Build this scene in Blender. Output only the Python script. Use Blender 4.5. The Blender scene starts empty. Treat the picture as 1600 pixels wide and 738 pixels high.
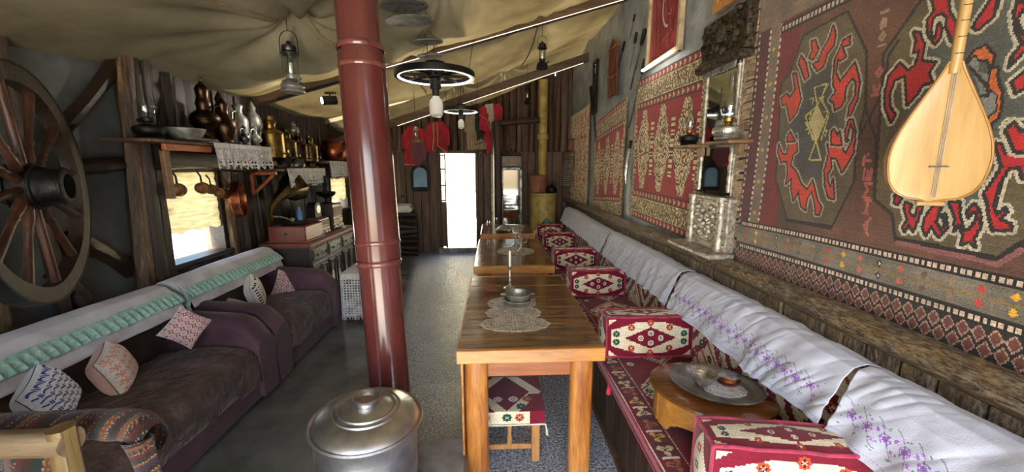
import bpy, math, random
import numpy as np
from math import pi, sin, cos, tan, atan, radians, sqrt
from mathutils import Vector, Matrix, Euler

C = bpy.context.scene.collection
RNG = np.random.RandomState(7)
random.seed(11)

# ------------------------------------------------------------------ camera survey
EYE = 1.65
FPX = 600.0
PIT = atan(107/600)
YAW = atan(28/600*cos(PIT))
_fw = Vector((sin(YAW)*cos(PIT), cos(YAW)*cos(PIT), -sin(PIT)))
_rt = Vector((cos(YAW), -sin(YAW), 0))
_up = Vector((sin(YAW)*sin(PIT), cos(YAW)*sin(PIT), cos(PIT)))
def _ray(px, py): return _fw + _rt*((px-800)/FPX) + _up*((369-py)/FPX)
def atz(px, py, z):
    r = _ray(px, py); t = (z-EYE)/r.z; return Vector((r.x*t, r.y*t, z))
def atx(px, py, x):
    r = _ray(px, py); t = x/r.x; return Vector((x, r.y*t, EYE+r.z*t))
def aty(px, py, y):
    r = _ray(px, py); t = y/r.y; return Vector((r.x*t, y, EYE+r.z*t))

# ------------------------------------------------------------------ colour
def lin(c):
    c = np.asarray(c, dtype=float)/255.0
    return np.where(c <= 0.04045, c/12.92, ((c+0.055)/1.055)**2.4)
def L4(c): return tuple(float(v) for v in lin(c)) + (1.0,)

# ------------------------------------------------------------------ materials
MATS = {}
def new_mat(name):
    m = bpy.data.materials.new(name); m.use_nodes = True
    nt = m.node_tree; nt.nodes.clear()
    out = nt.nodes.new('ShaderNodeOutputMaterial')
    b = nt.nodes.new('ShaderNodeBsdfPrincipled')
    nt.links.new(b.outputs[0], out.inputs[0])
    MATS[name] = m
    return m, nt, b, out
def N(nt, t, **kw):
    n = nt.nodes.new(t)
    for k, v in kw.items():
        if k.startswith('i_'):
            key = k[2:]
            n.inputs[int(key) if key.isdigit() else key.replace('_', ' ')].default_value = v
        else: setattr(n, k, v)
    return n
def coords(nt, scale=(1, 1, 1), rot=(0, 0, 0), kind='Object'):
    tc = N(nt, 'ShaderNodeTexCoord'); mp = N(nt, 'ShaderNodeMapping')
    mp.inputs['Scale'].default_value = scale; mp.inputs['Rotation'].default_value = rot
    nt.links.new(tc.outputs[kind], mp.inputs[0]); return mp.outputs[0]
def ramp(nt, fac, stops):
    r = N(nt, 'ShaderNodeValToRGB'); e = r.color_ramp.elements
    while len(e) < len(stops): e.new(0.5)
    for k, (p, c) in enumerate(stops):
        e[k].position = p; e[k].color = L4(c) if len(c) == 3 else c
    nt.links.new(fac, r.inputs[0]); return r.outputs[0]
def bump(nt, b, h, strength, dist=0.01):
    bp = N(nt, 'ShaderNodeBump'); bp.inputs['Strength'].default_value = strength; bp.inputs['Distance'].default_value = dist
    nt.links.new(h, bp.inputs['Height']); nt.links.new(bp.outputs[0], b.inputs['Normal']); return bp
def noise(nt, vec, scale, detail=4, rough=0.6, dist=0.0):
    n = N(nt, 'ShaderNodeTexNoise'); n.inputs['Scale'].default_value = scale; n.inputs['Detail'].default_value = detail
    n.inputs['Roughness'].default_value = rough; n.inputs['Distortion'].default_value = dist
    nt.links.new(vec, n.inputs['Vector']); return n.outputs[0]

def m_noise(name, cols, scale=8, stretch=(1, 1, 1), rough=0.6, metal=0.0, bmp=0.3, bdist=0.01, detail=5, lo=0.3, hi=0.7, sheen=0.0, rough2=None, spec=0.5, fine=None, coat=0.0):
    m, nt, b, out = new_mat(name)
    v = coords(nt, stretch)
    f = noise(nt, v, scale, detail)
    st = [(lo+(hi-lo)*k/(max(1, len(cols)-1)), c) for k, c in enumerate(cols)]
    nt.links.new(ramp(nt, f, st), b.inputs['Base Color'])
    b.inputs['Roughness'].default_value = rough; b.inputs['Metallic'].default_value = metal
    b.inputs['Specular IOR Level'].default_value = spec
    if rough2 is not None:
        mr = N(nt, 'ShaderNodeMapRange'); mr.inputs['From Min'].default_value = lo; mr.inputs['From Max'].default_value = hi
        mr.inputs['To Min'].default_value = rough; mr.inputs['To Max'].default_value = rough2
        nt.links.new(f, mr.inputs[0]); nt.links.new(mr.outputs[0], b.inputs['Roughness'])
    if sheen: b.inputs['Sheen Weight'].default_value = sheen
    if coat: b.inputs['Coat Weight'].default_value = coat; b.inputs['Coat Roughness'].default_value = 0.12
    if bmp:
        h = f if fine is None else noise(nt, v, fine, 3)
        bump(nt, b, h, bmp, bdist)
    return m

def m_wood(name, cols, axis='Z', scale=7, rough=0.45, bmp=0.35, knots=True, coat=0.0, lo=0.3, hi=0.72):
    m, nt, b, out = new_mat(name)
    s = {'X': (0.12, 1, 1), 'Y': (1, 0.12, 1), 'Z': (1, 1, 0.12)}[axis]
    v = coords(nt, s)
    f1 = noise(nt, v, scale, 6, 0.65, 1.2)
    f2 = noise(nt, v, scale*7, 4, 0.7, 0.4)
    mx = N(nt, 'ShaderNodeMath', operation='MULTIPLY_ADD'); mx.inputs[1].default_value = 0.35
    nt.links.new(f2, mx.inputs[0]); 
    sc = N(nt, 'ShaderNodeMath', operation='MULTIPLY'); sc.inputs[1].default_value = 0.66
    nt.links.new(f1, sc.inputs[0]); nt.links.new(sc.outputs[0], mx.inputs[2])
    st = [(lo+(hi-lo)*k/(len(cols)-1), c) for k, c in enumerate(cols)]
    nt.links.new(ramp(nt, mx.outputs[0], st), b.inputs['Base Color'])
    b.inputs['Roughness'].default_value = rough
    if coat: b.inputs['Coat Weight'].default_value = coat; b.inputs['Coat Roughness'].default_value = 0.15
    bump(nt, b, mx.outputs[0], bmp, 0.02)
    return m

def m_metal(name, col, rough=0.3, dark=None, scale=14, bmp=0.05, metal=1.0):
    dark = dark or tuple(c*0.55 for c in col)
    m, nt, b, out = new_mat(name)
    v = coords(nt)
    f = noise(nt, v, scale, 5, 0.65)
    nt.links.new(ramp(nt, f, [(0.35, dark), (0.62, col)]), b.inputs['Base Color'])
    mr = N(nt, 'ShaderNodeMapRange'); mr.inputs['From Min'].default_value = 0.3; mr.inputs['From Max'].default_value = 0.7
    mr.inputs['To Min'].default_value = rough+0.15; mr.inputs['To Max'].default_value = rough
    nt.links.new(f, mr.inputs[0]); nt.links.new(mr.outputs[0], b.inputs['Roughness'])
    b.inputs['Metallic'].default_value = metal
    bump(nt, b, noise(nt, v, scale*3, 3), bmp, 0.01)
    return m

def m_col(name, rough=0.9, bmp=0.5, fscale=260, var=0.25, sheen=0.2, stretch=(1, 1, 1)):
    """woven surface: the pattern is the thread colours stored per vertex"""
    m, nt, b, out = new_mat(name)
    at = N(nt, 'ShaderNodeAttribute', attribute_name='Col')
    v = coords(nt, stretch)
    f = noise(nt, v, fscale, 2, 0.5)
    f2 = noise(nt, v, 9, 4, 0.6)
    ad = N(nt, 'ShaderNodeMath', operation='ADD'); nt.links.new(f, ad.inputs[0]); nt.links.new(f2, ad.inputs[1])
    mr = N(nt, 'ShaderNodeMapRange'); mr.inputs['From Min'].default_value = 0.7; mr.inputs['From Max'].default_value = 1.3
    mr.inputs['To Min'].default_value = 1-var; mr.inputs['To Max'].default_value = 1+var
    nt.links.new(ad.outputs[0], mr.inputs[0])
    vm = N(nt, 'ShaderNodeVectorMath', operation='SCALE'); nt.links.new(at.outputs['Color'], vm.inputs[0]); nt.links.new(mr.outputs[0], vm.inputs['Scale'])
    nt.links.new(vm.outputs[0], b.inputs['Base Color'])
    b.inputs['Roughness'].default_value = rough; b.inputs['Sheen Weight'].default_value = sheen
    b.inputs['Specular IOR Level'].default_value = 0.25
    bump(nt, b, f, bmp, 0.004)
    return m

def m_glass(name, col=(235, 240, 240), rough=0.03, alpha=0.25):
    m, nt, b, out = new_mat(name)
    nt.nodes.remove(b)
    g = N(nt, 'ShaderNodeBsdfGlossy'); g.inputs['Roughness'].default_value = rough; g.inputs['Color'].default_value = (1, 1, 1, 1)
    t = N(nt, 'ShaderNodeBsdfTransparent'); t.inputs['Color'].default_value = L4(col)
    fr = N(nt, 'ShaderNodeFresnel'); fr.inputs['IOR'].default_value = 1.5
    mr = N(nt, 'ShaderNodeMath', operation='ADD'); mr.inputs[1].default_value = 0.04+alpha*0.1
    nt.links.new(fr.outputs[0], mr.inputs[0])
    ge = N(nt, 'ShaderNodeNewGeometry'); fr2 = N(nt, 'ShaderNodeMath', operation='SUBTRACT'); fr2.inputs[0].default_value = 1.0; nt.links.new(ge.outputs['Backfacing'], fr2.inputs[1])
    ml = N(nt, 'ShaderNodeMath', operation='MULTIPLY'); nt.links.new(mr.outputs[0], ml.inputs[0]); nt.links.new(fr2.outputs[0], ml.inputs[1])
    mx = N(nt, 'ShaderNodeMixShader'); nt.links.new(ml.outputs[0], mx.inputs[0]); nt.links.new(t.outputs[0], mx.inputs[1]); nt.links.new(g.outputs[0], mx.inputs[2])
    nt.links.new(mx.outputs[0], out.inputs[0]); return m

def m_emit(name, col, s):
    m, nt, b, out = new_mat(name)
    b.inputs['Base Color'].default_value = L4(col); b.inputs['Emission Color'].default_value = L4(col); b.inputs['Emission Strength'].default_value = s
    return m

def m_translucent(name, cols, scale, weight, stretch=(1, 1, 1), bmp=0.3, fine=300, tcol=None):
    m, nt, b, out = new_mat(name)
    v = coords(nt, stretch)
    f = noise(nt, v, scale, 6, 0.62)
    cr = ramp(nt, f, [(0.3+0.4*k/(len(cols)-1), c) for k, c in enumerate(cols)])
    nt.links.new(cr, b.inputs['Base Color']); b.inputs['Roughness'].default_value = 0.95; b.inputs['Specular IOR Level'].default_value = 0.1
    t = N(nt, 'ShaderNodeBsdfTranslucent')
    if tcol: t.inputs['Color'].default_value = L4(tcol)
    else: nt.links.new(cr, t.inputs['Color'])
    bump(nt, b, noise(nt, v, fine, 2), bmp, 0.004)
    mx = N(nt, 'ShaderNodeMixShader'); mx.inputs[0].default_value = weight
    nt.links.new(b.outputs[0], mx.inputs[1]); nt.links.new(t.outputs[0], mx.inputs[2]); nt.links.new(mx.outputs[0], out.inputs[0])
    return m

# ------------------------------------------------------------------ mesh builder
class MB:
    def __init__(self): self.v = []; self.f = []
    def add(self, vs, fs, M=None):
        o = len(self.v)
        if M is not None: vs = [M @ Vector(p) for p in vs]
        self.v += [tuple(p) for p in vs]; self.f += [tuple(i+o for i in f) for f in fs]; return self
    def box(self, c, s, rot=(0, 0, 0), bev=0.0, M=None):
        hx, hy, hz = s[0]/2, s[1]/2, s[2]/2
        R = Matrix.Translation(c) @ Euler(rot).to_matrix().to_4x4()
        if M is not None: R = M @ R
        b = min(bev, hx*.95, hy*.95, hz*.95)
        if b <= 0:
            vs = [(x*hx, y*hy, z*hz) for x in (-1, 1) for y in (-1, 1) for z in (-1, 1)]
            fs = [(0, 1, 3, 2), (4, 6, 7, 5), (0, 4, 5, 1), (2, 3, 7, 6), (0, 2, 6, 4), (1, 5, 7, 3)]
            return self.add(vs, fs, R)
        # bevelled box: each corner becomes three verts
        vs = []; idx = {}
        for x in (-1, 1):
            for y in (-1, 1):
                for z in (-1, 1):
                    for a in range(3):
                        p = [x*(hx-b), y*(hy-b), z*(hz-b)]
                        p[a] = (x*hx, y*hy, z*hz)[a]
                        idx[(x, y, z, a)] = len(vs); vs.append(tuple(p))
        g = lambda x, y, z, a: idx[(x, y, z, a)]
        fs = []
        for s_ in (-1, 1):
            q = [(s_, -1, -1), (s_, 1, -1), (s_, 1, 1), (s_, -1, 1)]; q = q if s_ > 0 else q[::-1]; fs.append(tuple(g(*t, 0) for t in q))
            q = [(-1, s_, -1), (-1, s_, 1), (1, s_, 1), (1, s_, -1)]; q = q if s_ > 0 else q[::-1]; fs.append(tuple(g(*t, 1) for t in q))
            q = [(-1, -1, s_), (1, -1, s_), (1, 1, s_), (-1, 1, s_)]; q = q if s_ > 0 else q[::-1]; fs.append(tuple(g(*t, 2) for t in q))
        for s1 in (-1, 1):
            for s2 in (-1, 1):
                fs.append((g(-1, s1, s2, 1), g(1, s1, s2, 1), g(1, s1, s2, 2), g(-1, s1, s2, 2)))
                fs.append((g(s1, -1, s2, 0), g(s1, 1, s2, 0), g(s1, 1, s2, 2), g(s1, -1, s2, 2)))
                fs.append((g(s1, s2, -1, 0), g(s1, s2, 1, 0), g(s1, s2, 1, 1), g(s1, s2, -1, 1)))
                for s3 in (-1, 1): fs.append((g(s1, s2, s3, 0), g(s1, s2, s3, 1), g(s1, s2, s3, 2)))
        return self.add(vs, fs, R)
    def tube(self, pts, r, n=10, cap=True, closed=False, sq=None):
        pts = [Vector(p) for p in pts]; k = len(pts)
        rs = list(r) if hasattr(r, '__len__') else [r]*k
        vs = []; fs = []
        prev = None
        for i, p in enumerate(pts):
            if closed: t = pts[(i+1) % k]-pts[i-1]
            else: t = pts[min(i+1, k-1)]-pts[max(i-1, 0)]
            if t.length < 1e-9: t = Vector((0, 0, 1))
            t.normalize()
            if prev is None:
                a = Vector((0, 0, 1)) if abs(t.z) < 0.9 else Vector((1, 0, 0))
                u = t.cross(a).normalized()
            else:
                u = prev-t*prev.dot(t)
                u = u.normalized() if u.length > 1e-6 else t.cross(Vector((0, 0, 1))).normalized()
            prev = u; w = t.cross(u)
            for j in range(n):
                an = 2*pi*j/n
                q = 1.0 if sq is None else sq(an)
                vs.append(p+(u*cos(an)+w*sin(an))*rs[i]*q)
        m = k if closed else k-1
        for i in range(m):
            a = i*n; b = ((i+1) % k)*n
            for j in range(n): fs.append((a+j, a+(j+1) % n, b+(j+1) % n, b+j))
        if cap and not closed:
            fs.append(tuple(range(n-1, -1, -1))); fs.append(tuple((k-1)*n+j for j in range(n)))
        return self.add(vs, fs)
    def cyl(self, p0, p1, r0, r1=None, n=16): return self.tube([p0, p1], [r0, r0 if r1 is None else r1], n)
    def ring(self, c, R, r, axis=(0, 0, 1), n=32, m=8, sx=1, sy=1):
        ax = Vector(axis).normalized(); a = ax.orthogonal().normalized(); b = ax.cross(a)
        return self.tube([Vector(c)+a*cos(2*pi*i/n)*R*sx+b*sin(2*pi*i/n)*R*sy for i in range(n)], r, m, closed=True)
    def lathe(self, prof, c=(0, 0, 0), n=24, M=None, sx=1, sy=1):
        vs = []; fs = []; c = Vector(c); k = len(prof)
        for r, z in prof:
            for j in range(n): vs.append((c.x+r*cos(2*pi*j/n)*sx, c.y+r*sin(2*pi*j/n)*sy, c.z+z))
        for i in range(k-1):
            for j in range(n): fs.append((i*n+j, i*n+(j+1) % n, (i+1)*n+(j+1) % n, (i+1)*n+j))
        if prof[0] != prof[-1]:
            if prof[0][0] > 1e-4: fs.append(tuple(range(n-1, -1, -1)))
            if prof[-1][0] > 1e-4: fs.append(tuple((k-1)*n+j for j in range(n)))
        return self.add(vs, fs, M)
    def ball(self, c, r, n=14, m=9, sc=(1, 1, 1), M=None):
        prof = [(max(1e-5, r*sin(pi*i/m)), -r*cos(pi*i/m)) for i in range(m+1)]
        vs = []; fs = []
        for rr, z in prof:
            for j in range(n): vs.append((c[0]+rr*cos(2*pi*j/n)*sc[0], c[1]+rr*sin(2*pi*j/n)*sc[1], c[2]+z*sc[2]))
        for i in range(m):
            for j in range(n): fs.append((i*n+j, i*n+(j+1) % n, (i+1)*n+(j+1) % n, (i+1)*n+j))
        return self.add(vs, fs, M)
    def prism(self, poly, axis, a, b):
        """poly: list of 2D points in the two other axes, extruded along axis from a to b"""
        n = len(poly); vs = []
        for h in (a, b):
            for p in poly:
                vs.append({'X': (h, p[0], p[1]), 'Y': (p[0], h, p[1]), 'Z': (p[0], p[1], h)}[axis])
        fs = [tuple(range(n)), tuple(range(2*n-1, n-1, -1))]
        for i in range(n): j = (i+1) % n; fs.append((i, i+n, j+n, j))
        return self.add(vs, fs)
    def log(self, p0, p1, r, seed=0, n=9, k=10, wob=0.12, bend=0.015):
        rg = np.random.RandomState(seed); p0 = Vector(p0); p1 = Vector(p1)
        t = (p1-p0).normalized(); u = t.orthogonal().normalized(); w = t.cross(u)
        ph = rg.rand(4)*6.28; lob = 1+(rg.rand(n)-.5)*wob*1.6
        vs = []; fs = []
        for i in range(k+1):
            s = i/k; c = p0.lerp(p1, s)+u*bend*sin(3.3*s+ph[0])+w*bend*sin(4.1*s+ph[1])
            rr = r*(1+wob*0.5*sin(7*s+ph[2])+wob*0.4*(rg.rand()-.5))
            for j in range(n):
                an = 2*pi*j/n; q = rr*lob[j]*(1+wob*0.25*(rg.rand()-.5))
                vs.append(c+(u*cos(an)+w*sin(an))*q)
        for i in range(k):
            for j in range(n): fs.append((i*n+j, i*n+(j+1) % n, (i+1)*n+(j+1) % n, (i+1)*n+j))
        fs.append(tuple(range(n-1, -1, -1))); fs.append(tuple(k*n+j for j in range(n)))
        return self.add(vs, fs)

def link_mesh(name, me, mat, parent=None, world=True):
    o = bpy.data.objects.new(name, me); C.objects.link(o)
    if mat is not None: me.materials.append(mat if not isinstance(mat, str) else MATS[mat])
    if parent is not None:
        o.parent = parent
        if world: me.transform(wm(parent).inverted())
    return o
def wm(o):
    M = Matrix.LocRotScale(o.location, o.rotation_euler, o.scale)
    return M if o.parent is None else wm(o.parent) @ M
def build(name, mb, mat, parent=None, smooth=40, world=True, solid=0):
    me = bpy.data.meshes.new(name); me.from_pydata(mb.v, [], mb.f); me.validate(); me.update()
    if smooth:
        me.shade_smooth(); me.set_sharp_from_angle(angle=radians(smooth))
    o = link_mesh(name, me, mat, parent, world)
    if solid:
        s = o.modifiers.new('thick', 'SOLIDIFY'); s.thickness = solid; s.offset = 0
    return o
def tag(o, label=None, cat=None, group=None, kind=None):
    if label: o['label'] = label
    if cat: o['category'] = cat
    if group: o['group'] = group
    if kind: o['kind'] = kind
    return o
def thing(name, label, cat, loc=(0, 0, 0), rz=0, group=None):
    o = bpy.data.objects.new(name, None); C.objects.link(o); o.location = loc; o.rotation_euler = (0, 0, rz)
    o.empty_display_size = 0.05
    return tag(o, label, cat, group)
def struct(name, mb, mat, parent=None, smooth=40):
    o = build(name, mb, mat, parent, smooth); 
    if parent is None: o['kind'] = 'structure'
    return o
def copy_tree(root, loc, rz=None, label=None, scale=None):
    def cp(o, par):
        c = o.copy(); C.objects.link(c)
        if par is not None: c.parent = par
        for ch in [x for x in C.objects if x.parent == o]: cp(ch, c)
        return c
    r = cp(root, None); r.location = loc
    if rz is not None: r.rotation_euler = (0, 0, rz)
    if scale: r.scale = (scale,)*3
    if label: r['label'] = label
    return r

# ------------------------------------------------------------------ painted weave (thread colours on a dense grid)
class Weave:
    def __init__(self, w, h, res=0.005, base=(120, 120, 120)):
        self.w, self.h = w, h; self.nu = max(2, int(round(w/res))); self.nv = max(2, int(round(h/res)))
        u = (np.arange(self.nu)+.5)*w/self.nu; v = (np.arange(self.nv)+.5)*h/self.nv
        self.U, self.V = np.meshgrid(u, v)
        self.c = np.empty((self.nv, self.nu, 3)); self.c[:] = base
        self.mask = np.ones((self.nv, self.nu), bool)
    def put(self, m, col): self.c[m] = col
    def rect(self, u0, v0, u1, v1, col): self.put((self.U >= u0) & (self.U < u1) & (self.V >= v0) & (self.V < v1), col)
    def inside(self, pts):
        m = np.zeros(self.U.shape, bool); n = len(pts)
        for i in range(n):
            x0, y0 = pts[i]; x1, y1 = pts[(i+1) % n]
            if y0 == y1: continue
            c = ((y0 > self.V) != (y1 > self.V)) & (self.U < (x1-x0)*(self.V-y0)/(y1-y0)+x0)
            m ^= c
        return m
    def poly(self, pts, col): self.put(self.inside(pts), col)
    def dist(self, pts, closed=False):
        d = np.full(self.U.shape, 9.0); n = len(pts)
        for i in range(n if closed else n-1):
            x0, y0 = pts[i]; x1, y1 = pts[(i+1) % n]; dx, dy = x1-x0, y1-y0
            t = np.clip(((self.U-x0)*dx+(self.V-y0)*dy)/(dx*dx+dy*dy+1e-12), 0, 1)
            d = np.minimum(d, np.hypot(self.U-x0-t*dx, self.V-y0-t*dy))
        return d
    def line(self, pts, wid, col, closed=False): self.put(self.dist(pts, closed) < wid/2, col)
    def disc(self, u, v, r, col, sv=1): self.put(np.hypot(self.U-u, (self.V-v)/sv) < r, col)
    def diamond(self, u, v, a, b, col): self.put(np.abs(self.U-u)/a+np.abs(self.V-v)/b < 1, col)
    def outlined(self, pts, col, dark=(35, 28, 26), light=(178, 168, 150), wd=0.014, wl=0.03):
        d = self.dist(pts, True); ins = self.inside(pts)
        self.put((d < wl/2) & ~ins, light); self.put((d < wd/2), dark); self.put(ins & (d > wd*0.25), col)
    def beads(self, v, u0, u1, step, hh, c1, bg, bgh):
        self.rect(u0, v-bgh, u1, v+bgh, bg)
        m = (np.abs(self.V-v) < hh) & (((self.U/step) % 1) < 0.62) & (self.U > u0) & (self.U < u1); self.put(m, c1)
    def jitter(self, amp, seed=1):
        r = np.random.RandomState(seed); self.c = self.c*(1+amp*(r.rand(self.nv, self.nu, 1)-.5)*2)
        row = 1+amp*0.6*(r.rand(self.nv, 1, 1)-.5)*2; self.c = np.clip(self.c*row, 0, 255)
    def mirror_u(self): self.c = self.c[:, ::-1]; 

def grid_geo(P, col, mask=None, flip=False):
    """P (nv+1, nu+1, 3) corner positions; col (nv, nu, 3); returns verts, quads, vertex colours"""
    nv, nu = P.shape[0]-1, P.shape[1]-1
    idx = np.arange((nv+1)*(nu+1)).reshape(nv+1, nu+1)
    q = np.stack([idx[:-1, :-1], idx[:-1, 1:], idx[1:, 1:], idx[1:, :-1]], -1).reshape(-1, 4)
    if flip: q = q[:, ::-1]
    if mask is not None: q = q[mask.reshape(-1)]
    return P.reshape(-1, 3), q, None if col is None else col.reshape(-1, 3) if mask is None else col.reshape(-1, 3)[mask.reshape(-1)]
def np_mesh(name, chunks, mat, parent=None, smooth=True, world=True, solid=0):
    vs = []; qs = []; cs = []; o = 0
    for v, q, c in chunks:
        vs.append(v); qs.append(q+o); o += len(v); cs.append(c)
    V = np.concatenate(vs); Q = np.concatenate(qs)
    me = bpy.data.meshes.new(name)
    me.vertices.add(len(V)); me.vertices.foreach_set('co', V.astype(np.float32).ravel())
    me.loops.add(len(Q)*4); me.loops.foreach_set('vertex_index', Q.astype(np.int32).ravel())
    me.polygons.add(len(Q)); me.polygons.foreach_set('loop_start', (np.arange(len(Q))*4).astype(np.int32))
    me.polygons.foreach_set('loop_total', np.full(len(Q), 4, np.int32))
    me.update(calc_edges=True)
    if cs[0] is not None:
        Cc = lin(np.concatenate(cs)); a = me.color_attributes.new('Col', 'FLOAT_COLOR', 'CORNER')
        buf = np.ones((len(Q), 4, 4), np.float32); buf[:, :, :3] = Cc[:, None, :]
        a.data.foreach_set('color', buf.ravel())
    if smooth: me.shade_smooth()
    me.validate()
    ob = link_mesh(name, me, mat, parent, world)
    if solid: s = ob.modifiers.new('thick', 'SOLIDIFY'); s.thickness = solid; s.offset = -1
    return ob
def sheet(w, fn, thick=None, mask=None, flip=False):
    """grid of weave w mapped by fn(U,V)->(x,y,z); thick: vector added for the back rim"""
    u = np.linspace(0, w.w, w.nu+1); v = np.linspace(0, w.h, w.nv+1)
    U, V = np.meshgrid(u, v); X, Y, Z = fn(U, V)
    P = np.stack([X+0*U, Y+0*U, Z+0*U], -1); col = w.c
    if thick is not None:
        P = np.pad(P, ((1, 1), (1, 1), (0, 0)), mode='edge'); t = np.array(thick)
        P[0] += t; P[-1] += t; P[1:-1, 0] += t; P[1:-1, -1] += t
        col = np.pad(col, ((1, 1), (1, 1), (0, 0)), mode='edge')
        if mask is not None: mask = np.pad(mask, 1, mode='edge')
    return grid_geo(P, col, mask, flip)
def vnoise(U, V, s, seed=0):
    """smooth 2D value noise"""
    r = np.random.RandomState(seed).rand(256, 256); a = U*s; b = V*s
    i = np.floor(a).astype(int); j = np.floor(b).astype(int); fa = a-i; fb = b-j
    fa = fa*fa*(3-2*fa); fb = fb*fb*(3-2*fb); g = lambda x, y: r[x % 256, y % 256]
    return (g(i, j)*(1-fa)+g(i+1, j)*fa)*(1-fb)+(g(i, j+1)*(1-fa)+g(i+1, j+1)*fa)*fb-.5
# ------------------------------------------------------------------ materials of the place
m_noise('plaster_left', [(66, 70, 68), (86, 90, 88), (104, 108, 106)], 3, rough=0.6, bmp=0.35, bdist=0.02, fine=22)
m_noise('plaster_right', [(116, 124, 130), (150, 158, 166), (182, 190, 196)], 4, rough=0.45, bmp=0.5, bdist=0.02, fine=26, stretch=(1, 1, 1))
m_noise('concrete', [(58, 60, 56), (86, 88, 84), (112, 112, 106)], 2.2, rough=0.55, bmp=0.25, bdist=0.01, fine=60, rough2=0.75)
m_noise('plinth_concrete', [(92, 84, 80), (130, 124, 124), (160, 158, 160)], 6, rough=0.5, bmp=0.2, fine=60)
m_noise('ground', [(200, 190, 170), (225, 218, 200)], 3, rough=0.9, bmp=0.2)
m_wood('log_dark', [(14, 10, 8), (34, 24, 18), (62, 44, 32), (120, 90, 62)], 'Z', 15, 0.4, 0.7, lo=0.28, hi=0.74)
m_wood('log_post', [(18, 13, 9), (52, 36, 24), (104, 76, 48), (190, 152, 104)], 'Z', 16, 0.38, 0.7, lo=0.3, hi=0.72)
m_wood('log_dark_y', [(20, 14, 10), (44, 32, 24), (78, 58, 44)], 'Y', 8, 0.4, 0.6)
m_wood('log_far', [(24, 17, 14), (60, 44, 36), (104, 80, 66), (150, 122, 102)], 'Z', 15, 0.4, 0.7, lo=.28, hi=.74)
m_wood('plank_dark', [(42, 30, 24), (88, 64, 50), (132, 102, 82)], 'Z', 9, 0.5, 0.5)
m_wood('beam_wood', [(46, 34, 24), (88, 66, 48), (122, 96, 72)], 'X', 6, 0.55, 0.4)
m_wood('table_end', [(88, 46, 18), (150, 88, 36), (190, 128, 62), (214, 160, 92)], 'Z', 9, 0.3, 0.2, coat=0.4)
m_wood('table_front', [(120, 70, 30), (182, 122, 58), (214, 160, 92)], 'X', 9, 0.3, 0.2, coat=0.4)
m_wood('apron_wood', [(104, 54, 22), (150, 86, 40), (186, 122, 66)], 'X', 6, 0.32, 0.2, coat=0.4)
m_wood('orange_wood', [(116, 62, 34), (168, 96, 58), (196, 128, 86)], 'Y', 6, 0.4, 0.2)
m_wood('stool_wood', [(122, 80, 42), (176, 128, 76), (206, 164, 108)], 'Z', 8, 0.5, 0.2)
m_wood('bracket_wood', [(92, 68, 48), (140, 110, 82)], 'Y', 8, 0.4, 0.2)
m_wood('round_wood', [(128, 82, 30), (182, 128, 56), (216, 168, 92)], 'X', 5, 0.3, 0.15, coat=0.4)
m_wood('round_top', [(70, 40, 18), (116, 70, 32), (150, 96, 48)], 'X', 5, 0.22, 0.1, coat=0.5)
m_wood('saz_face', [(150, 116, 66), (170, 136, 84), (186, 154, 102)], 'Z', 5, 0.3, 0.03, coat=0.25, lo=0.35, hi=0.65)
m_wood('saz_rib', [(126, 86, 40), (160, 118, 62), (184, 146, 92)], 'Z', 7, 0.2, 0.03, coat=0.6)
m_wood('log_pale', [(66, 52, 38), (108, 88, 66), (144, 124, 98), (178, 160, 132)], 'X', 6, 0.3, 0.3, coat=0.3)
m_wood('log_pale_z', [(70, 52, 30), (116, 94, 58), (156, 136, 94)], 'Z', 6, 0.32, 0.3, coat=0.3)
m_wood('spoke_wood', [(30, 18, 13), (72, 42, 30), (112, 72, 52)], 'Z', 7, 0.35, 0.35)
m_wood('wheel_wood', [(18, 13, 10), (46, 33, 24), (84, 62, 46)], 'Z', 9, 0.4, 0.5)
m_wood('dresser_wood', [(40, 34, 34), (66, 58, 56), (92, 82, 78)], 'Z', 6, 0.3, 0.15, coat=0.3)
m_wood('box_wood', [(92, 48, 44), (128, 72, 64), (152, 96, 84)], 'Y', 6, 0.35, 0.1)
m_wood('bench_board', [(22, 16, 12), (60, 42, 28), (104, 78, 52)], 'Z', 6, 0.45, 0.4)

def m_peel(name, A_, B_, axis, scale, rough):
    m, nt, b, out = new_mat(name); s = {'Y': (1, 0.30, 1), 'Z': (1, 1, 0.26)}[axis]; v = coords(nt, s)
    f1 = noise(nt, v, scale, 6, .7, 1.5); f2 = noise(nt, coords(nt, {'Y': (1, .45, 1), 'Z': (1, 1, .35)}[axis]), 11, 6, .75, .8); f3 = noise(nt, v, scale*5, 3, .7)
    ca = ramp(nt, f1, [(.28+.44*k/(len(A_)-1), c) for k, c in enumerate(A_)]); cb = ramp(nt, f1, [(.28+.44*k/(len(B_)-1), c) for k, c in enumerate(B_)])
    fac = ramp(nt, f2, [(.52, (0, 0, 0)), (.57, (255, 255, 255))]); mx = N(nt, 'ShaderNodeMixRGB'); nt.links.new(fac, mx.inputs[0]); nt.links.new(ca, mx.inputs[1]); nt.links.new(cb, mx.inputs[2])
    m2 = N(nt, 'ShaderNodeMixRGB', blend_type='MULTIPLY'); m2.inputs[0].default_value = .75; nt.links.new(mx.outputs[0], m2.inputs[1]); nt.links.new(ramp(nt, f3, [(.40, (104, 96, 88)), (.56, (255, 255, 255))]), m2.inputs[2]); nt.links.new(m2.outputs[0], b.inputs['Base Color'])
    b.inputs['Roughness'].default_value = rough; b.inputs['Coat Weight'].default_value = .5; b.inputs['Coat Roughness'].default_value = .12; bump(nt, b, f1, .8, .03); return m
m_peel('wains', [(80, 60, 46), (130, 108, 88), (168, 150, 132), (204, 190, 172)], [(110, 84, 50), (164, 134, 88), (206, 186, 140)], 'Z', 24, .3)
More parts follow.
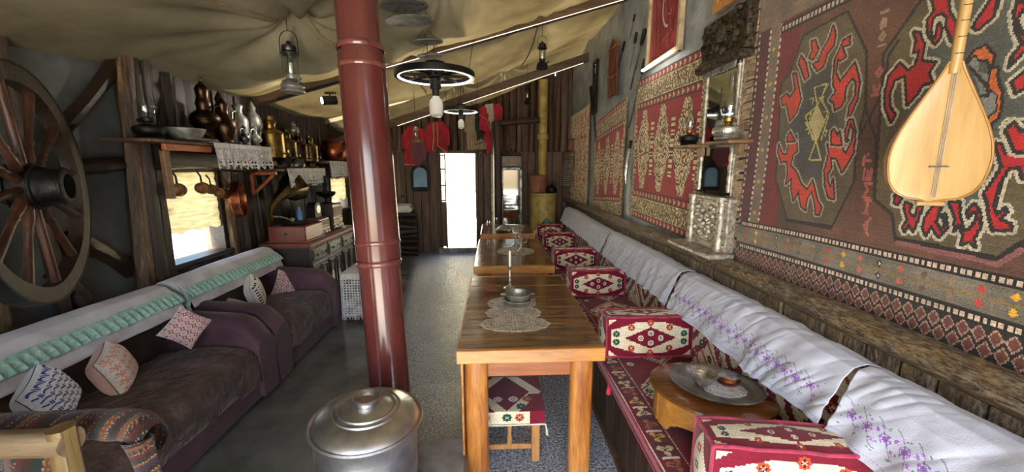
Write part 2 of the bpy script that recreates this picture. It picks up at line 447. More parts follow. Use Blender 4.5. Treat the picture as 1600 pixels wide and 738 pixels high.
m_peel('rail_wood', [(50, 42, 34), (98, 84, 68), (140, 126, 106), (178, 166, 146)], [(88, 68, 46), (136, 112, 80), (174, 152, 116)], 'Y', 26, .25)
# tabletop: planks with seams across and glossy worn lacquer
def m_table():
    m, nt, b, out = new_mat('table_top')
    v = coords(nt, (0.12, 1, 1))
    f1 = noise(nt, v, 8, 6, 0.65, 1.0)
    nt.links.new(ramp(nt, f1, [(0.3, (60, 40, 26)), (0.46, (112, 80, 52)), (0.58, (152, 116, 78)), (0.72, (190, 154, 110))]), b.inputs['Base Color'])
    f2 = noise(nt, coords(nt, (1, 3, 1)), 18, 5, 0.7)
    nt.links.new(ramp(nt, f2, [(0.35, (38, 38, 38)), (0.6, (110, 110, 110))]), b.inputs['Roughness'])
    bump(nt, b, noise(nt, coords(nt, (0.25, 1, 1)), 30, 4), 0.3, 0.005)
    b.inputs['Coat Weight'].default_value = 1.0; b.inputs['Coat Roughness'].default_value = 0.16
m_table()
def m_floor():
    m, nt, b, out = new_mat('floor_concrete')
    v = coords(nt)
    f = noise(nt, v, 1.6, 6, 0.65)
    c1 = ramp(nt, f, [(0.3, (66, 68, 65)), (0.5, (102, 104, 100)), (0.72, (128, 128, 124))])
    door_glare = ramp(nt, noise(nt, v, 70, 3, 0.8), [(0.38, (56, 62, 76)), (0.5, (148, 158, 174)), (0.62, (216, 222, 234))])
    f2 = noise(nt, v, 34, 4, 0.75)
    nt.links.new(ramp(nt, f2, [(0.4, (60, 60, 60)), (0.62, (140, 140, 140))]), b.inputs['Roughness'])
    # glare from the door painted as paler blue-grey speckle along the aisle
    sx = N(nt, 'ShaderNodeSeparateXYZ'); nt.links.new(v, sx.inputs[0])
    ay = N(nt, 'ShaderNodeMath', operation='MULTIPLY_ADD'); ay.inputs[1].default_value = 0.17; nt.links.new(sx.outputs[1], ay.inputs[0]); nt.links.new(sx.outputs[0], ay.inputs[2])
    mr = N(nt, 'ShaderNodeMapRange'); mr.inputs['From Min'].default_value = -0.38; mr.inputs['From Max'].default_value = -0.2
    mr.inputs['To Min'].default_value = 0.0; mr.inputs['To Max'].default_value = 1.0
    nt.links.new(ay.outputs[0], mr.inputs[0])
    mc = N(nt, 'ShaderNodeMixRGB'); nt.links.new(mr.outputs[0], mc.inputs[0]); nt.links.new(c1, mc.inputs[1]); nt.links.new(door_glare, mc.inputs[2]); nt.links.new(mc.outputs[0], b.inputs['Base Color'])
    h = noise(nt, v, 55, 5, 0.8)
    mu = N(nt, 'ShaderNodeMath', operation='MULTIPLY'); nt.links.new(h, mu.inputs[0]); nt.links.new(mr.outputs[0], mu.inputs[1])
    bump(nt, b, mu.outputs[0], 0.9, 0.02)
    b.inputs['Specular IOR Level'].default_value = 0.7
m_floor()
m_translucent('canvas', [(122, 112, 88), (148, 137, 110), (168, 158, 132)], 1.6, 0.34, bmp=0.5, fine=240)
m_translucent('straw_shade', [(196, 182, 150), (224, 212, 184), (242, 234, 214)], 8, 0.7, stretch=(1, 1, 7), bmp=0.6, fine=60)

m_noise('velvet_brown', [(38, 23, 22), (72, 50, 46), (122, 96, 92)], 7, rough=0.7, bmp=1.0, bdist=0.04, fine=13, sheen=0.2, stretch=(1, 1, 1), detail=8)
m_noise('velvet_back', [(36, 26, 21), (54, 40, 33), (74, 57, 47)], 5, rough=0.8, bmp=0.2, fine=20, sheen=0.08)
m_noise('purple_cloth', [(58, 36, 48), (78, 50, 64), (92, 62, 76)], 5, rough=0.7, bmp=0.15, fine=90, sheen=0.12)
m_noise('white_cloth', [(176, 172, 180), (206, 204, 212), (222, 220, 226)], 5, rough=0.85, bmp=0.2, fine=60, sheen=0.2)
m_noise('teal_lace', [(126, 176, 160), (162, 204, 190), (200, 224, 214)], 60, rough=0.85, bmp=0.6, fine=130, sheen=0.2)
m_noise('red_cloth', [(140, 16, 34), (186, 34, 56), (206, 56, 78)], 5, rough=0.8, bmp=0.2, fine=60, sheen=0.4)
m_noise('magenta_piping', [(120, 8, 44), (160, 20, 66), (186, 40, 86)], 30, rough=0.7, bmp=0.2, sheen=0.3)
m_noise('mauve_cloth', [(112, 58, 74), (140, 84, 98)], 5, rough=0.85, bmp=0.2, sheen=0.3)
m_noise('beige_cloth', [(150, 132, 106), (182, 164, 136)], 6, rough=0.85, bmp=0.2, sheen=0.3)
m_noise('green_cloth', [(14, 34, 32), (28, 52, 48)], 6, rough=0.85, bmp=0.2, sheen=0.3)
m_noise('gold_trim', [(170, 140, 90), (206, 180, 130)], 40, rough=0.6, bmp=0.2)
m_noise('fringe_yarn', [(84, 68, 52), (134, 112, 88), (176, 154, 124)], 30, rough=0.9, bmp=0.5, sheen=0.3)
m_noise('white_yarn', [(190, 184, 172), (222, 218, 208)], 40, rough=0.9, bmp=0.4)
m_noise('pink_tassel', [(186, 30, 60), (216, 60, 88)], 40, rough=0.8, bmp=0.3)
m_noise('lace_white', [(178, 176, 178), (206, 204, 206), (226, 224, 226)], 30, rough=0.9, bmp=0.3, fine=120)
m_noise('lace_ecru', [(150, 138, 122), (182, 170, 152), (206, 196, 180)], 30, rough=0.9, bmp=0.4, fine=120)

m_metal('aluminium', (205, 205, 208), 0.3, (150, 150, 152), 5, 0.06)
m_metal('pewter', (170, 170, 164), 0.36, (112, 112, 108), 20, 0.2, metal=0.65)
m_metal('silver', (206, 202, 196), 0.22, (130, 126, 120), 26, 0.25, metal=0.8)
m_metal('steel_dark', (120, 122, 126), 0.3, (62, 64, 66), 14, 0.1)
m_metal('copper', (186, 108, 76), 0.26, (92, 52, 38), 12, 0.12)
m_metal('copper_dark', (96, 72, 54), 0.28, (36, 28, 23), 9, 0.12)
m_metal('brass', (190, 158, 92), 0.28, (104, 82, 48), 10, 0.12)
m_metal('brass_dark', (142, 122, 78), 0.3, (58, 48, 34), 9, 0.12)
m_metal('iron', (44, 42, 42), 0.42, (18, 17, 17), 20, 0.2, metal=0.7)
m_metal('carved_silver', (206, 200, 190), 0.32, (120, 114, 106), 40, .4, metal=0.7)
m_metal('carved_dark', (110, 100, 86), 0.32, (22, 20, 18), 40, 1.0)
m_noise('black_paint', [(14, 15, 18), (26, 27, 31)], 10, rough=0.35, bmp=0.05)
m_noise('rust_paint', [(66, 28, 26), (88, 40, 38), (108, 58, 56)], 2.5, rough=0.2, bmp=0.04, bdist=0.02, coat=0.5, stretch=(1, 1, .4))
m_noise('rust_joint', [(80, 36, 34), (118, 64, 60)], 6, rough=0.18, bmp=0.1, coat=0.6)
m_noise('yellow_paint', [(136, 118, 60), (176, 158, 92), (196, 180, 116)], 6, rough=0.45, bmp=0.15)
m_noise('clay', [(116, 74, 56), (150, 100, 78)], 8, rough=0.7, bmp=0.1)
m_noise('bulb_white', [(222, 222, 218), (236, 236, 232)], 2, rough=0.25, bmp=0)
m_noise('cream_facade', [(220, 206, 170), (236, 226, 196)], 3, rough=0.8, bmp=0.1)
m_noise('green_leaf', [(96, 130, 40), (150, 176, 70)], 12, rough=0.7, bmp=0.3)
m_noise('ceramic', [(214, 208, 196), (232, 228, 220)], 4, rough=0.25, bmp=0.0)
m_noise('leather', [(48, 22, 16), (92, 44, 32), (126, 72, 54)], 16, rough=0.4, bmp=0.4, stretch=(1, 1, .2))
m_noise('rope', [(96, 78, 54), (142, 122, 90)], 60, rough=0.9, bmp=0.5)
m_noise('mirror_paint', [(176, 184, 186), (200, 206, 208)], 2, rough=0.04, metal=1.0, bmp=0)
m_noise('pale_cloth', [(186, 178, 166), (212, 206, 196)], 6, rough=0.85, bmp=0.2)
m_noise('blue_cloth', [(92, 124, 190), (136, 164, 214)], 6, rough=0.85, bmp=0.2)
m_glass('glass', alpha=1.2); m_glass('pane', alpha=0.6)
m_glass('fridge_glass', (150, 160, 170), 0.05, 1.0)
m_emit('led', (255, 250, 235), 2.5)
m_emit('led_soft', (255, 248, 230), 1.2)
m_emit('spot_lens', (255, 248, 230), 6.0)
m_col('weave', 0.92, 0.6, 240, 0.3)
m_col('weave_fine', 0.9, 0.35, 320, 0.18)
m_col('pile', 0.95, 0.8, 200, 0.34, sheen=0.35)
m_col('crochet', 0.9, 0.8, 200, 0.12)
m_col('paint_panel', 0.3, 0.2, 60, 0.15, sheen=0)
m_noise('green_felt', [(70, 96, 92), (110, 132, 124)], 8, rough=.9, bmp=.3)
m_noise('blue_glass', [(112, 150, 190), (150, 184, 214)], 3, rough=.1, bmp=0); m_noise('burn_letters', [(196, 110, 60), (226, 150, 96)], 6, rough=.5, bmp=0)
m_noise('magenta_cloth', [(92, 8, 34), (126, 16, 52)], 12, rough=.85, bmp=.3, sheen=.3)
m_col('cloth_col', .85, .25, 260, .05, sheen=.15)
m_metal('tray_tin', (176, 172, 166), 0.42, (118, 112, 104), 10, 0.1, metal=0.75)
m_noise('dark_hole', [(4, 4, 4), (8, 8, 8)], 3, rough=1, bmp=0, spec=0.1)
m_noise('pale_frame', [(160, 138, 108), (206, 188, 158)], 14, rough=.5, bmp=.3)
m_noise('mug_wood', [(120, 76, 46), (176, 126, 84)], 12, rough=.35, bmp=.1)
m_emit('strip_light', (255, 238, 206), 0.8)
# ================================================================== THE SETTING
XL, XR, YF = -2.6, 1.48, 7.5
W1 = (3.12, 3.78, 0.86, 1.63)      # first side window: y0 y1 z0 z1
W2 = (6.25, 6.95, 0.95, 1.50)
def roof_z(x): return 3.19+0.28*x   # top of beams, canvas plane

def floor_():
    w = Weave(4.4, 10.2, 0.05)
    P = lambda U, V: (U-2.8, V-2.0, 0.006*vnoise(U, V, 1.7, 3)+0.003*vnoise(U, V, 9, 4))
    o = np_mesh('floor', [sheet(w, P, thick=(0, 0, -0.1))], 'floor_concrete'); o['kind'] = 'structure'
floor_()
mb = MB(); mb.box((0, 17, -0.14), (60, 18.9, 0.1)); mb.box((-13, 3, -0.14), (20, 9, 0.1)); mb.box((0, -9, -0.14), (40, 13.8, 0.1))
struct('ground', mb, 'ground')
mb = MB(); mb.box((-0.64, YF+0.12, 0.03), (0.9, 0.5, 0.14), bev=0.02); struct('trim_1', mb, 'plinth_concrete')

# far wall: split upright logs above, broad boards below, doorway cut out
DX0, DX1, DZ = -1.08, -0.34, 1.93
mb = MB(); x = -2.75; k = 0
while x < 1.6:
    r = 0.062+0.02*random.random(); zt = roof_z(x)+0.1; zb = 1.93+0.05*random.random()
    mb.log((x, YF+0.05, zb), (x+0.02*random.random(), YF+0.05, zt), r, k, 8, 6)
    k += 1; x += r*1.75
struct('wall_far', mb, 'log_far')
mb = MB(); x = -2.75
while x < 1.56:
    wd = 0.13+0.08*random.random()
    if x < DX0 < x+wd: wd = DX0-x
    if not (DX0-0.001 <= x < DX1-0.02):
        if x < DX0-0.01 or x > DX1-0.03: mb.box((x+wd/2, YF+0.06+0.012*random.random(), 0.97), (wd-0.006, 0.05, 1.96), bev=0.006)
    else:
        x = DX1; continue
    x += wd
mb.box((-1.9, YF+0.16, 1.6), (1.64, 0.1, 3.2)); mb.box((0.66, YF+0.16, 1.6), (2.0, 0.1, 3.5)); mb.box(((DX0+DX1)/2, YF+0.16, 2.55), (DX1-DX0+0.02, 0.1, 1.2))
struct('wall_far', mb, 'plank_dark')
# door frame, narrow glazed leaf
mb = MB()
mb.box((DX0+0.02, YF+0.04, 0.98), (0.05, 0.14, 1.94), bev=0.008); mb.box((DX1+0.01, YF+0.04, 0.98), (0.06, 0.14, 1.94), bev=0.008); mb.box(((DX0+DX1)/2, YF+0.04, 1.945), (0.8, 0.14, 0.06), bev=0.008)
door = struct('door_1', mb, 'plank_dark')
lx0, lx1 = DX0+0.045, -0.92
mb = MB()
for xx in (lx0+0.012, lx1-0.012): mb.box((xx, YF-0.02, 1.0), (0.026, 0.035, 1.82), bev=0.004)
for zz in (0.14, 1.02, 1.31, 1.62, 1.88): mb.box(((lx0+lx1)/2, YF-0.02, zz), (lx1-lx0, 0.034, 0.03), bev=0.004)
mb.box(((lx0+lx1)/2, YF-0.02, 0.57), (lx1-lx0-0.03, 0.02, 0.86)); mb.box(((lx0+lx1)/2, YF-0.02, 1.45), (0.012, 0.02, 0.86))
build('door_leaf', mb, 'plank_dark', door)
mb = MB(); mb.box(((lx0+lx1)/2, YF-0.02, 1.45), (lx1-lx0-0.04, 0.004, 0.86)); build('glass_pane', mb, 'pane', door)
mb = MB(); mb.tube([(lx1-0.01, YF-0.05, 1.0), (lx1-0.01, YF-0.09, 1.0), (lx1-0.07, YF-0.09, 0.99)], 0.008, 8); mb.box((lx1-0.012, YF-0.042, 0.98), (0.03, 0.006, 0.14)); build('door_handle', mb, 'steel_dark', door)
# right side board frame next to the door
mb = MB()
for xx in (-0.24, 0.04): mb.box((xx, YF+0.01, 1.2), (0.05, 0.04, 1.4), bev=0.005)
for zz in (0.55, 1.15, 1.88): mb.box((-0.1, YF+0.01, zz), (0.33, 0.04, 0.05), bev=0.005)
struct('trim_2', mb, 'plank_dark')

# left wall, log part with two windows
mb = MB(); y = 3.03; k = 200
def zl(y): return roof_z(XL)+0.14
while y < YF+0.05:
    r = 0.05+0.018*random.random()
    spans = [(0, zl(y)+0.03)]
    for a, b, c, d in (W1, W2):
        if a-0.03 < y < b+0.03: spans = [(0, c-0.03), (d+0.03, zl(y)+0.03)]
    for a, b in spans:
        mb.log((XL-0.03, y, a), (XL-0.03+0.01*random.random(), y, b), r, k, 8, 8, bend=0.008)
    k += 1; y += r*1.72
struct('wall_left', mb, 'log_dark')
mb = MB(); X0 = XL-0.13
def slab(y0, y1, z0, z1): mb.box((X0, (y0+y1)/2, (z0+z1)/2), (0.1, y1-y0, z1-z0))
slab(2.95, W1[0], 0, 2.6); slab(W1[1], W2[0], 0, 2.6); slab(W2[1], YF+0.2, 0, 2.6)
for w in (W1, W2): slab(w[0], w[1], 0, w[2]); slab(w[0], w[1], w[3], 2.6)
struct('wall_left', mb, 'plank_dark')
# left wall, rendered part
mb = MB(); mb.box((-2.72, 0.82, 1.3), (0.1, 4.3, 2.62)); struct('wall_left', mb, 'plaster_left')
# half-timber braces on the rendered part
def wlog(name, p, q, r, seed, mat='log_dark_y', x=-2.64):
    mb = MB(); a = atx(*p, x); b = atx(*q, x); mb.log(a, b, r, seed, 10, 10, 0.2)
    return struct(name, mb, mat)
wlog('trim_3', (192, 84), (88, 205), 0.045, 1); wlog('trim_4', (205, 252), (110, 268), 0.05, 2); wlog('trim_5', (207, 425), (105, 368), 0.055, 3)
wlog('trim_6', (140, 492), (84, 425), 0.05, 4)
mb = MB(); mb.log((-2.6, 1.98, 0), (-2.6, 2.02, 2.66), 0.06, 5, 10, 14, 0.2); struct('trim_7', mb, 'log_post')
mb = MB(); mb.log((-2.62, 2.36, 0), (-2.63, 2.3, 2.66), 0.035, 6, 10, 14, 0.25); struct('trim_8', mb, 'log_dark')
# post cluster where the two wall parts meet
for i, (yy, rr, xx, mt) in enumerate([(2.81, 0.055, -2.58, 'log_post'), (2.90, 0.048, -2.57, 'log_dark'), (2.975, 0.042, -2.585, 'log_post'), (3.05, 0.036, -2.56, 'log_dark')]):
    mb = MB(); mb.log((xx, yy, 0), (xx, 2.99+.55*(yy-2.81), 2.66), rr, 20+i, 11, 18, 0.22, 0.01); struct('trim_%d' % (9+i), mb, mt)
mb = MB(); mb.log((-2.56, 3.83, 0), (-2.56, 3.85, 1.66), 0.05, 31, 11, 12, 0.2); struct('trim_13', mb, 'log_post')
mb = MB(); mb.log((-2.54, 3.06, 1.70), (-2.54, 4.25, 1.69), 0.075, 33, 12, 14, 0.2); struct('trim_14', mb, 'log_dark_y')
# windows
def window(nm, w, mat):
    y0, y1, z0, z1 = w
    mb = MB()
    mb.box((XL-0.06, y0-0.0, (z0+z1)/2), (0.14, 0.04, z1-z0), bev=0.005); mb.box((XL-0.06, y1, (z0+z1)/2), (0.14, 0.04, z1-z0), bev=0.005)
    mb.box((XL-0.04, (y0+y1)/2, z0), (0.2, y1-y0+0.06, 0.04), bev=0.006); mb.box((XL-0.06, (y0+y1)/2, z1), (0.14, y1-y0+0.04, 0.04), bev=0.005)
    o = struct(nm, mb, mat)
    mb = MB(); mb.box((XL-0.1, (y0+y1)/2, (z0+z1)/2), (0.006, y1-y0-0.03, z1-z0-0.03)); build('glass_pane', mb, 'pane', o)
    return o
window('window_1', W1, 'log_dark_y'); window('window_2', W2, 'log_dark_y')

# right wall
mb = MB(); mb.box((XR+0.06, 3.0, 1.8), (0.12, 9.2, 3.7)); struct('wall_right', mb, 'plaster_right')
mb = MB(); y = -0.6; k = 0
while y < YF:
    wd = 0.075+0.06*random.random(); mb.box((XR-0.045-0.012*random.random(), y+wd/2, 0.52), (0.05, wd-0.004, 1.02), bev=0.008); y += wd
struct('wall_right', mb, 'wains')
mb = MB(); mb.log((1.385, -0.6, 1.05), (1.385, 3.4, 1.05), 0.052, 61, 12, 26, 0.16, 0.012); mb.log((1.385, 3.38, 1.05), (1.385, 7.45, 1.04), 0.05, 62, 12, 22, 0.16, 0.012)
struct('trim_15', mb, 'rail_wood')

# roof beams
def beam(nm, y, h, z0, sl, zoff=0):
    mb = MB(); xs = np.linspace(-2.7, 1.5, 9)
    for a, b in zip(xs[:-1], xs[1:]):
        za, zb = z0+sl*a, z0+sl*b
        mb.prism([(a, za), (b, zb), (b, zb+h), (a, za+h)], 'Y', y-0.06, y+0.06)
    return struct(nm, mb, 'beam_wood')
beam('trim_17', 4.5, 0.14, 3.04, 0.28); beam('trim_18', 6.35, 0.12, 2.80, 0.33)

# the canvas ceiling: bays sagging between the ties, pinned and creased
def canvas():
    w = Weave(4.5, 9.3, 0.03)
    ties = [-1.7, 3.15, 4.5, 6.35, 7.62]
    def fn(U, V):
        x = U-2.9; y = V-1.7
        t = np.zeros_like(x); wd = np.zeros_like(x)
        for a, b in zip(ties[:-1], ties[1:]):
            m = (y >= a) & (y <= b); t[m] = ((y[m]-a)/(b-a)); wd[m] = b-a
        xs = np.clip((x+2.6)/4.1, 0, 1)
        sagx = 0.35+0.65*np.sin(pi*np.clip(xs, 0.02, 0.98))
        sag = np.where(y < 3.15, 0.20, np.where(y < 4.5, 0.22, 0.26))
        tt = np.where(y < 3.15, np.clip((y+0.2)/3.35, 0, 1)**1.6, t)
        prof = np.abs(np.sin(pi*tt))**0.7
        z = 3.16+0.28*x+0.02*np.clip(x, 0, 2)-sag*sagx*prof
        z += np.where(y > 6.2, (3.16+0.28*x)*0-0.03+0.02*x, 0)
        # gathered folds running out from the pinned points
        for (px, py, am, fr) in ((-1.45, 3.15, .07, 9), (-0.35, 3.2, .10, 7), (0.55, 4.5, .03, 10), (-0.9, 4.5, .035, 9), (0.2, 6.35, .03, 10), (-0.6, 6.35, .03, 9)):
            d = np.hypot(x-px, y-py); an = np.arctan2(y-py, x-px)
            z += am*np.exp(-d/0.55)*np.cos(an*fr)*np.clip(d*5, 0, 1) + am*1.1*np.exp(-(d/0.16)**2)
        z += 0.05*vnoise(U, V, 1.1, 8)+0.035*vnoise(U+0.3*V, V*0.6, 3.1, 9)+0.006*vnoise(U, V, 9, 10)
        return x, y, z
    v, q, c = sheet(w, fn)
    o = np_mesh('ceiling', [(v, q, None)], 'canvas', solid=0.006); o['kind'] = 'structure'
    return fn
canvas_fn = canvas()
def canvas_z(x, y):
    X, Y, Z = canvas_fn(np.array([[x+2.9]]), np.array([[y+1.7]])); return float(Z[0, 0])
mb = MB()
for pts in ([(-1.95, 1.0), (-1.7, 1.8), (-1.5, 2.6), (-1.45, 3.1)], [(-1.4, 3.2), (-1.1, 3.7), (-0.8, 4.4)], [(-0.4, 3.3), (-0.3, 2.3), (-0.28, 1.4), (-0.3, .6)], [(0.52, 4.5), (0.45, 5.4), (0.4, 6.3)], [(-1.0, 6.2), (-0.9, 5.4), (-0.95, 4.6)], [(-0.5, 6.4), (-0.35, 7.2)]):
    P = []
    for (a, b), (c, d) in zip(pts[:-1], pts[1:]):
        for s in np.linspace(0, 1, 6)[:-1]: P.append((a+(c-a)*s, b+(d-b)*s))
    P.append(pts[-1]); mb.tube([(a, b, canvas_z(a, b)-0.008) for a, b in P], 0.009, 6)
o = struct('trim_19', mb, 'rope')
# led profile under the two beams
for (y, z0, sl), lb in zip(((4.43, 3.025, 0.28), (6.28, 2.785, 0.33)), ('thin light strip under the nearer roof beam', 'thin light strip under the farther roof beam')):
    a, b = -1.5, 1.4; mb = MB(); mb.prism([(a, z0+sl*a), (b, z0+sl*b), (b, z0+sl*b+0.005), (a, z0+sl*a+0.005)], "Y", y-0.003, y+0.003)
    o = build('light_strip', mb, 'strip_light'); tag(o, lb, 'light', 'light strips under the roof beams')

# unseen sheet added to shade the near left canvas; added back wall behind the viewer
mb = MB(); mb.prism([(-3.2, 2.75), (-0.45, 3.5), (-0.45, 3.56), (-3.2, 2.81)], 'Y', -2.2, 3.3); struct('trim_24', mb, 'plank_dark')  # added unseen sheet, only shades the canvas
mb = MB(); mb.box((-2.2, -1.85, 1.4), (1.2, 0.1, 2.9)); mb.box((1.25, -1.85, 1.7), (0.6, 0.1, 3.5)); mb.box((-.35, -1.85, 2.95), (2.7, 0.1, 0.7)); struct('wall_back_added', mb, 'plank_dark')  # back wall added to narrow the opening and dim daylight from behind

# dark post and cross bar before the far wall
PX = 0.055
mb = MB(); mb.log((PX, 6.75, 0), (PX, 6.75, 2.42), 0.075, 71, 12, 12, 0.08, 0.006); tr = struct('trim_21', mb, 'log_dark')
mb = MB(); mb.log((PX-0.05, 6.75, 2.38), (0.78, 6.75, 2.45), 0.055, 72, 12, 8, 0.1, 0.006); struct('trim_22', mb, 'log_dark')
mb = MB(); mb.cyl((PX-0.085, 6.72, 0.2), (PX-0.085, 6.72, 2.4), 0.010, n=8); struct('trim_23', mb, 'steel_dark')  # thin rod standing in for the highlight along the post's edge

# beyond the doorway
mb = MB(); xs = []
mb.box((-3.3, 13.2, 1.4), (4.6, 0.3, 3.0)); mb.box((1.9, 13.2, 1.4), (3.6, 0.3, 3.0)); mb.box((-0.45, 13.2, 2.6), (1.3, 0.3, 0.9))
for i in range(9):
    a = pi*i/8; mb.box((-0.45+0.42*cos(a), 13.03, 1.75+0.3*sin(a)), (0.1, 0.06, 0.1))
fac = build('garden_wall', mb, 'cream_facade'); tag(fac, 'sunlit cream garden wall with an arched gateway outside the door', 'wall')
mb = MB()
for i in range(9): mb.box((-0.95+i*0.125, 13.25, 0.85), (0.03, 0.03, 1.9))
for zz in (0.3, 1.0, 1.7): mb.box((-0.45, 13.25, zz), (1.05, 0.035, 0.04))
g = build('garden_gate', mb, 'yellow_paint'); tag(g, 'pale barred gate in the archway beyond the open door', 'gate')
mb = MB()
for i in range(60):
    mb.box((-3.2+random.random()*1.2+1.9, 10.5+random.random()*0.4, 2.4+random.random()*0.6), (0.12, 0.02, 0.05), rot=(random.random()*3, random.random()*3, random.random()*3))
# ================================================================== LEFT SIDE
def sofa(y0, y1, arm0, arm1, label, tilt=0):
    t = thing('sofa', label, 'sofa', (-2.05, (y0+y1)/2, 0), 0, None)
    s0 = y0+(0.2 if arm0 else 0); s1 = y1-(0.2 if arm1 else 0)
    mb = MB(); mb.box((-2.06, (y0+y1)/2, 0.14), (0.76, y1-y0-0.02, 0.26), bev=0.02); build('base', mb, 'purple_cloth', t)
    # seat with velvet throw falling over the front
    w = Weave(1.0, s1-s0, 0.02)
    prof = [(-2.28, 0.40), (-2.1, 0.435), (-1.9, 0.445), (-1.76, 0.435), (-1.69, 0.405), (-1.662, 0.35), (-1.655, 0.28), (-1.658, 0.20)]
    ps = np.array(prof); L = np.r_[0, np.cumsum(np.hypot(*np.diff(ps, axis=0).T))]; L /= L[-1]
    def fn(U, V):
        u = U/w.w; X = np.interp(u, L, ps[:, 0]); Z = np.interp(u, L, ps[:, 1]); e = np.minimum(V, w.h-V)
        Z = Z-0.02*np.exp(-e/0.03)*(u < .8)+0.012*vnoise(U, V, 5, 12)+0.006*vnoise(U, V, 14, 13)
        X = X+0.018*(u > 0.6)*vnoise(U*2, V, 7, 14)
        Z = np.where(u > 0.97, 0.19+0.03*vnoise(U*0, V, 6, 15), Z)
        return X, s0+V, Z
    v, q, c = sheet(w, fn, thick=None, flip=False)
    np_mesh('seat', [(v, q, None)], 'velvet_brown', t, solid=0.02)
    mb = MB(); mb.box((-2.0, (s0+s1)/2, 0.33), (0.62, s1-s0-0.02, 0.16), bev=0.03); build('seat_cushion', mb, 'velvet_brown', t)
    # back
    mb = MB(); mb.prism([(-2.5, 0.1), (-2.24, 0.3), (-2.27, 0.55), (-2.31, 0.72), (-2.345, 0.775), (-2.40, 0.81), (-2.47, 0.78), (-2.5, 0.7)], 'Y', y0+0.02, y1-0.02); build('backrest', mb, 'velvet_back', t, 50)
    for k, (has, yy) in enumerate(((arm0, y0), (arm1, y1-0.2))):
        if not has: continue
        mb = MB(); n = 14; rings = []
        for i in range(n):                  # arm: rolled top sloping down to the rounded front
            s = i/(n-1); x = -2.35+0.70*s; zt = 0.66-0.05*s if s < .75 else 0.62-0.16*((s-.75)/.25)**2
            rings.append((x, zt))
        vs = []; fs = []; m = 16
        for x, zt in rings:
            for j in range(m):
                a = pi*j/(m-1); vs.append((x, yy+0.1-0.1*cos(a), max(zt-0.085, .05)+0.085*sin(a)))
            vs += [(x, yy+0.19, 0.03), (x, yy+0.01, 0.03)]
        mm = m+2
        for i in range(n-1):
            for j in range(mm): fs.append((i*mm+j, i*mm+(j+1) % mm, (i+1)*mm+(j+1) % mm, (i+1)*mm+j))
        fs.append(tuple(range(mm))); fs.append(tuple((n-1)*mm+j for j in range(mm-1, -1, -1)))
        mb.add(vs, fs); build('armrest', mb, 'purple_cloth', t, 50)
    return t
sofa(1.12, 2.78, False, True, 'nearer dark brown velvet sofa, its purple arm touching the next sofa')
sofa(2.79, 4.02, True, True, 'farther dark brown velvet sofa under the window, beside the lace covered box')

def sofa_cover(y0, y1, label, wrap):
    t = thing('sofa_cover', label, 'sofa cover', (-2.36, (y0+y1)/2, 0.83), 0, 'lace trimmed covers over the sofa backs')
    path = [(-2.515, 0.60), (-2.52, 0.76), (-2.46, 0.822), (-2.40, 0.838), (-2.33, 0.825), (-2.285, 0.785), (-2.25, 0.73), (-2.21, 0.635)]
    ps = np.array(path); L = np.r_[0, np.cumsum(np.hypot(*np.diff(ps, axis=0).T))]; w = Weave(L[-1], y1-y0, 0.012)
    def base(u, V, off=0.0):
        X = np.interp(u, L, ps[:, 0]); Z = np.interp(u, L, ps[:, 1]); return X+off*0.8, y0+V, Z+off*0.6
    def fn(U, V):
        X, Y, Z = base(U, V); s = U/L[-1]
        Z = Z+0.006*vnoise(U, V, 6, 2)+0.02*np.sin(V*2.1)*np.exp(-((s-.45)/.2)**2)*0.6
        X = X+0.008*vnoise(U, V*2, 7, 5)*(s > .5)
        return X, Y, Z
    v, q, c = sheet(w, fn); np_mesh('cloth', [(v, q, None)], 'white_cloth', t, solid=0.006)
    # gathered teal frill
    w2 = Weave(0.10, y1-y0, 0.006); u0 = L[-1]-0.16
    def fr(U, V):
        s = U/0.10; ph = V*2*pi/0.05+1.5*np.sin(V*9)
        off = 0.008+0.013*s*(1+np.sin(ph)); X, Y, Z = base(u0+U*0.95, V, off); return X, Y+0.006*np.cos(ph)*s, Z
    v, q, c = sheet(w2, fr); np_mesh('frill', [(v, q, None)], 'teal_lace', t, solid=0.003)
    if wrap:
        w3 = Weave(0.26, 0.34, 0.015)
        def en(U, V):
            s = U/0.26; a = np.clip(s*1.0, 0, 1); X = -2.5+0.26*a; top = np.interp(X, [-2.5, -2.44, -2.4, -2.33, -2.24], [0.74, .83, .838, .825, .72])
            return X, y0-0.006-0.012*np.sin(V*9+U*20)*(V/.34), top-V*0.8
        v, q, c = sheet(w3, en); np_mesh('end_fold', [(v, q, None)], 'white_cloth', t, solid=0.005)
        w4 = Weave(0.05, 0.30, 0.01)
        def e2(U, V): return -2.245+U*0.6, y0-0.03-0.012*np.sin(V*90)*(0.5), 0.74-V
        v, q, c = sheet(w4, e2); np_mesh('end_frill', [(v, q, None)], 'teal_lace', t, solid=0.004)
    return t
sofa_cover(1.12, 2.72, 'white cloth with gathered teal lace frill over the back of the nearer sofa', False)
sofa_cover(2.80, 4.02, 'white cloth with teal frill over the farther sofa back, below the window', True)

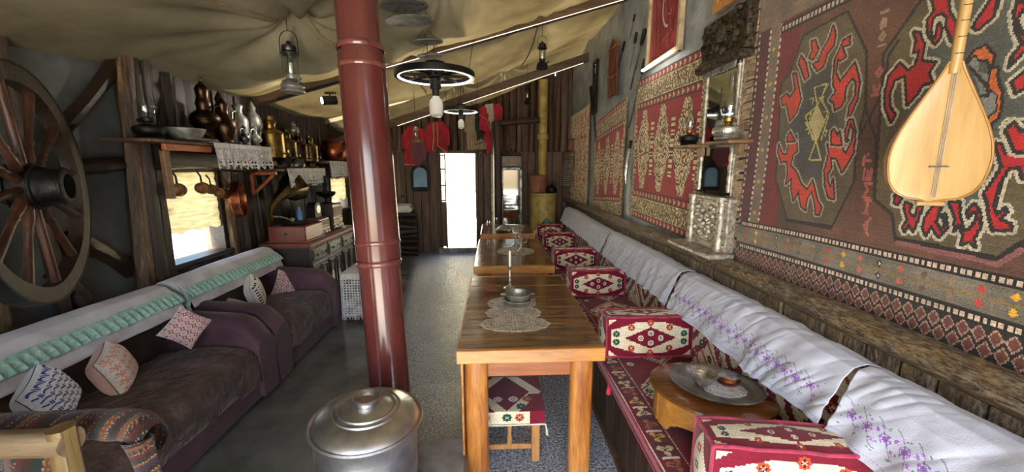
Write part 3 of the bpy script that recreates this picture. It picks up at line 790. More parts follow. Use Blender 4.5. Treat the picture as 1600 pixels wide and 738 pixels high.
# crocheted cushions ------------------------------------------------
def crochet_weave(n, base, yarn, kind):
    w = Weave(1, 1, 1/170., base); u = w.U*2-1; v = w.V*2-1
    if kind == 'rosette':
        k = 5; a = (w.U*k) % 1-.5; b = (w.V*k) % 1-.5; r = np.hypot(a, b); th = np.arctan2(b, a)
        yn = (np.abs(r-.40) < .06) | (np.abs(r-.22) < .045) | (r < .07) | ((np.abs(np.sin(th*4)) > .84) & (r < .46)) | ((np.hypot(np.abs(a)-.5, np.abs(b)-.5) < .13))
    elif kind == 'bars':
        a = (w.U*7) % 1; b = (w.V*9) % 1
        yn = ~((np.abs(a-.5) < .3) & (np.abs(b-.5) < .24)); yn |= (np.abs(w.U-.5) < .04)
    elif kind == 'shell':
        row = np.floor(w.V*9); a = ((w.U*5+0.5*(row % 2)) % 1)-.5; b = ((w.V*9) % 1)
        yn = ~((np.abs(a) < .33) & (np.abs(b-.5-.2*np.cos(a*6)) < .16)) ; yn &= ~((np.abs(np.abs(a)-.44) < .04) & (np.abs(b-.5) < .4))
    else:
        k = 5; a = (w.U*k) % 1-.5; b = (w.V*k) % 1-.5; r = np.hypot(a, b); th = np.arctan2(b, a)
        yn = (r > .43) | ((np.sin(th*6+r*8) > -.1) & (r > .14)) | (r < .06)
    w.put(yn, yarn); edge = np.maximum(np.abs(u), np.abs(v)) > .95; w.put(edge, yarn); w.jitter(.06); w.yn = yn | edge
    return w
def pillow(name, size, thick, w, mat, label, M, group, frill=True, plain=None):
    wb = Weave(1, 1, 1/40., plain or (200, 190, 190))
    def face(w, sgn, h=None):
        def fn(U, V):
            a = U*2-1; b = V*2-1
            pin = 1-0.07*(1-a*a)*0-0.09*((1-a**2)*b**2+(1-b**2)*a**2)
            z = thick/2*((1-a**4)*(1-b**4))**0.55
            if h is not None:
                yy = np.pad(h.astype(float), ((0, 1), (0, 1)), mode='edge'); z = z+0.004*yy
            P = [a*size/2*pin, b*size/2*pin, sgn*z]
            vec = np.stack([P[0], P[1], P[2], np.ones_like(a)], 0).reshape(4, -1)
            R = np.array(M) @ vec
            return R[0].reshape(a.shape), R[1].reshape(a.shape), R[2].reshape(a.shape)
        return sheet(w, fn, flip=sgn < 0)
    o = np_mesh(name, [face(w, 1, w.yn), face(wb, -1)], mat)
    tag(o, label, 'cushion', group); return o
def place(c, n, upv, roll=0):
    """frame at c with local z along n, local y roughly along upv"""
    n = Vector(n).normalized(); u = Vector(upv); u = (u-n*u.dot(n)).normalized(); x = u.cross(n)
    M = Matrix((x, u, n)).transposed().to_4x4(); M.translation = c
    return M @ Matrix.Rotation(roll, 4, 'Z')
G = 'crocheted scatter cushions on the sofas'
pillow('cushion', 0.215, 0.11, crochet_weave(0, (196, 70, 92), (232, 224, 220), 'rosette'), 'crochet', 'pink cushion with white lace rosettes standing on its corner by the purple sofa arm', place(atx(290, 512, -2.06), (0.75, -0.55, 0.25), (0, 0, 1), radians(45)), G)
pillow('cushion', 0.245, 0.15, crochet_weave(0, (232, 150, 132), (236, 224, 220), 'star'), 'crochet', 'salmon pink cushion with white crochet leaning on the middle of the nearer sofa back', place(atx(176, 577, -2.12), (0.82, 0.45, 0.28), (0.1, 0.3, 1), radians(24)), G, plain=(232, 190, 184))
pillow('cushion', 0.235, 0.14, crochet_weave(0, (36, 76, 168), (226, 230, 238), 'shell'), 'crochet', 'white crocheted cushion with blue showing through, behind the striped rolled blanket', place(atx(74, 622, -2.0), (0.8, 0.4, 0.3), (0, 0, 1), radians(16)), G, plain=(200, 208, 224))
pillow('cushion', 0.26, 0.13, crochet_weave(0, (34, 30, 34), (230, 224, 214), 'bars'), 'crochet', 'white cushion with rows of black gaps, upright on the farther sofa', place(atx(398, 458, -2.1), (0.88, 0.42, 0.2), (0.1, 0, 1), radians(14)), G, plain=(220, 214, 206))
pillow('cushion', 0.265, 0.12, crochet_weave(0, (176, 96, 104), (232, 218, 212), 'rosette'), 'crochet', 'small pink lace cushion in the far corner of the farther sofa', place(atx(450, 446, -2.1), (0.75, -0.55, 0.3), (0, 0.15, 1), radians(-22)), G, plain=(216, 190, 188))
pillow('cushion', 0.28, 0.10, crochet_weave(0, (206, 150, 140), (220, 208, 206), 'rosette'), 'crochet', 'pale pink lace cushion lying mostly hidden behind the two purple sofa arms', place(Vector((-2.10, 3.08, 0.475)), (0.45, -0.2, 0.85), (0, 1, 0.2), radians(8)), G)

# big wagon wheel ----------------------------------------------------
def wagon_wheel():
    hub = Vector((-2.3, 2.02, 1.556)); al = radians(28.8)
    d = Vector((-sin(al), cos(al), 0)); up = Vector((0, 0, 1)); ax = d.cross(up); ax = ax if ax.x > 0 else -ax
    t = thing('wagon_wheel', 'big old wooden wagon wheel with turned spokes leaning above the sofa', 'wheel', hub)
    R = 0.59
    P = lambda a, r, o=0: hub+d*(cos(a)*r)+up*(sin(a)*r)+ax*o
    mb = MB(); n = 64; vs = []; fs = []
    for i in range(n):
        a = 2*pi*i/n; wv = 0.004*sin(a*7)
        for r, o in ((R-0.085+wv, -0.035), (R-0.012, -0.04), (R-0.012, 0.035), (R-0.085+wv, 0.03)): vs.append(P(a, r, o))
    for i in range(n):
        for j in range(4): fs.append((i*4+j, i*4+(j+1) % 4, ((i+1) % n)*4+(j+1) % 4, ((i+1) % n)*4+j))
    mb.add(vs, fs); build('rim', mb, 'wheel_wood', t)
    mb = MB(); vs = []; fs = []
    for i in range(n):
        a = 2*pi*i/n
        for r, o in ((R-0.011, -0.042), (R, -0.042), (R, 0.037), (R-0.011, 0.037)): vs.append(P(a, r, o))
    for i in range(n):
        for j in range(4): fs.append((i*4+j, i*4+(j+1) % 4, ((i+1) % n)*4+(j+1) % 4, ((i+1) % n)*4+j))
    mb.add(vs, fs); build('iron_tyre', mb, 'iron', t)
    for k in range(12):
        a = 2*pi*(k+.25)/12; mb = MB()
        rr = [q*.72 for q in (0.03, 0.033, 0.027, 0.022, 0.03, 0.022, 0.024, 0.028, 0.03)]; ss = [0.09, 0.16, 0.2, 0.215, 0.235, 0.25, 0.33, 0.43, R-0.07]
        if k % 3 == 0: rr = [.02]*9
        mb.tube([P(a, s) for s in ss], rr, 10); build('spoke', mb, 'spoke_wood', t, 60)
    mb = MB()
    hp = [(-0.10, 0.07), (-0.06, 0.10), (-0.02, 0.105), (0.03, 0.105), (0.06, 0.098), (0.075, 0.088), (0.135, 0.084), (0.14, 0.07)]
    mb.tube([hub+ax*a for a, _ in hp], [r for _, r in hp], 24); 
    hb = build('hub', mb, 'iron', t)
    mb = MB(); mb.cyl(hub+ax*0.13, hub+ax*0.142, 0.062, n=20); build('hub_hole', mb, 'dark_hole', t)
    mb = MB()
    for o, r in ((-0.05, 0.106), (0.035, 0.108), (0.128, 0.088)): mb.ring(hub+ax*o, r, 0.008, ax, 28, 6)
    build('hub_band', mb, 'iron', t)
wagon_wheel()

# window shades, hanging coffee pots and copper pan -------------------
w = Weave(W1[1]-W1[0]-0.04, 0.5, 0.012)
def sh(U, V): return XL-0.02+0.004*np.sin(V*70), W1[0]+0.02+U, W1[3]-0.02-V+0.012*np.sin(U*30)*(V > .47)
v, q, c = sheet(w, sh); o = np_mesh('straw_blind', [(v, q, None)], 'straw_shade', solid=0.004); tag(o, 'yellow woven straw blind glowing in the window above the sofas', 'blind')
w = Weave(W2[1]-W2[0]-0.04, 0.36, 0.02)
def sh(U, V): return XL-0.02+0.004*np.sin(V*70), W2[0]+0.02+U, W2[3]-0.02-V+0.02*np.sin(U*20)*(V > .3)
v, q, c = sheet(w, sh); o = np_mesh('straw_blind', [(v, q, None)], 'straw_shade', solid=0.004); tag(o, 'narrow straw blind in the small far window behind the dresser', 'blind')

def cezve(px, py, s, label, mat='mug_wood'):
    p = atx(px, py, -2.50); t = thing('coffee_pot', label, 'coffee pot', p, 0, 'copper coffee pots hanging along the window')
    M = Matrix.Translation(p) @ Vector((.45, -.88, .05)).to_track_quat('Z', 'Y').to_matrix().to_4x4() @ Matrix.Scale(s, 4)
    mb = MB(); mb.lathe([(0.001, -0.03), (0.034, -0.03), (0.036, -0.01), (0.026, 0.02), (0.032, 0.035), (0.03, 0.033), (0.023, 0.018), (0.03, -0.01), (0.001, -0.026)], n=18, M=M); build('body', mb, mat, t)
    mb = MB(); mb.tube([p+Vector((0, 0, 0.02*s)), p+Vector((-0.01, 0.01, 0.07*s)), p+Vector((-0.03, 0.0, 0.10*s))], 0.005*s, 6); build('handle', mb, 'iron', t)
for i, (px, py, s) in enumerate([(278, 297, 1.5), (316, 294, 1.45), (330, 296, 1.25), (343, 301, 1.3), (355, 303, 1.5)]):
    cezve(px, py, s, ['leftmost copper coffee pot hanging alone at the top of the window', 'second copper coffee pot hanging in the window, left of a cluster', 'small coffee pot in the middle of the hanging cluster', 'small copper coffee pot, fourth along the window top', 'copper coffee pot hanging next to the big round pan'][i])
c = atx(372, 312, -2.46); t = thing('copper_pan', 'large round copper pan hanging on the post right of the window', 'pan', c)
M = Matrix.Translation(c) @ Vector((1, .42, .05)).to_track_quat('Z', 'Y').to_matrix().to_4x4()
mb = MB(); mb.lathe([(0.001, -0.05), (0.14, -0.05), (0.165, -0.03), (0.17, 0.03), (0.178, 0.035), (0.178, 0.041), (0.165, 0.04), (0.158, -0.02), (0.135, -0.042), (0.001, -0.042)], n=36, M=M); build('bowl', mb, 'copper', t)
mb = MB(); mb.ring(c+Vector((0, 0, 0.2)), 0.03, 0.005, (1, -.5, 0), 18, 6); build('hanging_ring', mb, 'iron', t)

# shelves with lace edging --------------------------------------------
def shelf(y0, y1, z, dep, label, brackets, mat='plank_dark'):
    t = thing('wall_shelf', label, 'shelf', (XL, (y0+y1)/2, z), 0, 'rustic plank shelves along the log wall')
    mb = MB(); mb.box((XL+dep/2, (y0+y1)/2, z-0.0125), (dep, y1-y0, 0.025), bev=0.006); build('board', mb, mat, t)
    for yb in brackets:
        mb = MB(); mb.box((XL+dep/2-.01, yb, z-0.045), (dep-0.03, 0.035, 0.035), bev=0.004); mb.box((XL+0.015, yb, z-0.15), (0.035, 0.035, 0.24), bev=0.004)
        a = Vector((XL+dep-0.06, yb, z-0.06)); b = Vector((XL+0.03, yb, z-0.25)); mb.tube([a, b], 0.019, 4); build('bracket', mb, 'orange_wood', t)
shelf(2.72, 4.18, 1.845, 0.32, 'first plank shelf above the window, carrying the oil lamp and copper pots', (3.98,))
shelf(4.22, 5.42, 1.635, 0.30, 'second, lower plank shelf with brass samovars and an orange bracket', (4.27,))
shelf(5.46, 6.7, 1.735, 0.30, 'third plank shelf at the far end, holding the big round copper pot', (6.5,))
mb = MB(); mb.box((-2.32, 3.10, 1.795), (0.03, 0.46, 0.05), bev=0.005); o = build('shelf_support', mb, 'orange_wood'); mb = MB(); mb.box((-2.32, 2.875, 1.60), (0.035, 0.055, 0.34), bev=0.005); build('upright', mb, 'bracket_wood', o)
o; tag(o, 'orange painted timber angle propping the near end of the first shelf', 'shelf support')

def lace_edge(y0, y1, z, x, drop, label, seed, teeth):
    w = Weave(y1-y0, drop, 0.006); U, V = w.U, w.V
    s = V/drop; edge = 1-0.16*np.abs(np.sin(U*pi/teeth))-0.05*vnoise(U, V, 40, seed)
    a = (U/0.034) % 1-.5; b = (V/0.034) % 1-.5
    holes = (np.hypot(a, b) < .26) & (s > .62) | ((np.hypot((U/0.12) % 1-.5, (s-.42)*1.6) > .3) & (np.abs(((U+V)/0.02) % 1-.5) < .2) & (s > .15) & (s < .62) & (((V/0.012) % 1) < .5))
    mask = (s < edge) & ~holes
    def fn(U, V):
        s = V/drop; f = np.sin(U*2*pi/0.085+2*np.sin(U*7+seed)); return x+0.012+0.014*s*f+0.012*s, y0+U+0.006*s*f, z+0.004-V
    v, q, c = sheet(w, fn, mask=mask); o = np_mesh('lace_edging', [(v, q, None)], 'lace_white', solid=0.002)
    w2 = Weave(y1-y0, 0.12, 0.03); v, q, c = sheet(w2, lambda U, V: (x+0.014-V, y0+U, z+0.008+0*U)); b = np_mesh('shelf_top_cloth', [(v, q, None)], 'lace_white', solid=0.003)
    tag(o, label, 'lace', 'crocheted lace edgings hanging from the shelves'); o2 = b; b.parent = o
lace_edge(3.30, 4.12, 1.845, XL+0.32, 0.22, 'white lace edging hanging from the first shelf above the window', 1, 0.045)
lace_edge(4.42, 5.38, 1.635, XL+0.30, 0.22, 'greyish lace runner with pointed fringe on the second shelf', 2, 0.06)
lace_edge(5.55, 6.68, 1.735, XL+0.30, 0.26, 'white lace runner on the third shelf in front of the far window', 3, 0.06)

# vessels -------------------------------------------------------------
PROF = {
 'urn': [(0.001, 0), (0.09, 0), (0.10, 0.01), (0.085, 0.03), (0.07, 0.07), (0.075, 0.09), (0.115, 0.13), (0.135, 0.165), (0.13, 0.20), (0.10, 0.225), (0.062, 0.245), (0.06, 0.27), (0.068, 0.29), (0.06, 0.31), (0.05, 0.34), (0.055, 0.38), (0.058, 0.40), (0.04, 0.425), (0.02, 0.44), (0.012, 0.455), (0.018, 0.47), (0.001, 0.485)],
 'jug': [(0.001, 0), (0.07, 0), (0.075, 0.01), (0.065, 0.025), (0.095, 0.06), (0.115, 0.11), (0.10, 0.16), (0.06, 0.19), (0.045, 0.215), (0.05, 0.25), (0.06, 0.27), (0.055, 0.272), (0.03, 0.29), (0.012, 0.31), (0.001, 0.32)],
 'milk': [(0.001, 0), (0.085, 0), (0.09, 0.01), (0.09, 0.17), (0.08, 0.19), (0.045, 0.215), (0.04, 0.24), (0.055, 0.27), (0.05, 0.275), (0.03, 0.285), (0.001, 0.29)],
 'ewer': [(0.001, 0), (0.05, 0), (0.055, 0.008), (0.025, 0.03), (0.03, 0.045), (0.075, 0.08), (0.08, 0.12), (0.05, 0.165), (0.026, 0.19), (0.022, 0.24), (0.035, 0.27), (0.02, 0.29), (0.008, 0.30), (0.001, 0.31)],
 'kettle': [(0.001, 0), (0.09, 0), (0.10, 0.012), (0.11, 0.05), (0.09, 0.10), (0.05, 0.12), (0.045, 0.125), (0.02, 0.14), (0.012, 0.15), (0.018, 0.165), (0.001, 0.175)],
 'bowl': [(0.001, 0), (0.07, 0), (0.10, 0.02), (0.125, 0.07), (0.13, 0.085), (0.124, 0.085), (0.115, 0.068), (0.09, 0.03), (0.001, 0.015)],
 'samovar': [(0.001, 0), (0.085, 0), (0.09, 0.02), (0.05, 0.03), (0.045, 0.06), (0.06, 0.075), (0.095, 0.09), (0.10, 0.11), (0.098, 0.28), (0.105, 0.29), (0.10, 0.30), (0.06, 0.32), (0.04, 0.33), (0.042, 0.37), (0.055, 0.385), (0.03, 0.40), (0.028, 0.43), (0.001, 0.435)],
 'bulb': [(0.001, 0), (0.04, 0), (0.045, 0.01), (0.02, 0.03), (0.03, 0.05), (0.07, 0.08), (0.08, 0.12), (0.06, 0.16), (0.03, 0.18), (0.035, 0.2), (0.02, 0.215), (0.001, 0.235)],
 'bigpot': [(0.001, 0), (0.10, 0), (0.15, 0.05), (0.165, 0.13), (0.15, 0.21), (0.12, 0.24), (0.13, 0.26), (0.125, 0.262), (0.05, 0.275), (0.001, 0.28)],
 'can': [(0.001, 0), (0.05, 0), (0.052, 0.01), (0.052, 0.12), (0.03, 0.14), (0.02, 0.16), (0.025, 0.18), (0.001, 0.185)],
}
VN = dict(urn='covered_urn', jug='lidded_jug', milk='churn', ewer='ewer', kettle='kettle', bowl='bowl', samovar='samovar', bulb='flask', bigpot='cauldron', can='canister')
def vessel(kind, loc, s, mat, label, group, handle=True, rz=0.0, sz=1.0, sr=1.0):
    t = thing(VN[kind], label, VN[kind].replace('_', ' ').split()[-1], loc, rz, group); l = Vector(loc)
    pr = [(r*s*sr, z*s*sz) for r, z in PROF[kind]]; mb = MB(); mb.lathe(pr, l, 26); build('body', mb, mat, t, 50)
    H = max(z for _, z in pr); R = max(r for r, _ in pr)
    zr = [z for r, z in pr if r == R][0]
    if kind in ('jug', 'ewer', 'kettle', 'milk'):
        mb = MB(); a = l+Vector((0, -R*0.85, zr*1.05)); b = l+Vector((0, -R*0.3, H*0.82)); mb.tube([a, a+Vector((0, -R*0.6, R*0.3)), l+Vector((0, -R*1.15, H*0.75)), b], 0.006*s+0.002, 8); build('handle', mb, mat, t)
        if kind != 'milk':
            mb = MB(); a = l+Vector((0, R*0.8, zr*0.8)); mb.tube([a, a+Vector((0, R*0.6, R*0.5)), l+Vector((0, R*1.7, H*0.72))], [0.02*s, 0.013*s, 0.008*s], 8); build('spout', mb, mat, t)
    if kind == 'samovar':
        for sgn in (-1, 1):
            mb = MB(); a = l+Vector((0, sgn*R*.95, H*0.62)); mb.tube([a, a+Vector((0, sgn*0.04*s, 0.01)), a+Vector((0, sgn*0.045*s, -0.04*s)), a+Vector((0, 0, -0.05*s))], 0.006*s, 6); build('handle', mb, 'iron', t)
        mb = MB(); a = l+Vector((R*.9, 0, H*0.28)); mb.tube([a, a+Vector((0.05*s, 0, 0)), a+Vector((0.055*s, 0, -0.02*s))], 0.007*s, 8); mb.box(a+Vector((0.035*s, 0, 0.02*s)), (0.008*s, 0.03*s, 0.02*s)); build('tap', mb, mat, t)
    if kind in ('bowl', 'bigpot', 'urn'):
        mb = MB(); mb.ring(l+Vector((0, 0, zr)), R*0.985, 0.004*s, n=30, m=6); build('rim', mb, mat, t)
    return t
G1 = 'metal vessels on the first shelf'; G2 = 'metal vessels on the second shelf'; G3 = 'metal vessels on the third shelf'
S1, S2, S3 = 1.853, 1.643, 1.743
def at(px, x): return atx(px, 220, x).y
vessel('bowl', (-2.38, at(290, -2.38), S1), 1.05, 'pewter', 'grey pewter bowl standing at the near end of the first shelf', G1)
vessel('urn', (-2.43, at(325, -2.43), S1), 1.08, 'copper_dark', 'tall copper covered urn, the tallest vessel on the first shelf', G1, sz=1.02, sr=.78)
vessel('jug', (-2.36, at(354, -2.36), S1), 1.25, 'copper_dark', 'round bellied dark copper jug right of the tall urn', G1, sr=.66)
vessel('bulb', (-2.52, at(350, -2.52), S1), 2.1, 'copper_dark', 'dark round flask behind the copper jug on the first shelf', G1, sr=.45)
vessel('milk', (-2.45, at(377, -2.45), S1), 1.4, 'pewter', 'cylindrical pewter churn with domed shoulder on the first shelf', G1, sr=.62)
vessel('ewer', (-2.35, at(383, -2.35), S1), 0.62, 'steel_dark', 'small dark ewer in front of the churn on the first shelf', G1)
vessel('bulb', (-2.47, at(399, -2.47), S1), 2.0, 'pewter', 'pewter flask with a globe body at the far end of the first shelf', G1, sr=.52)
vessel('ewer', (-2.36, at(400, -2.36), S1), 0.68, 'pewter', 'small pewter ewer above the far end of the first lace edging', G1)
vessel('can', (-2.36, at(362, -2.36), S1), 0.8, 'iron', 'little black canister between the urn and the jug', G1)
mb = MB(); mb.lathe([(0.001, 0), (0.11, 0.002), (0.15, 0.012), (0.148, 0.017), (0.11, 0.008), (0.001, 0.006)], (-2.36, 3.24, S1), 30, sy=1.0); o = build('plate', mb, 'pewter'); tag(o, 'flat pewter plate overhanging the first shelf below the copper urn', 'plate', G1)
vessel('samovar', (-2.42, at(424, -2.42), S2), 1.28, 'brass', 'largest pale brass samovar at the near end of the second shelf', G2)
vessel('samovar', (-2.46, at(448, -2.46), S2), 1.05, 'brass_dark', 'middle brass samovar behind the black kettle', G2)
vessel('samovar', (-2.44, at(466, -2.44), S2), 0.98, 'copper_dark', 'coppery ribbed samovar, third on the second shelf', G2)
vessel('samovar', (-2.42, at(483, -2.42), S2), 0.98, 'brass_dark', 'brass samovar at the far end of the second shelf', G2)
vessel('kettle', (-2.34, at(440, -2.34), S2), 0.85, 'iron', 'black kettle in front of the largest samovar', G2)
vessel('kettle', (-2.34, at(460, -2.34), S2), 0.85, 'steel_dark', 'dark steel kettle in front of the middle samovar', G2)
vessel('bulb', (-2.5, at(460, -2.5), S2+0.36), 0.9, 'pewter', 'pewter flask raised above the samovars of the second shelf', G2)
vessel('bowl', (-2.36, 4.27, S2), 0.7, 'steel_dark', 'shallow dark bowl above the orange bracket of the second shelf', G2, sz=0.5)
vessel('bigpot', (-2.44, at(520, -2.44), S3), 1.15, 'copper', 'big round copper cauldron on the third shelf', G3)
vessel('jug', (-2.42, at(541, -2.42), S3), 0.85, 'silver', 'bright silver jug beside the copper cauldron', G3)
mb = MB(); YS = at(460, -2.5); mb.box((-2.5, YS, S2+0.345), (0.12, 0.14, 0.02), bev=0.004); mb.box((-2.55, YS, S2+0.17), (0.03, 0.03, 0.34)); o = build('stand', mb, 'iron'); tag(o, 'small iron stand carrying the raised pewter flask', 'stand')

# lamps ----------------------------------------------------------------
def oil_lamp(loc, s, base_mat, label, group=None, burner='brass'):
    t = thing('oil_lamp', label, 'oil lamp', loc, 0, group); l = Vector(loc)
    f = lambda pr: [(r*s, z*s) for r, z in pr]
    mb = MB(); mb.lathe(f([(0.001, 0), (0.055, 0), (0.06, 0.01), (0.05, 0.016), (0.062, 0.022), (0.07, 0.04), (0.066, 0.055), (0.045, 0.066), (0.02, 0.07), (0.001, 0.07)]), l, 26); build('font', mb, base_mat, t)
    mb = MB(); mb.lathe(f([(0.001, 0.068), (0.02, 0.07), (0.018, 0.08), (0.028, 0.085), (0.03, 0.10), (0.02, 0.105), (0.001, 0.11)]), l, 20); mb.cyl(l+Vector((0, -.02*s, .085*s)), l+Vector((0, -.05*s, .085*s)), .003*s, n=6); mb.cyl(l+Vector((0, -.05*s, .085*s)), l+Vector((0, -.054*s, .085*s)), .009*s, n=10); build('burner', mb, burner, t)
    mb = MB(); mb.lathe(f([(0.024, 0.10), (0.036, 0.125), (0.043, 0.15), (0.038, 0.18), (0.024, 0.21), (0.018, 0.24), (0.017, 0.31)]), l, 22)
    me = bpy.data.meshes.new('g'); vs = mb.v; fs = [q for q in mb.f if len(q) == 4]; mb2 = MB(); mb2.v = vs; mb2.f = fs; build('chimney', mb2, 'glass', t, 60)
    return t
oil_lamp((-2.42, 2.90, S1), 1.35, 'iron', 'oil lamp with clear glass chimney at the near end of the first shelf', 'glass chimney oil lamps', 'iron')

def lantern(p, s, label, top=None, mats=('pewter', 'glass', 'steel_dark'), globe=True):
    """pressure lantern hanging: p = bottom centre"""
    t = thing('lantern', label, 'lantern', p, 0, 'lanterns hanging from the ceiling'); l = Vector(p); f = lambda pr: [(r*s, z*s) for r, z in pr]
    mb = MB(); mb.lathe(f([(0.001, 0), (0.075, 0), (0.08, 0.008), (0.072, 0.03), (0.078, 0.04), (0.06, 0.075), (0.035, 0.09), (0.04, 0.105), (0.04, 0.12), (0.001, 0.12)]), l, 24)
    mb.cyl(l+Vector((0.05*s, -.03*s, 0.06*s)), l+Vector((0.085*s, -.05*s, 0.085*s)), .009*s, n=8); build('tank', mb, mats[0], t)
    mb = MB(); mb.lathe(f([(0.032, 0.12), (0.042, 0.14), (0.042, 0.235), (0.034, 0.25)]), l, 20); mb.f = [q for q in mb.f if len(q) == 4]; build('globe', mb, mats[1], t)
    mb = MB(); mb.cyl(l+Vector((0, 0, .12*s)), l+Vector((0, 0, .2*s)), .012*s, n=8); build('mantle', mb, 'bulb_white', t)
    mb = MB(); mb.lathe(f([(0.03, 0.245), (0.062, 0.25), (0.062, 0.262), (0.045, 0.275), (0.05, 0.285), (0.045, 0.31), (0.02, 0.32), (0.012, 0.34), (0.001, 0.345)]), l, 22); build('cap', mb, mats[2], t)
    mb = MB()
    for k in range(4):
        a = pi/4+k*pi/2; q = Vector((cos(a)*0.05*s, sin(a)*0.05*s, 0)); mb.cyl(l+q+Vector((0, 0, .11*s)), l+q+Vector((0, 0, .25*s)), .003*s, n=6)
    build('cage', mb, mats[2], t)
    mb = MB(); h = [(l.x-0.062*s, l.y, l.z+.255*s)]
    for k in range(9): a = pi-pi*k/8; h.append((l.x+0.062*s*cos(a), l.y, l.z+(.34+.07*sin(a))*s))
    h.append((l.x+0.062*s, l.y, l.z+.255*s)); mb.tube(h, .003*s, 6); zt = l.z+.41*s
    top = top if top else canvas_z(l.x, l.y)
    mb.cyl((l.x, l.y, zt), (l.x, l.y, max(top, zt+.02)), 0.0025, n=6); build('handle', mb, 'iron', t)
lantern(atx(458, 145, -1.535), 1.08, 'pewter pressure lantern hanging on the left, before the beam with the spotlight')
lantern(aty(847, 108, 4.2), 0.78, 'dark lantern hanging right of the wheel lamps, nearest the carpet wall', mats=('iron', 'glass', 'iron'))
lantern(aty(824, 163, 5.9), 0.72, 'small black lantern hanging in front of the far log wall', mats=('iron', 'glass', 'iron'))
lantern(aty(650, 222, 5.3), 0.62, 'little brass lantern hanging in front of the red shirt', mats=('brass', 'glass', 'silver'))

# dresser and what stands on it ------------------------------------------
def dresser():
    y0, y1, x0, x1, h = 4.16, 5.50, -2.50, -2.02, 0.84
    t = thing('dresser', 'dark carved wooden dresser with drawers standing beyond the sofas', 'dresser', (-2.26, 4.83, 0))
    mb = MB(); mb.box(((x0+x1)/2, (y0+y1)/2, 0.43), (x1-x0, y1-y0, 0.76), bev=0.01); mb.box(((x0+x1)/2, (y0+y1)/2, 0.04), (x1-x0+.04, y1-y0+.04, 0.08), bev=0.01); build('carcass', mb, 'dresser_wood', t)
    mb = MB(); mb.box(((x0+x1)/2+.02, (y0+y1)/2, h-0.012), (x1-x0+0.07, y1-y0+0.08, 0.03), bev=0.01); mb.box(((x0+x1)/2+.01, (y0+y1)/2, h-0.035), (x1-x0+0.04, y1-y0+0.04, 0.02), bev=0.005)
    n = 34
    for i in range(n): mb.box((x1+0.022, y0+(i+.5)*(y1-y0)/n, h-0.055), (0.018, 0.02, 0.022), bev=.003)
    build('top', mb, 'box_wood', t)
    for k in range(3):
        ya = y0+0.04+k*(y1-y0-.08)/3; yb = ya+(y1-y0-.08)/3-0.03; yc = (ya+yb)/2
        mb = MB(); mb.box((x1+0.01, yc, 0.69), (0.03, yb-ya, 0.15), bev=0.006)
        for zz in (0.745, 0.635): mb.box((x1+0.028, yc, zz), (0.012, yb-ya-.02, 0.012), bev=0.003)
        for yy in (ya+.015, yb-.015): mb.box((x1+0.028, yy, 0.69), (0.012, 0.012, 0.12), bev=0.003)
        d = build('drawer', mb, 'dresser_wood', t)
        for yy in (ya+0.09, yb-0.09): mb = MB(); mb.ball((x1+0.045, yy, 0.69), 0.015, 10, 6); build('knob', mb, 'brass_dark', d)
        for q in range(2):
            a = ya+q*(yb-ya)/2; b = a+(yb-ya)/2-.01; m_ = (a+b)/2
            mb = MB(); mb.box((x1+0.008, m_, 0.34), (0.024, b-a, 0.46), bev=0.005)
            for zz in (0.14, 0.54): mb.box((x1+0.026, m_, zz), (0.014, b-a-.05, 0.014), bev=.003)
            for yy in (a+.03, b-.03): mb.box((x1+0.026, yy, 0.34), (0.014, 0.014, 0.40), bev=.003)
            dd = build('door', mb, 'dresser_wood', t); mb = MB(); mb.ball((x1+0.035, b-.02 if q == 0 else a+.02, 0.50), 0.013, 10, 6); build('knob', mb, 'brass_dark', dd)
    for yy in (y0+.02, y1-.02): 
        mb = MB(); mb.tube([(x1+.015, yy, .1), (x1+.015, yy, .3), (x1+.015, yy, .5), (x1+.015, yy, .78)], [.02, .016, .022, .018], 10); build('corner_column', mb, 'dresser_wood', t)
dresser()
T = 0.845
def gramophone():
    t = thing('gramophone', 'old gramophone in a reddish wooden box with a dark flared horn, nearest on the dresser', 'gramophone', (-2.26, 4.42, T))
    mb = MB(); mb.box((-2.25, 4.42, T+0.09), (0.40, 0.42, 0.17), bev=0.01); mb.box((-2.25, 4.42, T+0.01), (0.44, 0.46, 0.02), bev=0.005); build('case', mb, 'box_wood', t)
    mb = MB(); mb.lathe([(0.001, 0), (0.15, 0), (0.152, 0.006), (0.148, 0.012), (0.001, 0.012)], (-2.25, 4.42, T+0.185), 32); build('turntable', mb, 'black_paint', t)
    mb = MB(); mb.tube([(-2.25, 4.22, T+0.1), (-2.25, 4.15, T+0.1), (-2.25, 4.15, T+.05)], 0.007, 8); build('crank', mb, 'steel_dark', t)
    mb = MB(); pts = [(-2.42, 4.26, T+.16), (-2.42, 4.24, T+.30), (-2.42, 4.27, T+.38), (-2.40, 4.36, T+.46), (-2.38, 4.50, T+.53), (-2.36, 4.68, T+.58)]
    mb.tube(pts, [.02, .02, .025, .045, .075, .17], 14, cap=False, sq=lambda a: 1+.06*cos(7*a)); build('horn', mb, 'brass_dark', t, solid=.003)
    mb = MB(); mb.tube([(-2.42, 4.26, T+.28), (-2.36, 4.32, T+.27), (-2.28, 4.40, T+.22)], .009, 8); mb.cyl((-2.28, 4.40, T+.2), (-2.28, 4.42, T+.24), .022); build('tone_arm', mb, 'silver', t)
gramophone()
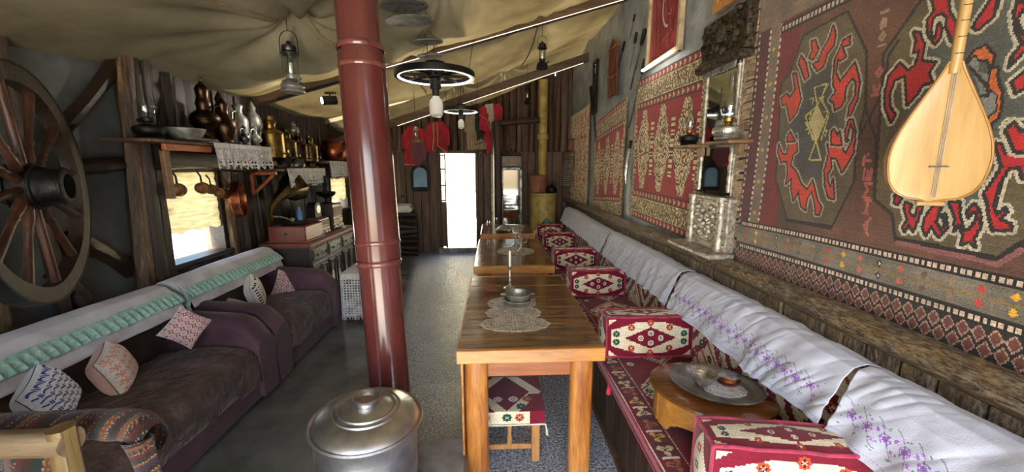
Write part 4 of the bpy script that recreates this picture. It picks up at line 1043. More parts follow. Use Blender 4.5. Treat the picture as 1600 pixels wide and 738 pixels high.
def radio(y, w, h, d, label, mat, shelf_lines=True):
    t = thing('radio', label, 'radio', (-2.22, y, T), 0, 'old radio sets on the dresser')
    x1 = -2.10; mb = MB(); mb.box((x1-d/2, y, T+h/2), (d, w, h), bev=0.015); build('case', mb, mat, t)
    mb = MB(); mb.box((x1+.004, y, T+h*.68), (0.012, w*.86, h*.34), bev=.004); build('speaker_cloth', mb, 'beige_cloth', t)
    mb = MB(); mb.box((x1+.004, y, T+h*.34), (0.012, w*.86, h*.18), bev=.003); build('dial', mb, 'yellow_paint', t)
    for k in (-1, 0, 1): mb = MB(); mb.cyl((x1, y+k*w*.3, T+h*.13), (x1+.025, y+k*w*.3, T+h*.13), .016); build('knob', mb, 'ceramic', t)
radio(4.80, 0.30, 0.20, 0.24, 'low wooden radio with cream front between gramophone and tall cabinet', 'box_wood')
radio(5.22, 0.32, 0.34, 0.26, 'tall radio cabinet with pale slatted front at the far end of the dresser', 'dresser_wood')
t = thing('mantel_clock', 'dark arched mantel clock standing on the low radio', 'clock', (-2.22, 4.82, T+.2))
mb = MB(); mb.prism([(4.82+.085*cos(a), T+.31+.075*sin(a)) for a in np.linspace(0, pi, 14)]+[(4.735, T+.203), (4.905, T+.203)], 'X', -2.27, -2.17); build('case', mb, 'iron', t)
mb = MB(); mb.cyl((-2.17, 4.82, T+.30), (-2.162, 4.82, T+.30), .05, n=22); build('face', mb, 'ceramic', t)
mb = MB(); mb.lathe([(0.001, 0), (.03, 0), (.032, .1), (.018, .125), (.012, .16), (.001, .16)], (-2.3, 4.62, T+.18+.01), 16); o = build('bottle', mb, 'blue_cloth'); tag(o, 'small blue bottle beside the clock on the dresser', 'bottle')
t = thing('table_lamp', 'dark metal lamp with a wide bowl on top of the tall radio cabinet', 'lamp', (-2.22, 5.2, T+.34))
mb = MB(); mb.lathe([(0.001, 0), (.06, 0), (.02, .02), (.016, .06), (.10, .10), (.12, .13), (.11, .15), (.03, .16), (.025, .20), (.035, .24), (.018, .27), (.015, .36), (.001, .36)], (-2.22, 5.2, T+.342), 26); build('body', mb, 'iron', t)

# lace covered box and things by the far left corner
def lace_box():
    t = thing('side_table', 'low box table draped in white crocheted lace beyond the farther sofa', 'table', (-1.40, 4.2, 0))
    mb = MB(); mb.box((-1.40, 4.2, 0.27), (0.42, 0.44, 0.54), bev=.01); build('box', mb, 'velvet_back', t)
    w = Weave(1.72, 0.50, 0.007); U, V = w.U, w.V
    holes = ((((U/0.028) % 1-.5)**2+((V/0.028) % 1-.5)**2) < .05)
    big = np.abs(((U+V)/0.16) % 1-.5)+np.abs(((U-V)/0.16) % 1-.5) > .62
    mask = ~(holes & (V > .05)) & ~((V > .47) & (((U/.03) % 1) > .6)) & ~(big & (((U/0.014) % 1) < .5) & (((V/0.014) % 1) < .5) & (V > .05))
    def fn(U, V):
        s = U/1.72*4; k = np.floor(np.clip(s, 0, 3.999)).astype(int); f = s-k; hx, hy = .222, .232
        X = np.choose(k, [-hx+2*hx*f, hx+0*f, hx-2*hx*f, -hx+0*f]); Y = np.choose(k, [-hy+0*f, -hy+2*hy*f, hy+0*f, hy-2*hy*f])
        o = 1+0.07*(V/.5)*(np.sin(U*55)*.5+.6); return -1.40+X*o, 4.2+Y*o, 0.548-V
    v, q, c = sheet(w, fn, mask=mask, flip=True); 
    mb = MB()
    o = np_mesh('lace_skirt', [(v, q, None)], 'lace_white', t, solid=.002)
    mb.box((-1.40, 4.2, 0.549), (0.45, 0.47, 0.01), bev=.004); build('lace_top', mb, 'lace_white', t)
lace_box()
t = thing('bedstead', 'small wooden settle with a pale blue cloth in the far left corner', 'settle', (-2.15, 6.4, 0))
mb = MB(); mb.box((-2.2, 6.4, .42), (.5, 1.0, .05), bev=.01); build('seat', mb, 'orange_wood', t)
for yy in (5.93, 6.87):
    mb = MB(); mb.box((-1.98, yy, .45), (.05, .05, .9), bev=.01); mb.ball((-1.98, yy, .92), .035); build('post', mb, 'orange_wood', t)
    mb = MB(); mb.box((-2.2, yy, .62), (.44, .03, .05), bev=.005); mb.box((-2.2, yy, .75), (.44, .03, .05), bev=.005); build('rail', mb, 'orange_wood', t)
mb = MB(); mb.box((-2.18, 6.4, .50), (.46, .8, .1), bev=.03); o = build('folded_cloth', mb, 'blue_cloth'); tag(o, 'folded light blue cloth lying on the wooden settle', 'cloth')

# outside the first window: table with lace cloth
t = thing('garden_table', 'low table with a white lace cloth seen outside through the window', 'table', (-3.5, 4.2, 0))
mb = MB(); mb.box((-3.5, 4.25, .72), (.6, 1.2, .04), bev=.005); build('tabletop', mb, 'plank_dark', t)
for a in (-3.75, -3.25):
    for b in (3.75, 4.75): mb = MB(); mb.box((a, b, .31), (.05, .05, .8), bev=.005); build('leg', mb, 'plank_dark', t)
w = Weave(1.3, .30, .01); mask = ~(((((w.U/0.05) % 1-.5)**2+((w.V/0.05) % 1-.5)**2) < .06) & (w.V > .04)); v, q, c = sheet(w, lambda U, V: (-3.18+.012*np.sin(U*40)*V/.3, 3.6+U, .755-V), mask=mask)
o = np_mesh('lace_tablecloth', [(v, q, None)], 'lace_white', solid=.003); tag(o, 'white lace cloth hanging off the table outside the window', 'tablecloth')
mb = MB(); mb.box((-3.5, 4.25, .747), (.66, 1.3, .008)); o2 = build('cloth_top', mb, 'lace_white'); o2.parent = o

# log armchair and rolled blanket, bottom left corner
def log_chair():
    t = thing('log_armchair', 'rustic armchair of pale peeled logs cut off by the bottom left corner', 'armchair', (-1.55, 0.85, 0))
    mb = MB(); mb.log((-2.05, 1.0, 0.906), (-1.17, 1.0, 0.906), 0.037, 81, 14, 12, .08, .004); build('top_rail', mb, 'log_pale', t)
    mb = MB(); mb.log((-1.19, 1.0, 0), (-1.185, 1.0, 0.948), 0.031, 82, 12, 12, .12, .006); build('post', mb, 'log_pale_z', t)
    mb = MB(); mb.log((-2.02, 1.0, 0), (-2.02, 1.0, 0.945), 0.035, 83, 12, 12, .12, .006); build('post', mb, 'log_pale_z', t)
    mb = MB(); mb.log((-2.0, 1.0, 0.42), (-1.2, 1.0, 0.42), 0.04, 84, 10, 8); mb.box((-1.6, .74, .44), (.8, .5, .05), bev=.01); build('seat', mb, 'log_pale', t)
    for x in (-1.19, -2.02): mb = MB(); mb.log((x, .5, 0), (x, .5, .46), .04, 85, 10, 6); build('leg', mb, 'log_pale_z', t)
log_chair()
def stripes_weave(L, P, res, seed=0):
    w = Weave(L, P, res); r = np.random.RandomState(seed)
    pal = [(50, 27, 22), (28, 38, 33), (78, 48, 30), (46, 32, 48), (38, 24, 20), (92, 58, 36), (24, 33, 38), (66, 30, 28)]
    s = w.U+0.35*w.V; x = 0; i = 0
    while x < L+0.4:
        wd = .010+.02*r.rand(); w.put((s >= x) & (s < x+wd), pal[i % 8])
        if i % 3 == 1: w.put((np.abs(s-x) < .0025) & (((w.V/.012) % 1) < .5), (120, 104, 76))
        if i % 4 == 2: w.put((s >= x) & (s < x+wd) & (((w.V/.02) % 1) < .5) & (((s/.012) % 1) < .5), (124, 72, 40))
        x += wd; i += 1
    return w
def blanket():
    t = thing('rolled_blanket', 'dark striped kilim blanket rolled over the log armchair, fringed end hanging down', 'blanket', (-1.3, 1.12, 0.93))
    pts = [(-2.0, 1.12, .862), (-1.7, 1.12, .866), (-1.4, 1.12, .87), (-1.25, 1.12, .872), (-1.14, 1.11, .876), (-1.07, 1.10, .868), (-1.035, 1.09, .835)]
    rr = [.042, .042, .043, .044, .046, .05, .045]
    ps = np.array(pts); L = np.r_[0, np.cumsum(np.linalg.norm(np.diff(ps, axis=0), axis=1))]; w = stripes_weave(L[-1], .38, .006)
    def fn(U, V):
        a = V/.38*2*pi; c = [np.interp(U, L, ps[:, k]) for k in range(3)]; r = np.interp(U, L, rr)*(1+.05*vnoise(U*3, V, 6, 3)+.03*np.sin(U*60+V*8))
        return c[0], c[1]+r*np.cos(a), c[2]+r*np.sin(a)
    np_mesh('roll', [sheet(w, fn)], 'weave', t)
    w = stripes_weave(.68, .30, .006, 8)
    np_mesh('hanging_flap', [sheet(w, lambda U, V: (-2.0+U, 1.07+.012*np.sin(U*40)+.02*V, .86-V))], 'weave', t, solid=.006)
    w = stripes_weave(.36, .26, .005, 5)
    def fn(U, V):
        s = U/.36; q = V/.26; a = q*2*pi; cx = -1.06+.085*s; cz = .862-.20*s**1.3; r = .042*(1-.25*np.sin(s*pi)+.15*(s > .85))
        return cx+r*np.cos(a)*(1+.12*np.sin(a*5+s*4)), 1.06-.05*s+.6*r*np.sin(a), cz+.3*r*np.cos(a)*(.4)
    np_mesh('hanging_end', [sheet(w, fn)], 'weave', t)
    mb = MB()
    for i in range(22):
        a = 2*pi*i/22; b = Vector((-.965+.04*cos(a), 1.01+.025*sin(a), .665)); mb.tube([b, b+Vector((.01*cos(a), .008*sin(a), -.03)), b+Vector((.016*cos(a), .01*sin(a), -.06))], .004, 5)
    build('fringe', mb, 'fringe_yarn', t)
blanket()
# ================================================================== CENTRE
def table(y0, y1, label, lit=0):
    x0, x1, h = -0.19, 0.54, 0.78; yc = (y0+y1)/2
    t = thing('dining_table', label, 'table', ((x0+x1)/2, yc, 0), 0, 'heavy plank tables in a line along the aisle')
    mb = MB(); n = max(6, int(round((y1-y0)/0.135))); st = (y1-y0-0.02)/n
    for i in range(n):
        mb.box(((x0+x1)/2+.003*random.uniform(-1, 1), y0+.01+(i+.5)*st, h-.008+random.uniform(-.0008, .0008)), (x1-x0-.012, st-.0022, .016), bev=.0025)
    build('tabletop', mb, 'table_top', t)
    mb = MB()
    mb.box(((x0+x1)/2, y0+.012, h-.034), (x1-x0, .028, .07), bev=.004); mb.box(((x0+x1)/2, y1-.012, h-.034), (x1-x0, .028, .07), bev=.004)
    mb.box((x0+.012, yc, h-.036), (.026, y1-y0-.05, .066), bev=.004); mb.box((x1-.012, yc, h-.036), (.026, y1-y0-.05, .066), bev=.004)
    mb.box(((x0+x1)/2, yc, h-.03), (x1-x0-.05, y1-y0-.05, .03)); build('edge_board', mb, 'table_front', t)
    for yy in (y0+.10, y1-.10):
        mb = MB(); mb.box(((x0+x1)/2, yy, h-.13), (x1-x0-.22, .035, .115), bev=.006); build('apron', mb, 'apron_wood', t)
    for xx in (x0+.09, x1-.09):
        mb = MB(); mb.box((xx, yc, h-.13), (.035, y1-y0-.3, .115), bev=.006); build('apron', mb, 'apron_wood', t)
    sq = lambda a: 1/max(abs(cos(a)), abs(sin(a)))**.55*.94
    for i, xx in enumerate((x0+.093, x1-.10)):
        for j, yy in enumerate((y0+.085, y1-.085)):
            mb = MB(); r = .062; mb.tube([(xx, yy, z) for z in (0, .12, .25, .4, .55, .71)], [r, r*1.02, r*.99, r*1.01, r, r*.98], 20, sq=sq); build('leg', mb, 'table_end', t)
    mb = MB(); mb.box((x0+.025, y0+.06, .36), (.012, .09, .70), bev=.003); build('side_strip', mb, 'table_front', t)
table(1.73, 3.02, 'nearest plank table, holding the stacked pewter bowls on a lace doily')
table(3.33, 4.68, 'middle plank table, holding a pair of branched candlesticks')
table(5.04, 5.92, 'farthest plank table, holding a domed dish before the doorway')

def doily(c, rx, ry, label, k, rot=0, mat='lace_ecru', lobes=16, z=0.784):
    w = Weave(rx*2, ry*2, .0035); a = (w.U-rx)/rx; b = (w.V-ry)/ry; r = np.hypot(a, b); th = np.arctan2(b, a)
    R = .94+.06*np.abs(np.cos(th*lobes/2))
    solid = (np.sin(r*34+1.2*np.sin(th*lobes)) > -.35) | (np.abs(np.sin(th*lobes*(1+np.floor(r*3)))) < .35)
    solid &= ~((np.sin(r*60) > .75) & (np.sin(th*lobes*2) > .1))
    mask = (r < R) & (solid | (r > R-.05) | (r < .06))
    ca, sa = cos(rot), sin(rot)
    def fn(U, V):
        x = U-rx; y = V-ry; rr = np.hypot(x/rx, y/ry); return c[0]+x*ca-y*sa, c[1]+x*sa+y*ca, z+.0015*np.sin(rr*40)+.001*np.sin(U*300)*np.sin(V*300)
    v, q, cc = sheet(w, fn, mask=mask); o = np_mesh('lace_doily', [(v, q, None)], mat, solid=.0022); tag(o, label, 'doily', 'crocheted doilies on the tables'); return o
c = atz(830, 492, .78)
def cloudy_doily():
    w = Weave(.46, .62, .0035); X = w.U-.23; Y = w.V-.31
    inside = np.zeros(X.shape, bool); ring = np.zeros(X.shape, bool); rad = np.zeros(X.shape)+9
    for (a, b, rx, ry) in ((-.02, -.20, .20, .11), (-.02, -.03, .17, .13), (-.02, .14, .16, .13)):
        r = np.hypot((X-a)/rx, (Y-b)/ry); th = np.arctan2(Y-b, X-a); R = .95+.05*np.abs(np.cos(th*9)); m = r < R; inside |= m; rad = np.minimum(rad, r)
        ring |= (np.abs(r-R+.04) < .05)
    th = np.arctan2(Y, X); a = (w.U/.017) % 1-.5; b = (w.V/.013) % 1-.5
    hole = (np.hypot(a, b) < .42) & (np.sin(rad*30) > -.6)
    mask = inside & (~hole | ring & (rad > .85))
    v, q, cc = sheet(w, lambda U, V: (.13+U-.23, 2.24+V-.31, .785+.002*np.sin(U*260)*np.sin(V*260)), mask=mask)
    o = np_mesh('lace_doily', [(v, q, None)], 'lace_ecru', solid=.003); tag(o, 'large scalloped ecru lace doily on the nearest table', 'doily', 'crocheted doilies on the tables')
cloudy_doily()
doily(atz(806, 393, .78), .20, .20, 'ecru lace doily under the candlesticks on the middle table', 2)
doily(atz(800, 354.5, .78), .20, .16, 'small pale doily on the farthest table under the domed dish', 2, lobes=10)

# two stacked pewter bowls
p = atz(809, 476, .79); B = Vector((p.x, p.y, .79))
def lug_bowl(z, R, h, label):
    t = thing('metal_bowl', label, 'bowl', (B.x, B.y, z), 0, 'stacked pewter bowls'); mb = MB()
    mb.lathe([(0.001, 0), (R*.62, 0), (R*.86, h*.3), (R*.95, h*.75), (R, h), (R*.96, h), (R*.9, h*.72), (R*.8, h*.35), (R*.55, h*.1), (.001, h*.08)], (B.x, B.y, z), 36); build('body', mb, 'pewter', t, 50)
    mb = MB(); mb.ring((B.x, B.y, z+h), R*.985, .003, n=36, m=6); build('rim', mb, 'pewter', t)
    for s in (-1, 1): mb = MB(); mb.box((B.x+s*(R+.008), B.y, z+h-.006), (.035, .03, .008), bev=.003); build('lug', mb, 'pewter', t)
lug_bowl(.79, .088, .038, 'lower of the two stacked pewter bowls on the nearest table')
lug_bowl(.815, .082, .052, 'upper of the two stacked pewter bowls, its open mouth showing')

def candlestick(p, h, label, candle=True, arms=0):
    t = thing('candlestick', label, 'candlestick', p, 0, 'silver candlesticks on the tables'); l = Vector(p); mb = MB()
    f = h; mb.lathe([(0.001, 0), (.042, 0), (.045, .006), (.03, .014), (.012, .03), (.008, .05), (.013, .065), (.007, .08), (.007, f*.5), (.013, f*.53), (.007, f*.58), (.007, f*.88), (.015, f*.93), (.018, f), (.001, f)], l, 20); build('stem', mb, 'silver', t)
    if candle: mb = MB(); mb.lathe([(.009, f), (.009, f+.11), (.004, f+.115), (.001, f+.118)], l, 12); build('candle', mb, 'ceramic', t)
    for k in range(arms):
        a = 2*pi*k/arms; d = Vector((cos(a), sin(a), 0)); mb = MB()
        mb.tube([l+Vector((0, 0, f*.6)), l+d*.03+Vector((0, 0, f*.5)), l+d*.06+Vector((0, 0, f*.62)), l+d*.065+Vector((0, 0, f*.85))], .004, 6)
        mb.lathe([(.001, 0), (.02, .004), (.022, .02), (.019, .022), (.001, .01)], l+d*.065+Vector((0, 0, f*.85)), 14); build('arm', mb, 'silver', t)
candlestick((atz(798, 462, .786).x, 2.66, .786), .17, 'slender silver candlestick with white candle behind the stacked bowls')
candlestick(tuple(atz(814, 393, .787)), .17, 'branched silver candlestick, nearer of the pair on the middle table', False, 4)
candlestick(tuple(atz(805, 385, .787)), .20, 'branched silver candlestick, farther of the pair on the middle table', False, 4)
t = thing('domed_dish', 'grey metal dish with a domed lid and knob on the farthest table', 'dish', atz(788, 360, .785)); l = atz(788, 360, .785)
mb = MB(); mb.lathe([(0.001, 0), (.11, .0), (.135, .014), (.13, .016), (.001, .01)], l, 26); build('plate', mb, 'pewter', t)
mb = MB(); mb.lathe([(.1, .012), (.095, .03), (.06, .06), (.02, .075), (.012, .1), (.018, .115), (.001, .13)], l, 26); build('lid', mb, 'pewter', t)
for i, (px, py, lb) in enumerate([(765, 363, 'glass goblet at the left edge of the farthest table'), (776, 357, 'glass goblet left of the domed dish on the farthest table')]):
    q = atz(px, py, .785); mb = MB(); mb.lathe([(.025, 0), (.004, .006), (.004, .06), (.03, .09), (.034, .13), (.028, .16)], q, 18); mb.f = [f for f in mb.f if len(f) == 4]; o = build('goblet', mb, 'glass'); tag(o, lb, 'glass', 'goblets on the farthest table')
t = thing('oil_lamp', 'x', 'oil lamp', (0, 0, 0)); bpy.data.objects.remove(t)
mb = MB(); mb.tube([(.32, 5.35, .79), (.42, 5.2, .80), (.47, 5.12, .83)], .006, 8); mb.ball((.47, 5.12, .835), .014, 10, 6); o = build('ladle', mb, 'steel_dark'); tag(o, 'small metal ladle lying on the farthest table', 'ladle')

# stool under the nearest table
t = thing('stool', 'small wooden stool with a patterned woven cover, seen under the nearest table', 'stool', (.06, 2.08, 0))
mb = MB(); mb.box((.06, 2.08, .305), (.40, .32, .035), bev=.006); build('seat', mb, 'stool_wood', t)
for xx in (-.11, .222):
    for yy in (1.94, 2.22): mb = MB(); mb.box((xx, yy, .145), (.048, .045, .29), bev=.006); build('leg', mb, 'stool_wood', t)
mb = MB(); mb.box((.06, 1.945, .085), (.30, .02, .03), bev=.004); mb.tube([(.075, 1.945, z) for z in (.09, .13, .17, .21, .25, .29)], [.012, .016, .01, .016, .012, .014], 10); build('stretcher', mb, 'stool_wood', t)

# aluminium cauldron on the concrete plinth
mb = MB(); mb.box((-.52, 1.50, .1), (.74, .76, .2), bev=.012); o = build('plinth', mb, 'plinth_concrete'); tag(o, 'low grey concrete plinth carrying the big pot and the red pipe', 'plinth')
PC = Vector((-.535, 1.41, .2))
t = thing('stockpot', 'big dented aluminium stockpot with rimmed lid in the foreground, on the plinth', 'pot', PC)
pr = [(.001, 0), (.178, 0), (.19, .02), (.193, .2), (.197, .38), (.202, .44), (.213, .456), (.218, .462), (.213, .468), (.198, .462), (.19, .44), (.186, .2), (.18, .02), (.001, .012)]
mb = MB(); n = 64; vs = []; fs = []
for r, z in pr:
    for j in range(n):
        a = 2*pi*j/n; d = 1+.010*sin(3*a+z*9)*min(1, z*6)*(z < .42)+.007*sin(5*a-z*16)*(z < .42); vs.append((PC.x+r*d*cos(a), PC.y+r*d*sin(a), PC.z+z))
pr2 = []
mb = MB()
dense = []
for (r0, z0), (r1, z1) in zip(pr[:-1], pr[1:]):
    k = 10 if abs(z1-z0) > .1 else 1
    for i in range(k): dense.append((r0+(r1-r0)*i/k, z0+(z1-z0)*i/k))
dense.append(pr[-1]); vs = []
for r, z in dense:
    for j in range(n):
        a = 2*pi*j/n; m_ = min(1, z*6)*(z < .43); d = 1+m_*(.012*sin(3*a+z*9)+.008*sin(5*a-z*18)+.010*vnoise(np.array([a*1.2]), np.array([z*6]), 1.5, 3)[0]); vs.append((PC.x+r*d*cos(a), PC.y+r*d*sin(a), PC.z+z))
for i in range(len(dense)-1):
    for j in range(n): fs.append((i*n+j, i*n+(j+1) % n, (i+1)*n+(j+1) % n, (i+1)*n+j))
mb.add(vs, fs); build('body', mb, 'aluminium', t, 60)
mb = MB(); mb.lathe([(.196, .452), (.204, .462), (.2, .47), (.188, .482), (.16, .497), (.132, .506), (.129, .512), (.124, .512), (.120, .509), (.112, .513), (.109, .519), (.104, .518), (.10, .514), (.07, .527), (.05, .533), (.043, .534), (.043, .545), (.054, .558), (.05, .561), (.036, .553), (.030, .545), (.001, .543)], PC, 64); build('lid', mb, 'aluminium', t, 35)
for s in (-1, 1):
    mb = MB(); a = PC+Vector((0, s*.195, .33)); mb.tube([a+Vector((-.05, 0, 0)), a+Vector((-.045, s*.03, 0)), a+Vector((.045, s*.03, 0)), a+Vector((.05, 0, 0))], .007, 8); build('handle', mb, 'aluminium', t)

Mp = Matrix.Translation(PC) @ Matrix.Rotation(radians(2.5), 4, 'Y') @ Matrix.Translation(-PC); t.matrix_basis = Mp @ Matrix.LocRotScale(t.location, t.rotation_euler, t.scale)
# red brown flue pipe
A = Vector((-.525, 1.80, .2)); Bt = aty(557, 0, 1.98); d = (Bt-A)
Pp = lambda s: A+d*s
t = thing('stove_pipe', 'tall glossy red brown flue pipe leaning through the middle of the room', 'pipe', A)
def seg(s0, s1, r, nm='pipe_section', mat='rust_paint'):
    mb = MB(); ss = np.linspace(s0, s1, 14); mb.tube([Pp(s) for s in ss], [r*(1+.004*sin(s*40)) for s in ss], 40); return build(nm, mb, mat, t, 50)
def s_of(py):
    best = min(np.linspace(0, 1.3, 1200), key=lambda s: abs(proj_y(Pp(s))-py)); return best
def proj_y(v):
    q = v-Vector((0, 0, EYE)); return 369-FPX*q.dot(_up)/q.dot(_fw)
s1, s2 = s_of(400), s_of(92)
seg(0.0, s1+.005, .098); seg(s1-.005, s2+.004, .106); se = max(q for q in np.linspace(.8, 1.4, 300) if Pp(q).z < canvas_z(Pp(q).x, Pp(q).y)-.02); seg(s2-.01, se, .099)
for py, r in ((378, .109), (410, .108), (77, .108), (107, .108)):
    s = s_of(py); mb = MB(); mb.tube([Pp(s-.006), Pp(s-.003), Pp(s), Pp(s+.003), Pp(s+.006)], [r-.004, r, r+.001, r, r-.004], 40, cap=False); build('joint_bead', mb, 'rust_joint', t, 60)
mb = MB(); mb.tube([Pp(0), Pp(.02), Pp(.035)], [.118, .112, .1], 30); build('foot_flange', mb, 'iron', t)

# wheel chandeliers
def chandelier(c, R, label, drop_to, lamps=1):
    t = thing('wheel_chandelier', label, 'chandelier', c, 0, 'black wagon wheel ceiling lamps'); c = Vector(c)
    mb = MB(); mb.lathe([(R*.93, -.028), (R, -.028), (R*1.005, 0), (R, .028), (R*.93, .028), (R*.93, -.028)], c, 48); build('rim', mb, 'black_paint', t)
    mb = MB(); mb.lathe([(R*.89, -.026), (R*.93, -.026), (R*.93, -.014), (R*.89, -.014), (R*.89, -.026)], c, 48); build('light_ring', mb, 'led', t)
    for k in range(8):
        a = 2*pi*k/8+.2; mb = MB(); mb.tube([c+Vector((cos(a)*.05, sin(a)*.05, 0)), c+Vector((cos(a)*R*.4, sin(a)*R*.4, 0)), c+Vector((cos(a)*R*.88, sin(a)*R*.88, 0))], [.012, .016, .011], 8); build('spoke', mb, 'iron', t)
    mb = MB(); q = R/.35; mb.lathe([(.001, -.12*q), (.045*q, -.12*q), (.05*q, -.10*q), (.05*q, -.03*q), (.075*q, -.02*q), (.085*q, .02*q), (.08*q, .06*q), (.09*q, .065*q), (.09*q, .11*q), (.001, .11*q)], c, 22); build('hub', mb, 'iron', t)
    mb = MB(); mb.lathe([(.001, -.19*q), (.03*q, -.19*q), (.034*q, -.13*q), (.034*q, -.11*q), (.001, -.11*q)], c, 16); build('socket', mb, 'black_paint', t)
    mb = MB(); mb.lathe([(.001, -.36*q), (.04*q, -.355*q), (.06*q, -.335*q), (.064*q, -.25*q), (.056*q, -.215*q), (.034*q, -.19*q), (.03*q, -.175*q), (.001, -.175*q)], c, 22); build('bulb', mb, 'bulb_white', t)
    for k in range(3):
        a = 2*pi*k/3+.5; e = c+Vector((cos(a)*R*.9, sin(a)*R*.9, .02)); tp = Vector((c.x+cos(a)*R*1.1, c.y+sin(a)*R*1.1, 0)); tp.z = canvas_z(tp.x, tp.y); mb = MB(); mb.cyl(e, tp, .003, n=6); build('chain', mb, 'iron', t)
    mb = MB(); mb.cyl(c+Vector((0, 0, .1*q)), (c.x, c.y, canvas_z(c.x, c.y)), .006, n=6); build('cable', mb, 'black_paint', t)
chandelier((aty(680, 120, 4.0).x, 4.0, aty(680, 118, 4.0).z), .385, 'nearer black wagon wheel lamp with white bulb, right of the red pipe', 3)
chandelier((aty(720, 172, 5.7).x, 5.7, aty(720, 172, 5.7).z), .25, 'farther, smaller wagon wheel lamp hanging before the red robes', 3)

# column of hanging metal trays
cs = [(aty(631, 7, 2.86), .165, .03, 'highest of the hung metal trays beside the pipe, cut by the frame top'), (aty(640, 30, 3.05), .175, -.02, 'second hung metal tray, wide and dull grey, right of the pipe'), (aty(666, 64, 3.5), .14, .0, 'third hung tray, brown grey, seen nearly edge on'), (aty(672, 86, 3.72), .12, 0, 'lowest hung tray, just above the nearer wheel lamp')]
for c, R, dz, lb in cs:
    t = thing('hanging_tray', lb, 'tray', c, 0, 'metal trays hung from the ceiling'); c = Vector(c)
    mb = MB(); mb.lathe([(.001, .012), (R*.2, .012), (R*.75, .0), (R*.93, -.006), (R, -.014), (R*1.0, -.008), (R*.94, .0), (R*.76, .006), (R*.2, .018), (.001, .018)], c, 40, M=Matrix.Translation(c) @ Euler((radians(7), radians(-4), 0)).to_matrix().to_4x4() @ Matrix.Translation(-c)); build('dish', mb, 'tray_tin', t)
    for k in range(3):
        a = 2*pi*k/3; e = c+Vector((cos(a)*R*.8, sin(a)*R*.8, .0)); mb = MB(); mb.cyl(e, (c.x+cos(a)*.02, c.y+sin(a)*.02, canvas_z(c.x, c.y)), .002, n=5); build('wire', mb, 'iron', t)

# spotlight on its track
mb = MB(); a = Vector((-2.3, 4.40, 3.02+.28*-2.3)); b = Vector((-1.45, 4.40, 3.02+.28*-1.45)); mb.tube([a, b], .014, 4); t = thing('track_spotlight', 'black cylindrical spotlight on a slim rail under the first beam', 'spotlight', (a+b)/2); build('track', mb, 'black_paint', t)
s = aty(514, 157, 4.33); mb = MB(); mb.box(s+Vector((0, .05, .085)), (.12, .03, .02), bev=.004); mb.cyl(s+Vector((0, .04, .08)), s+Vector((0, .03, .03)), .008, n=8); build('bracket', mb, 'steel_dark', t)
dr = Vector((-.75, -.55, -.12)).normalized(); mb = MB(); mb.tube([s+dr*.065, s+dr*.07, s-dr*.075, s-dr*.08], [.042, .045, .045, .03], 22); build('housing', mb, 'black_paint', t)
mb = MB(); mb.cyl(s+dr*.069, s+dr*.073, .034, n=22); build('lens', mb, 'spot_lens', t)
# ================================================================== RIGHT SIDE
MAR, CRM, GRN, ORG, BLK, WHT = (112, 14, 40), (214, 204, 178), (22, 78, 62), (178, 72, 40), (34, 20, 26), (206, 200, 188)
def rosette(w, u, v, r, col, eye=WHT, dark=BLK):
    th = np.arctan2(w.V-v, w.U-u); d = np.hypot(w.U-u, w.V-v)
    w.put(d < r*(1.0+.10*np.cos(th*8)), col); w.put((d < r*.62) & (np.cos(th*4) > .35) & (d > r*.2), dark); w.put((d < r*.42) & (np.cos(th*4+pi) > .5), eye); w.put(d < r*.13, eye)
def cushion_face(W, H, res=.004, seed=0):
    w = Weave(W, H, res, MAR); cu, cv = W/2, H/2; m = .030
    hexa = [(m, cv-.02), (m, cv+.02), (W*.28, H-m*.8), (W*.72, H-m*.8), (W-m, cv+.02), (W-m, cv-.02), (W*.72, m*.8), (W*.28, m*.8)]
    # stepped cream field
    step = .0055; Uq = np.floor(w.U/step)*step+step/2; Vq = np.floor(w.V/step)*step+step/2; U0, V0 = w.U, w.V
    w.U, w.V = Uq, Vq
    ins = w.inside([(m, cv-H*.20), (m, cv+H*.20), (W*.34, H-m), (W*.66, H-m), (W-m, cv+H*.20), (W-m, cv-H*.20), (W*.66, m), (W*.34, m)])
    dia = np.abs(w.U-cu)/(W*.30)+np.abs(w.V-cv)/(H*.27) < 1
    cor = []
    for a in (0, 1):
        for b in (0, 1): cor.append((np.abs(w.U-a*W)/(W*.15)+np.abs(w.V-b*H)/(H*.22) < 1) & (np.abs(w.U-a*W) > .012) & (np.abs(w.V-b*H) > .012))
    w.U, w.V = U0, V0
    w.put(ins, CRM); w.put(dia, MAR)
    for c in cor: w.put(c, CRM)
    r = H*.082
    for a, b, c in ((.11, .60, GRN), (.11, .40, GRN), (.89, .60, GRN), (.89, .40, GRN), (.28, .76, ORG), (.5, .87, ORG), (.72, .76, ORG), (.28, .24, ORG), (.5, .13, ORG), (.72, .24, ORG)): rosette(w, a*W, b*H, r, c)
    for a, b in ((.385, .5), (.615, .5), (.5, .62), (.5, .38)): rosette(w, a*W, b*H, r*.85, WHT, MAR, (60, 30, 40))
    w.jitter(.07, seed+3); return w
def side_face(W, H, res=.005, seed=0):
    w = Weave(W, H, res, MAR); w.put(np.abs(w.U-W/2)/(W*.42)+np.abs(w.V-H/2)/(H*.46) < 1.1, CRM)
    for k in range(3): rosette(w, W*.5, H*(.25+.25*k), min(W, H)*.11, (ORG, GRN, ORG)[k])
    w.jitter(.07, seed); return w
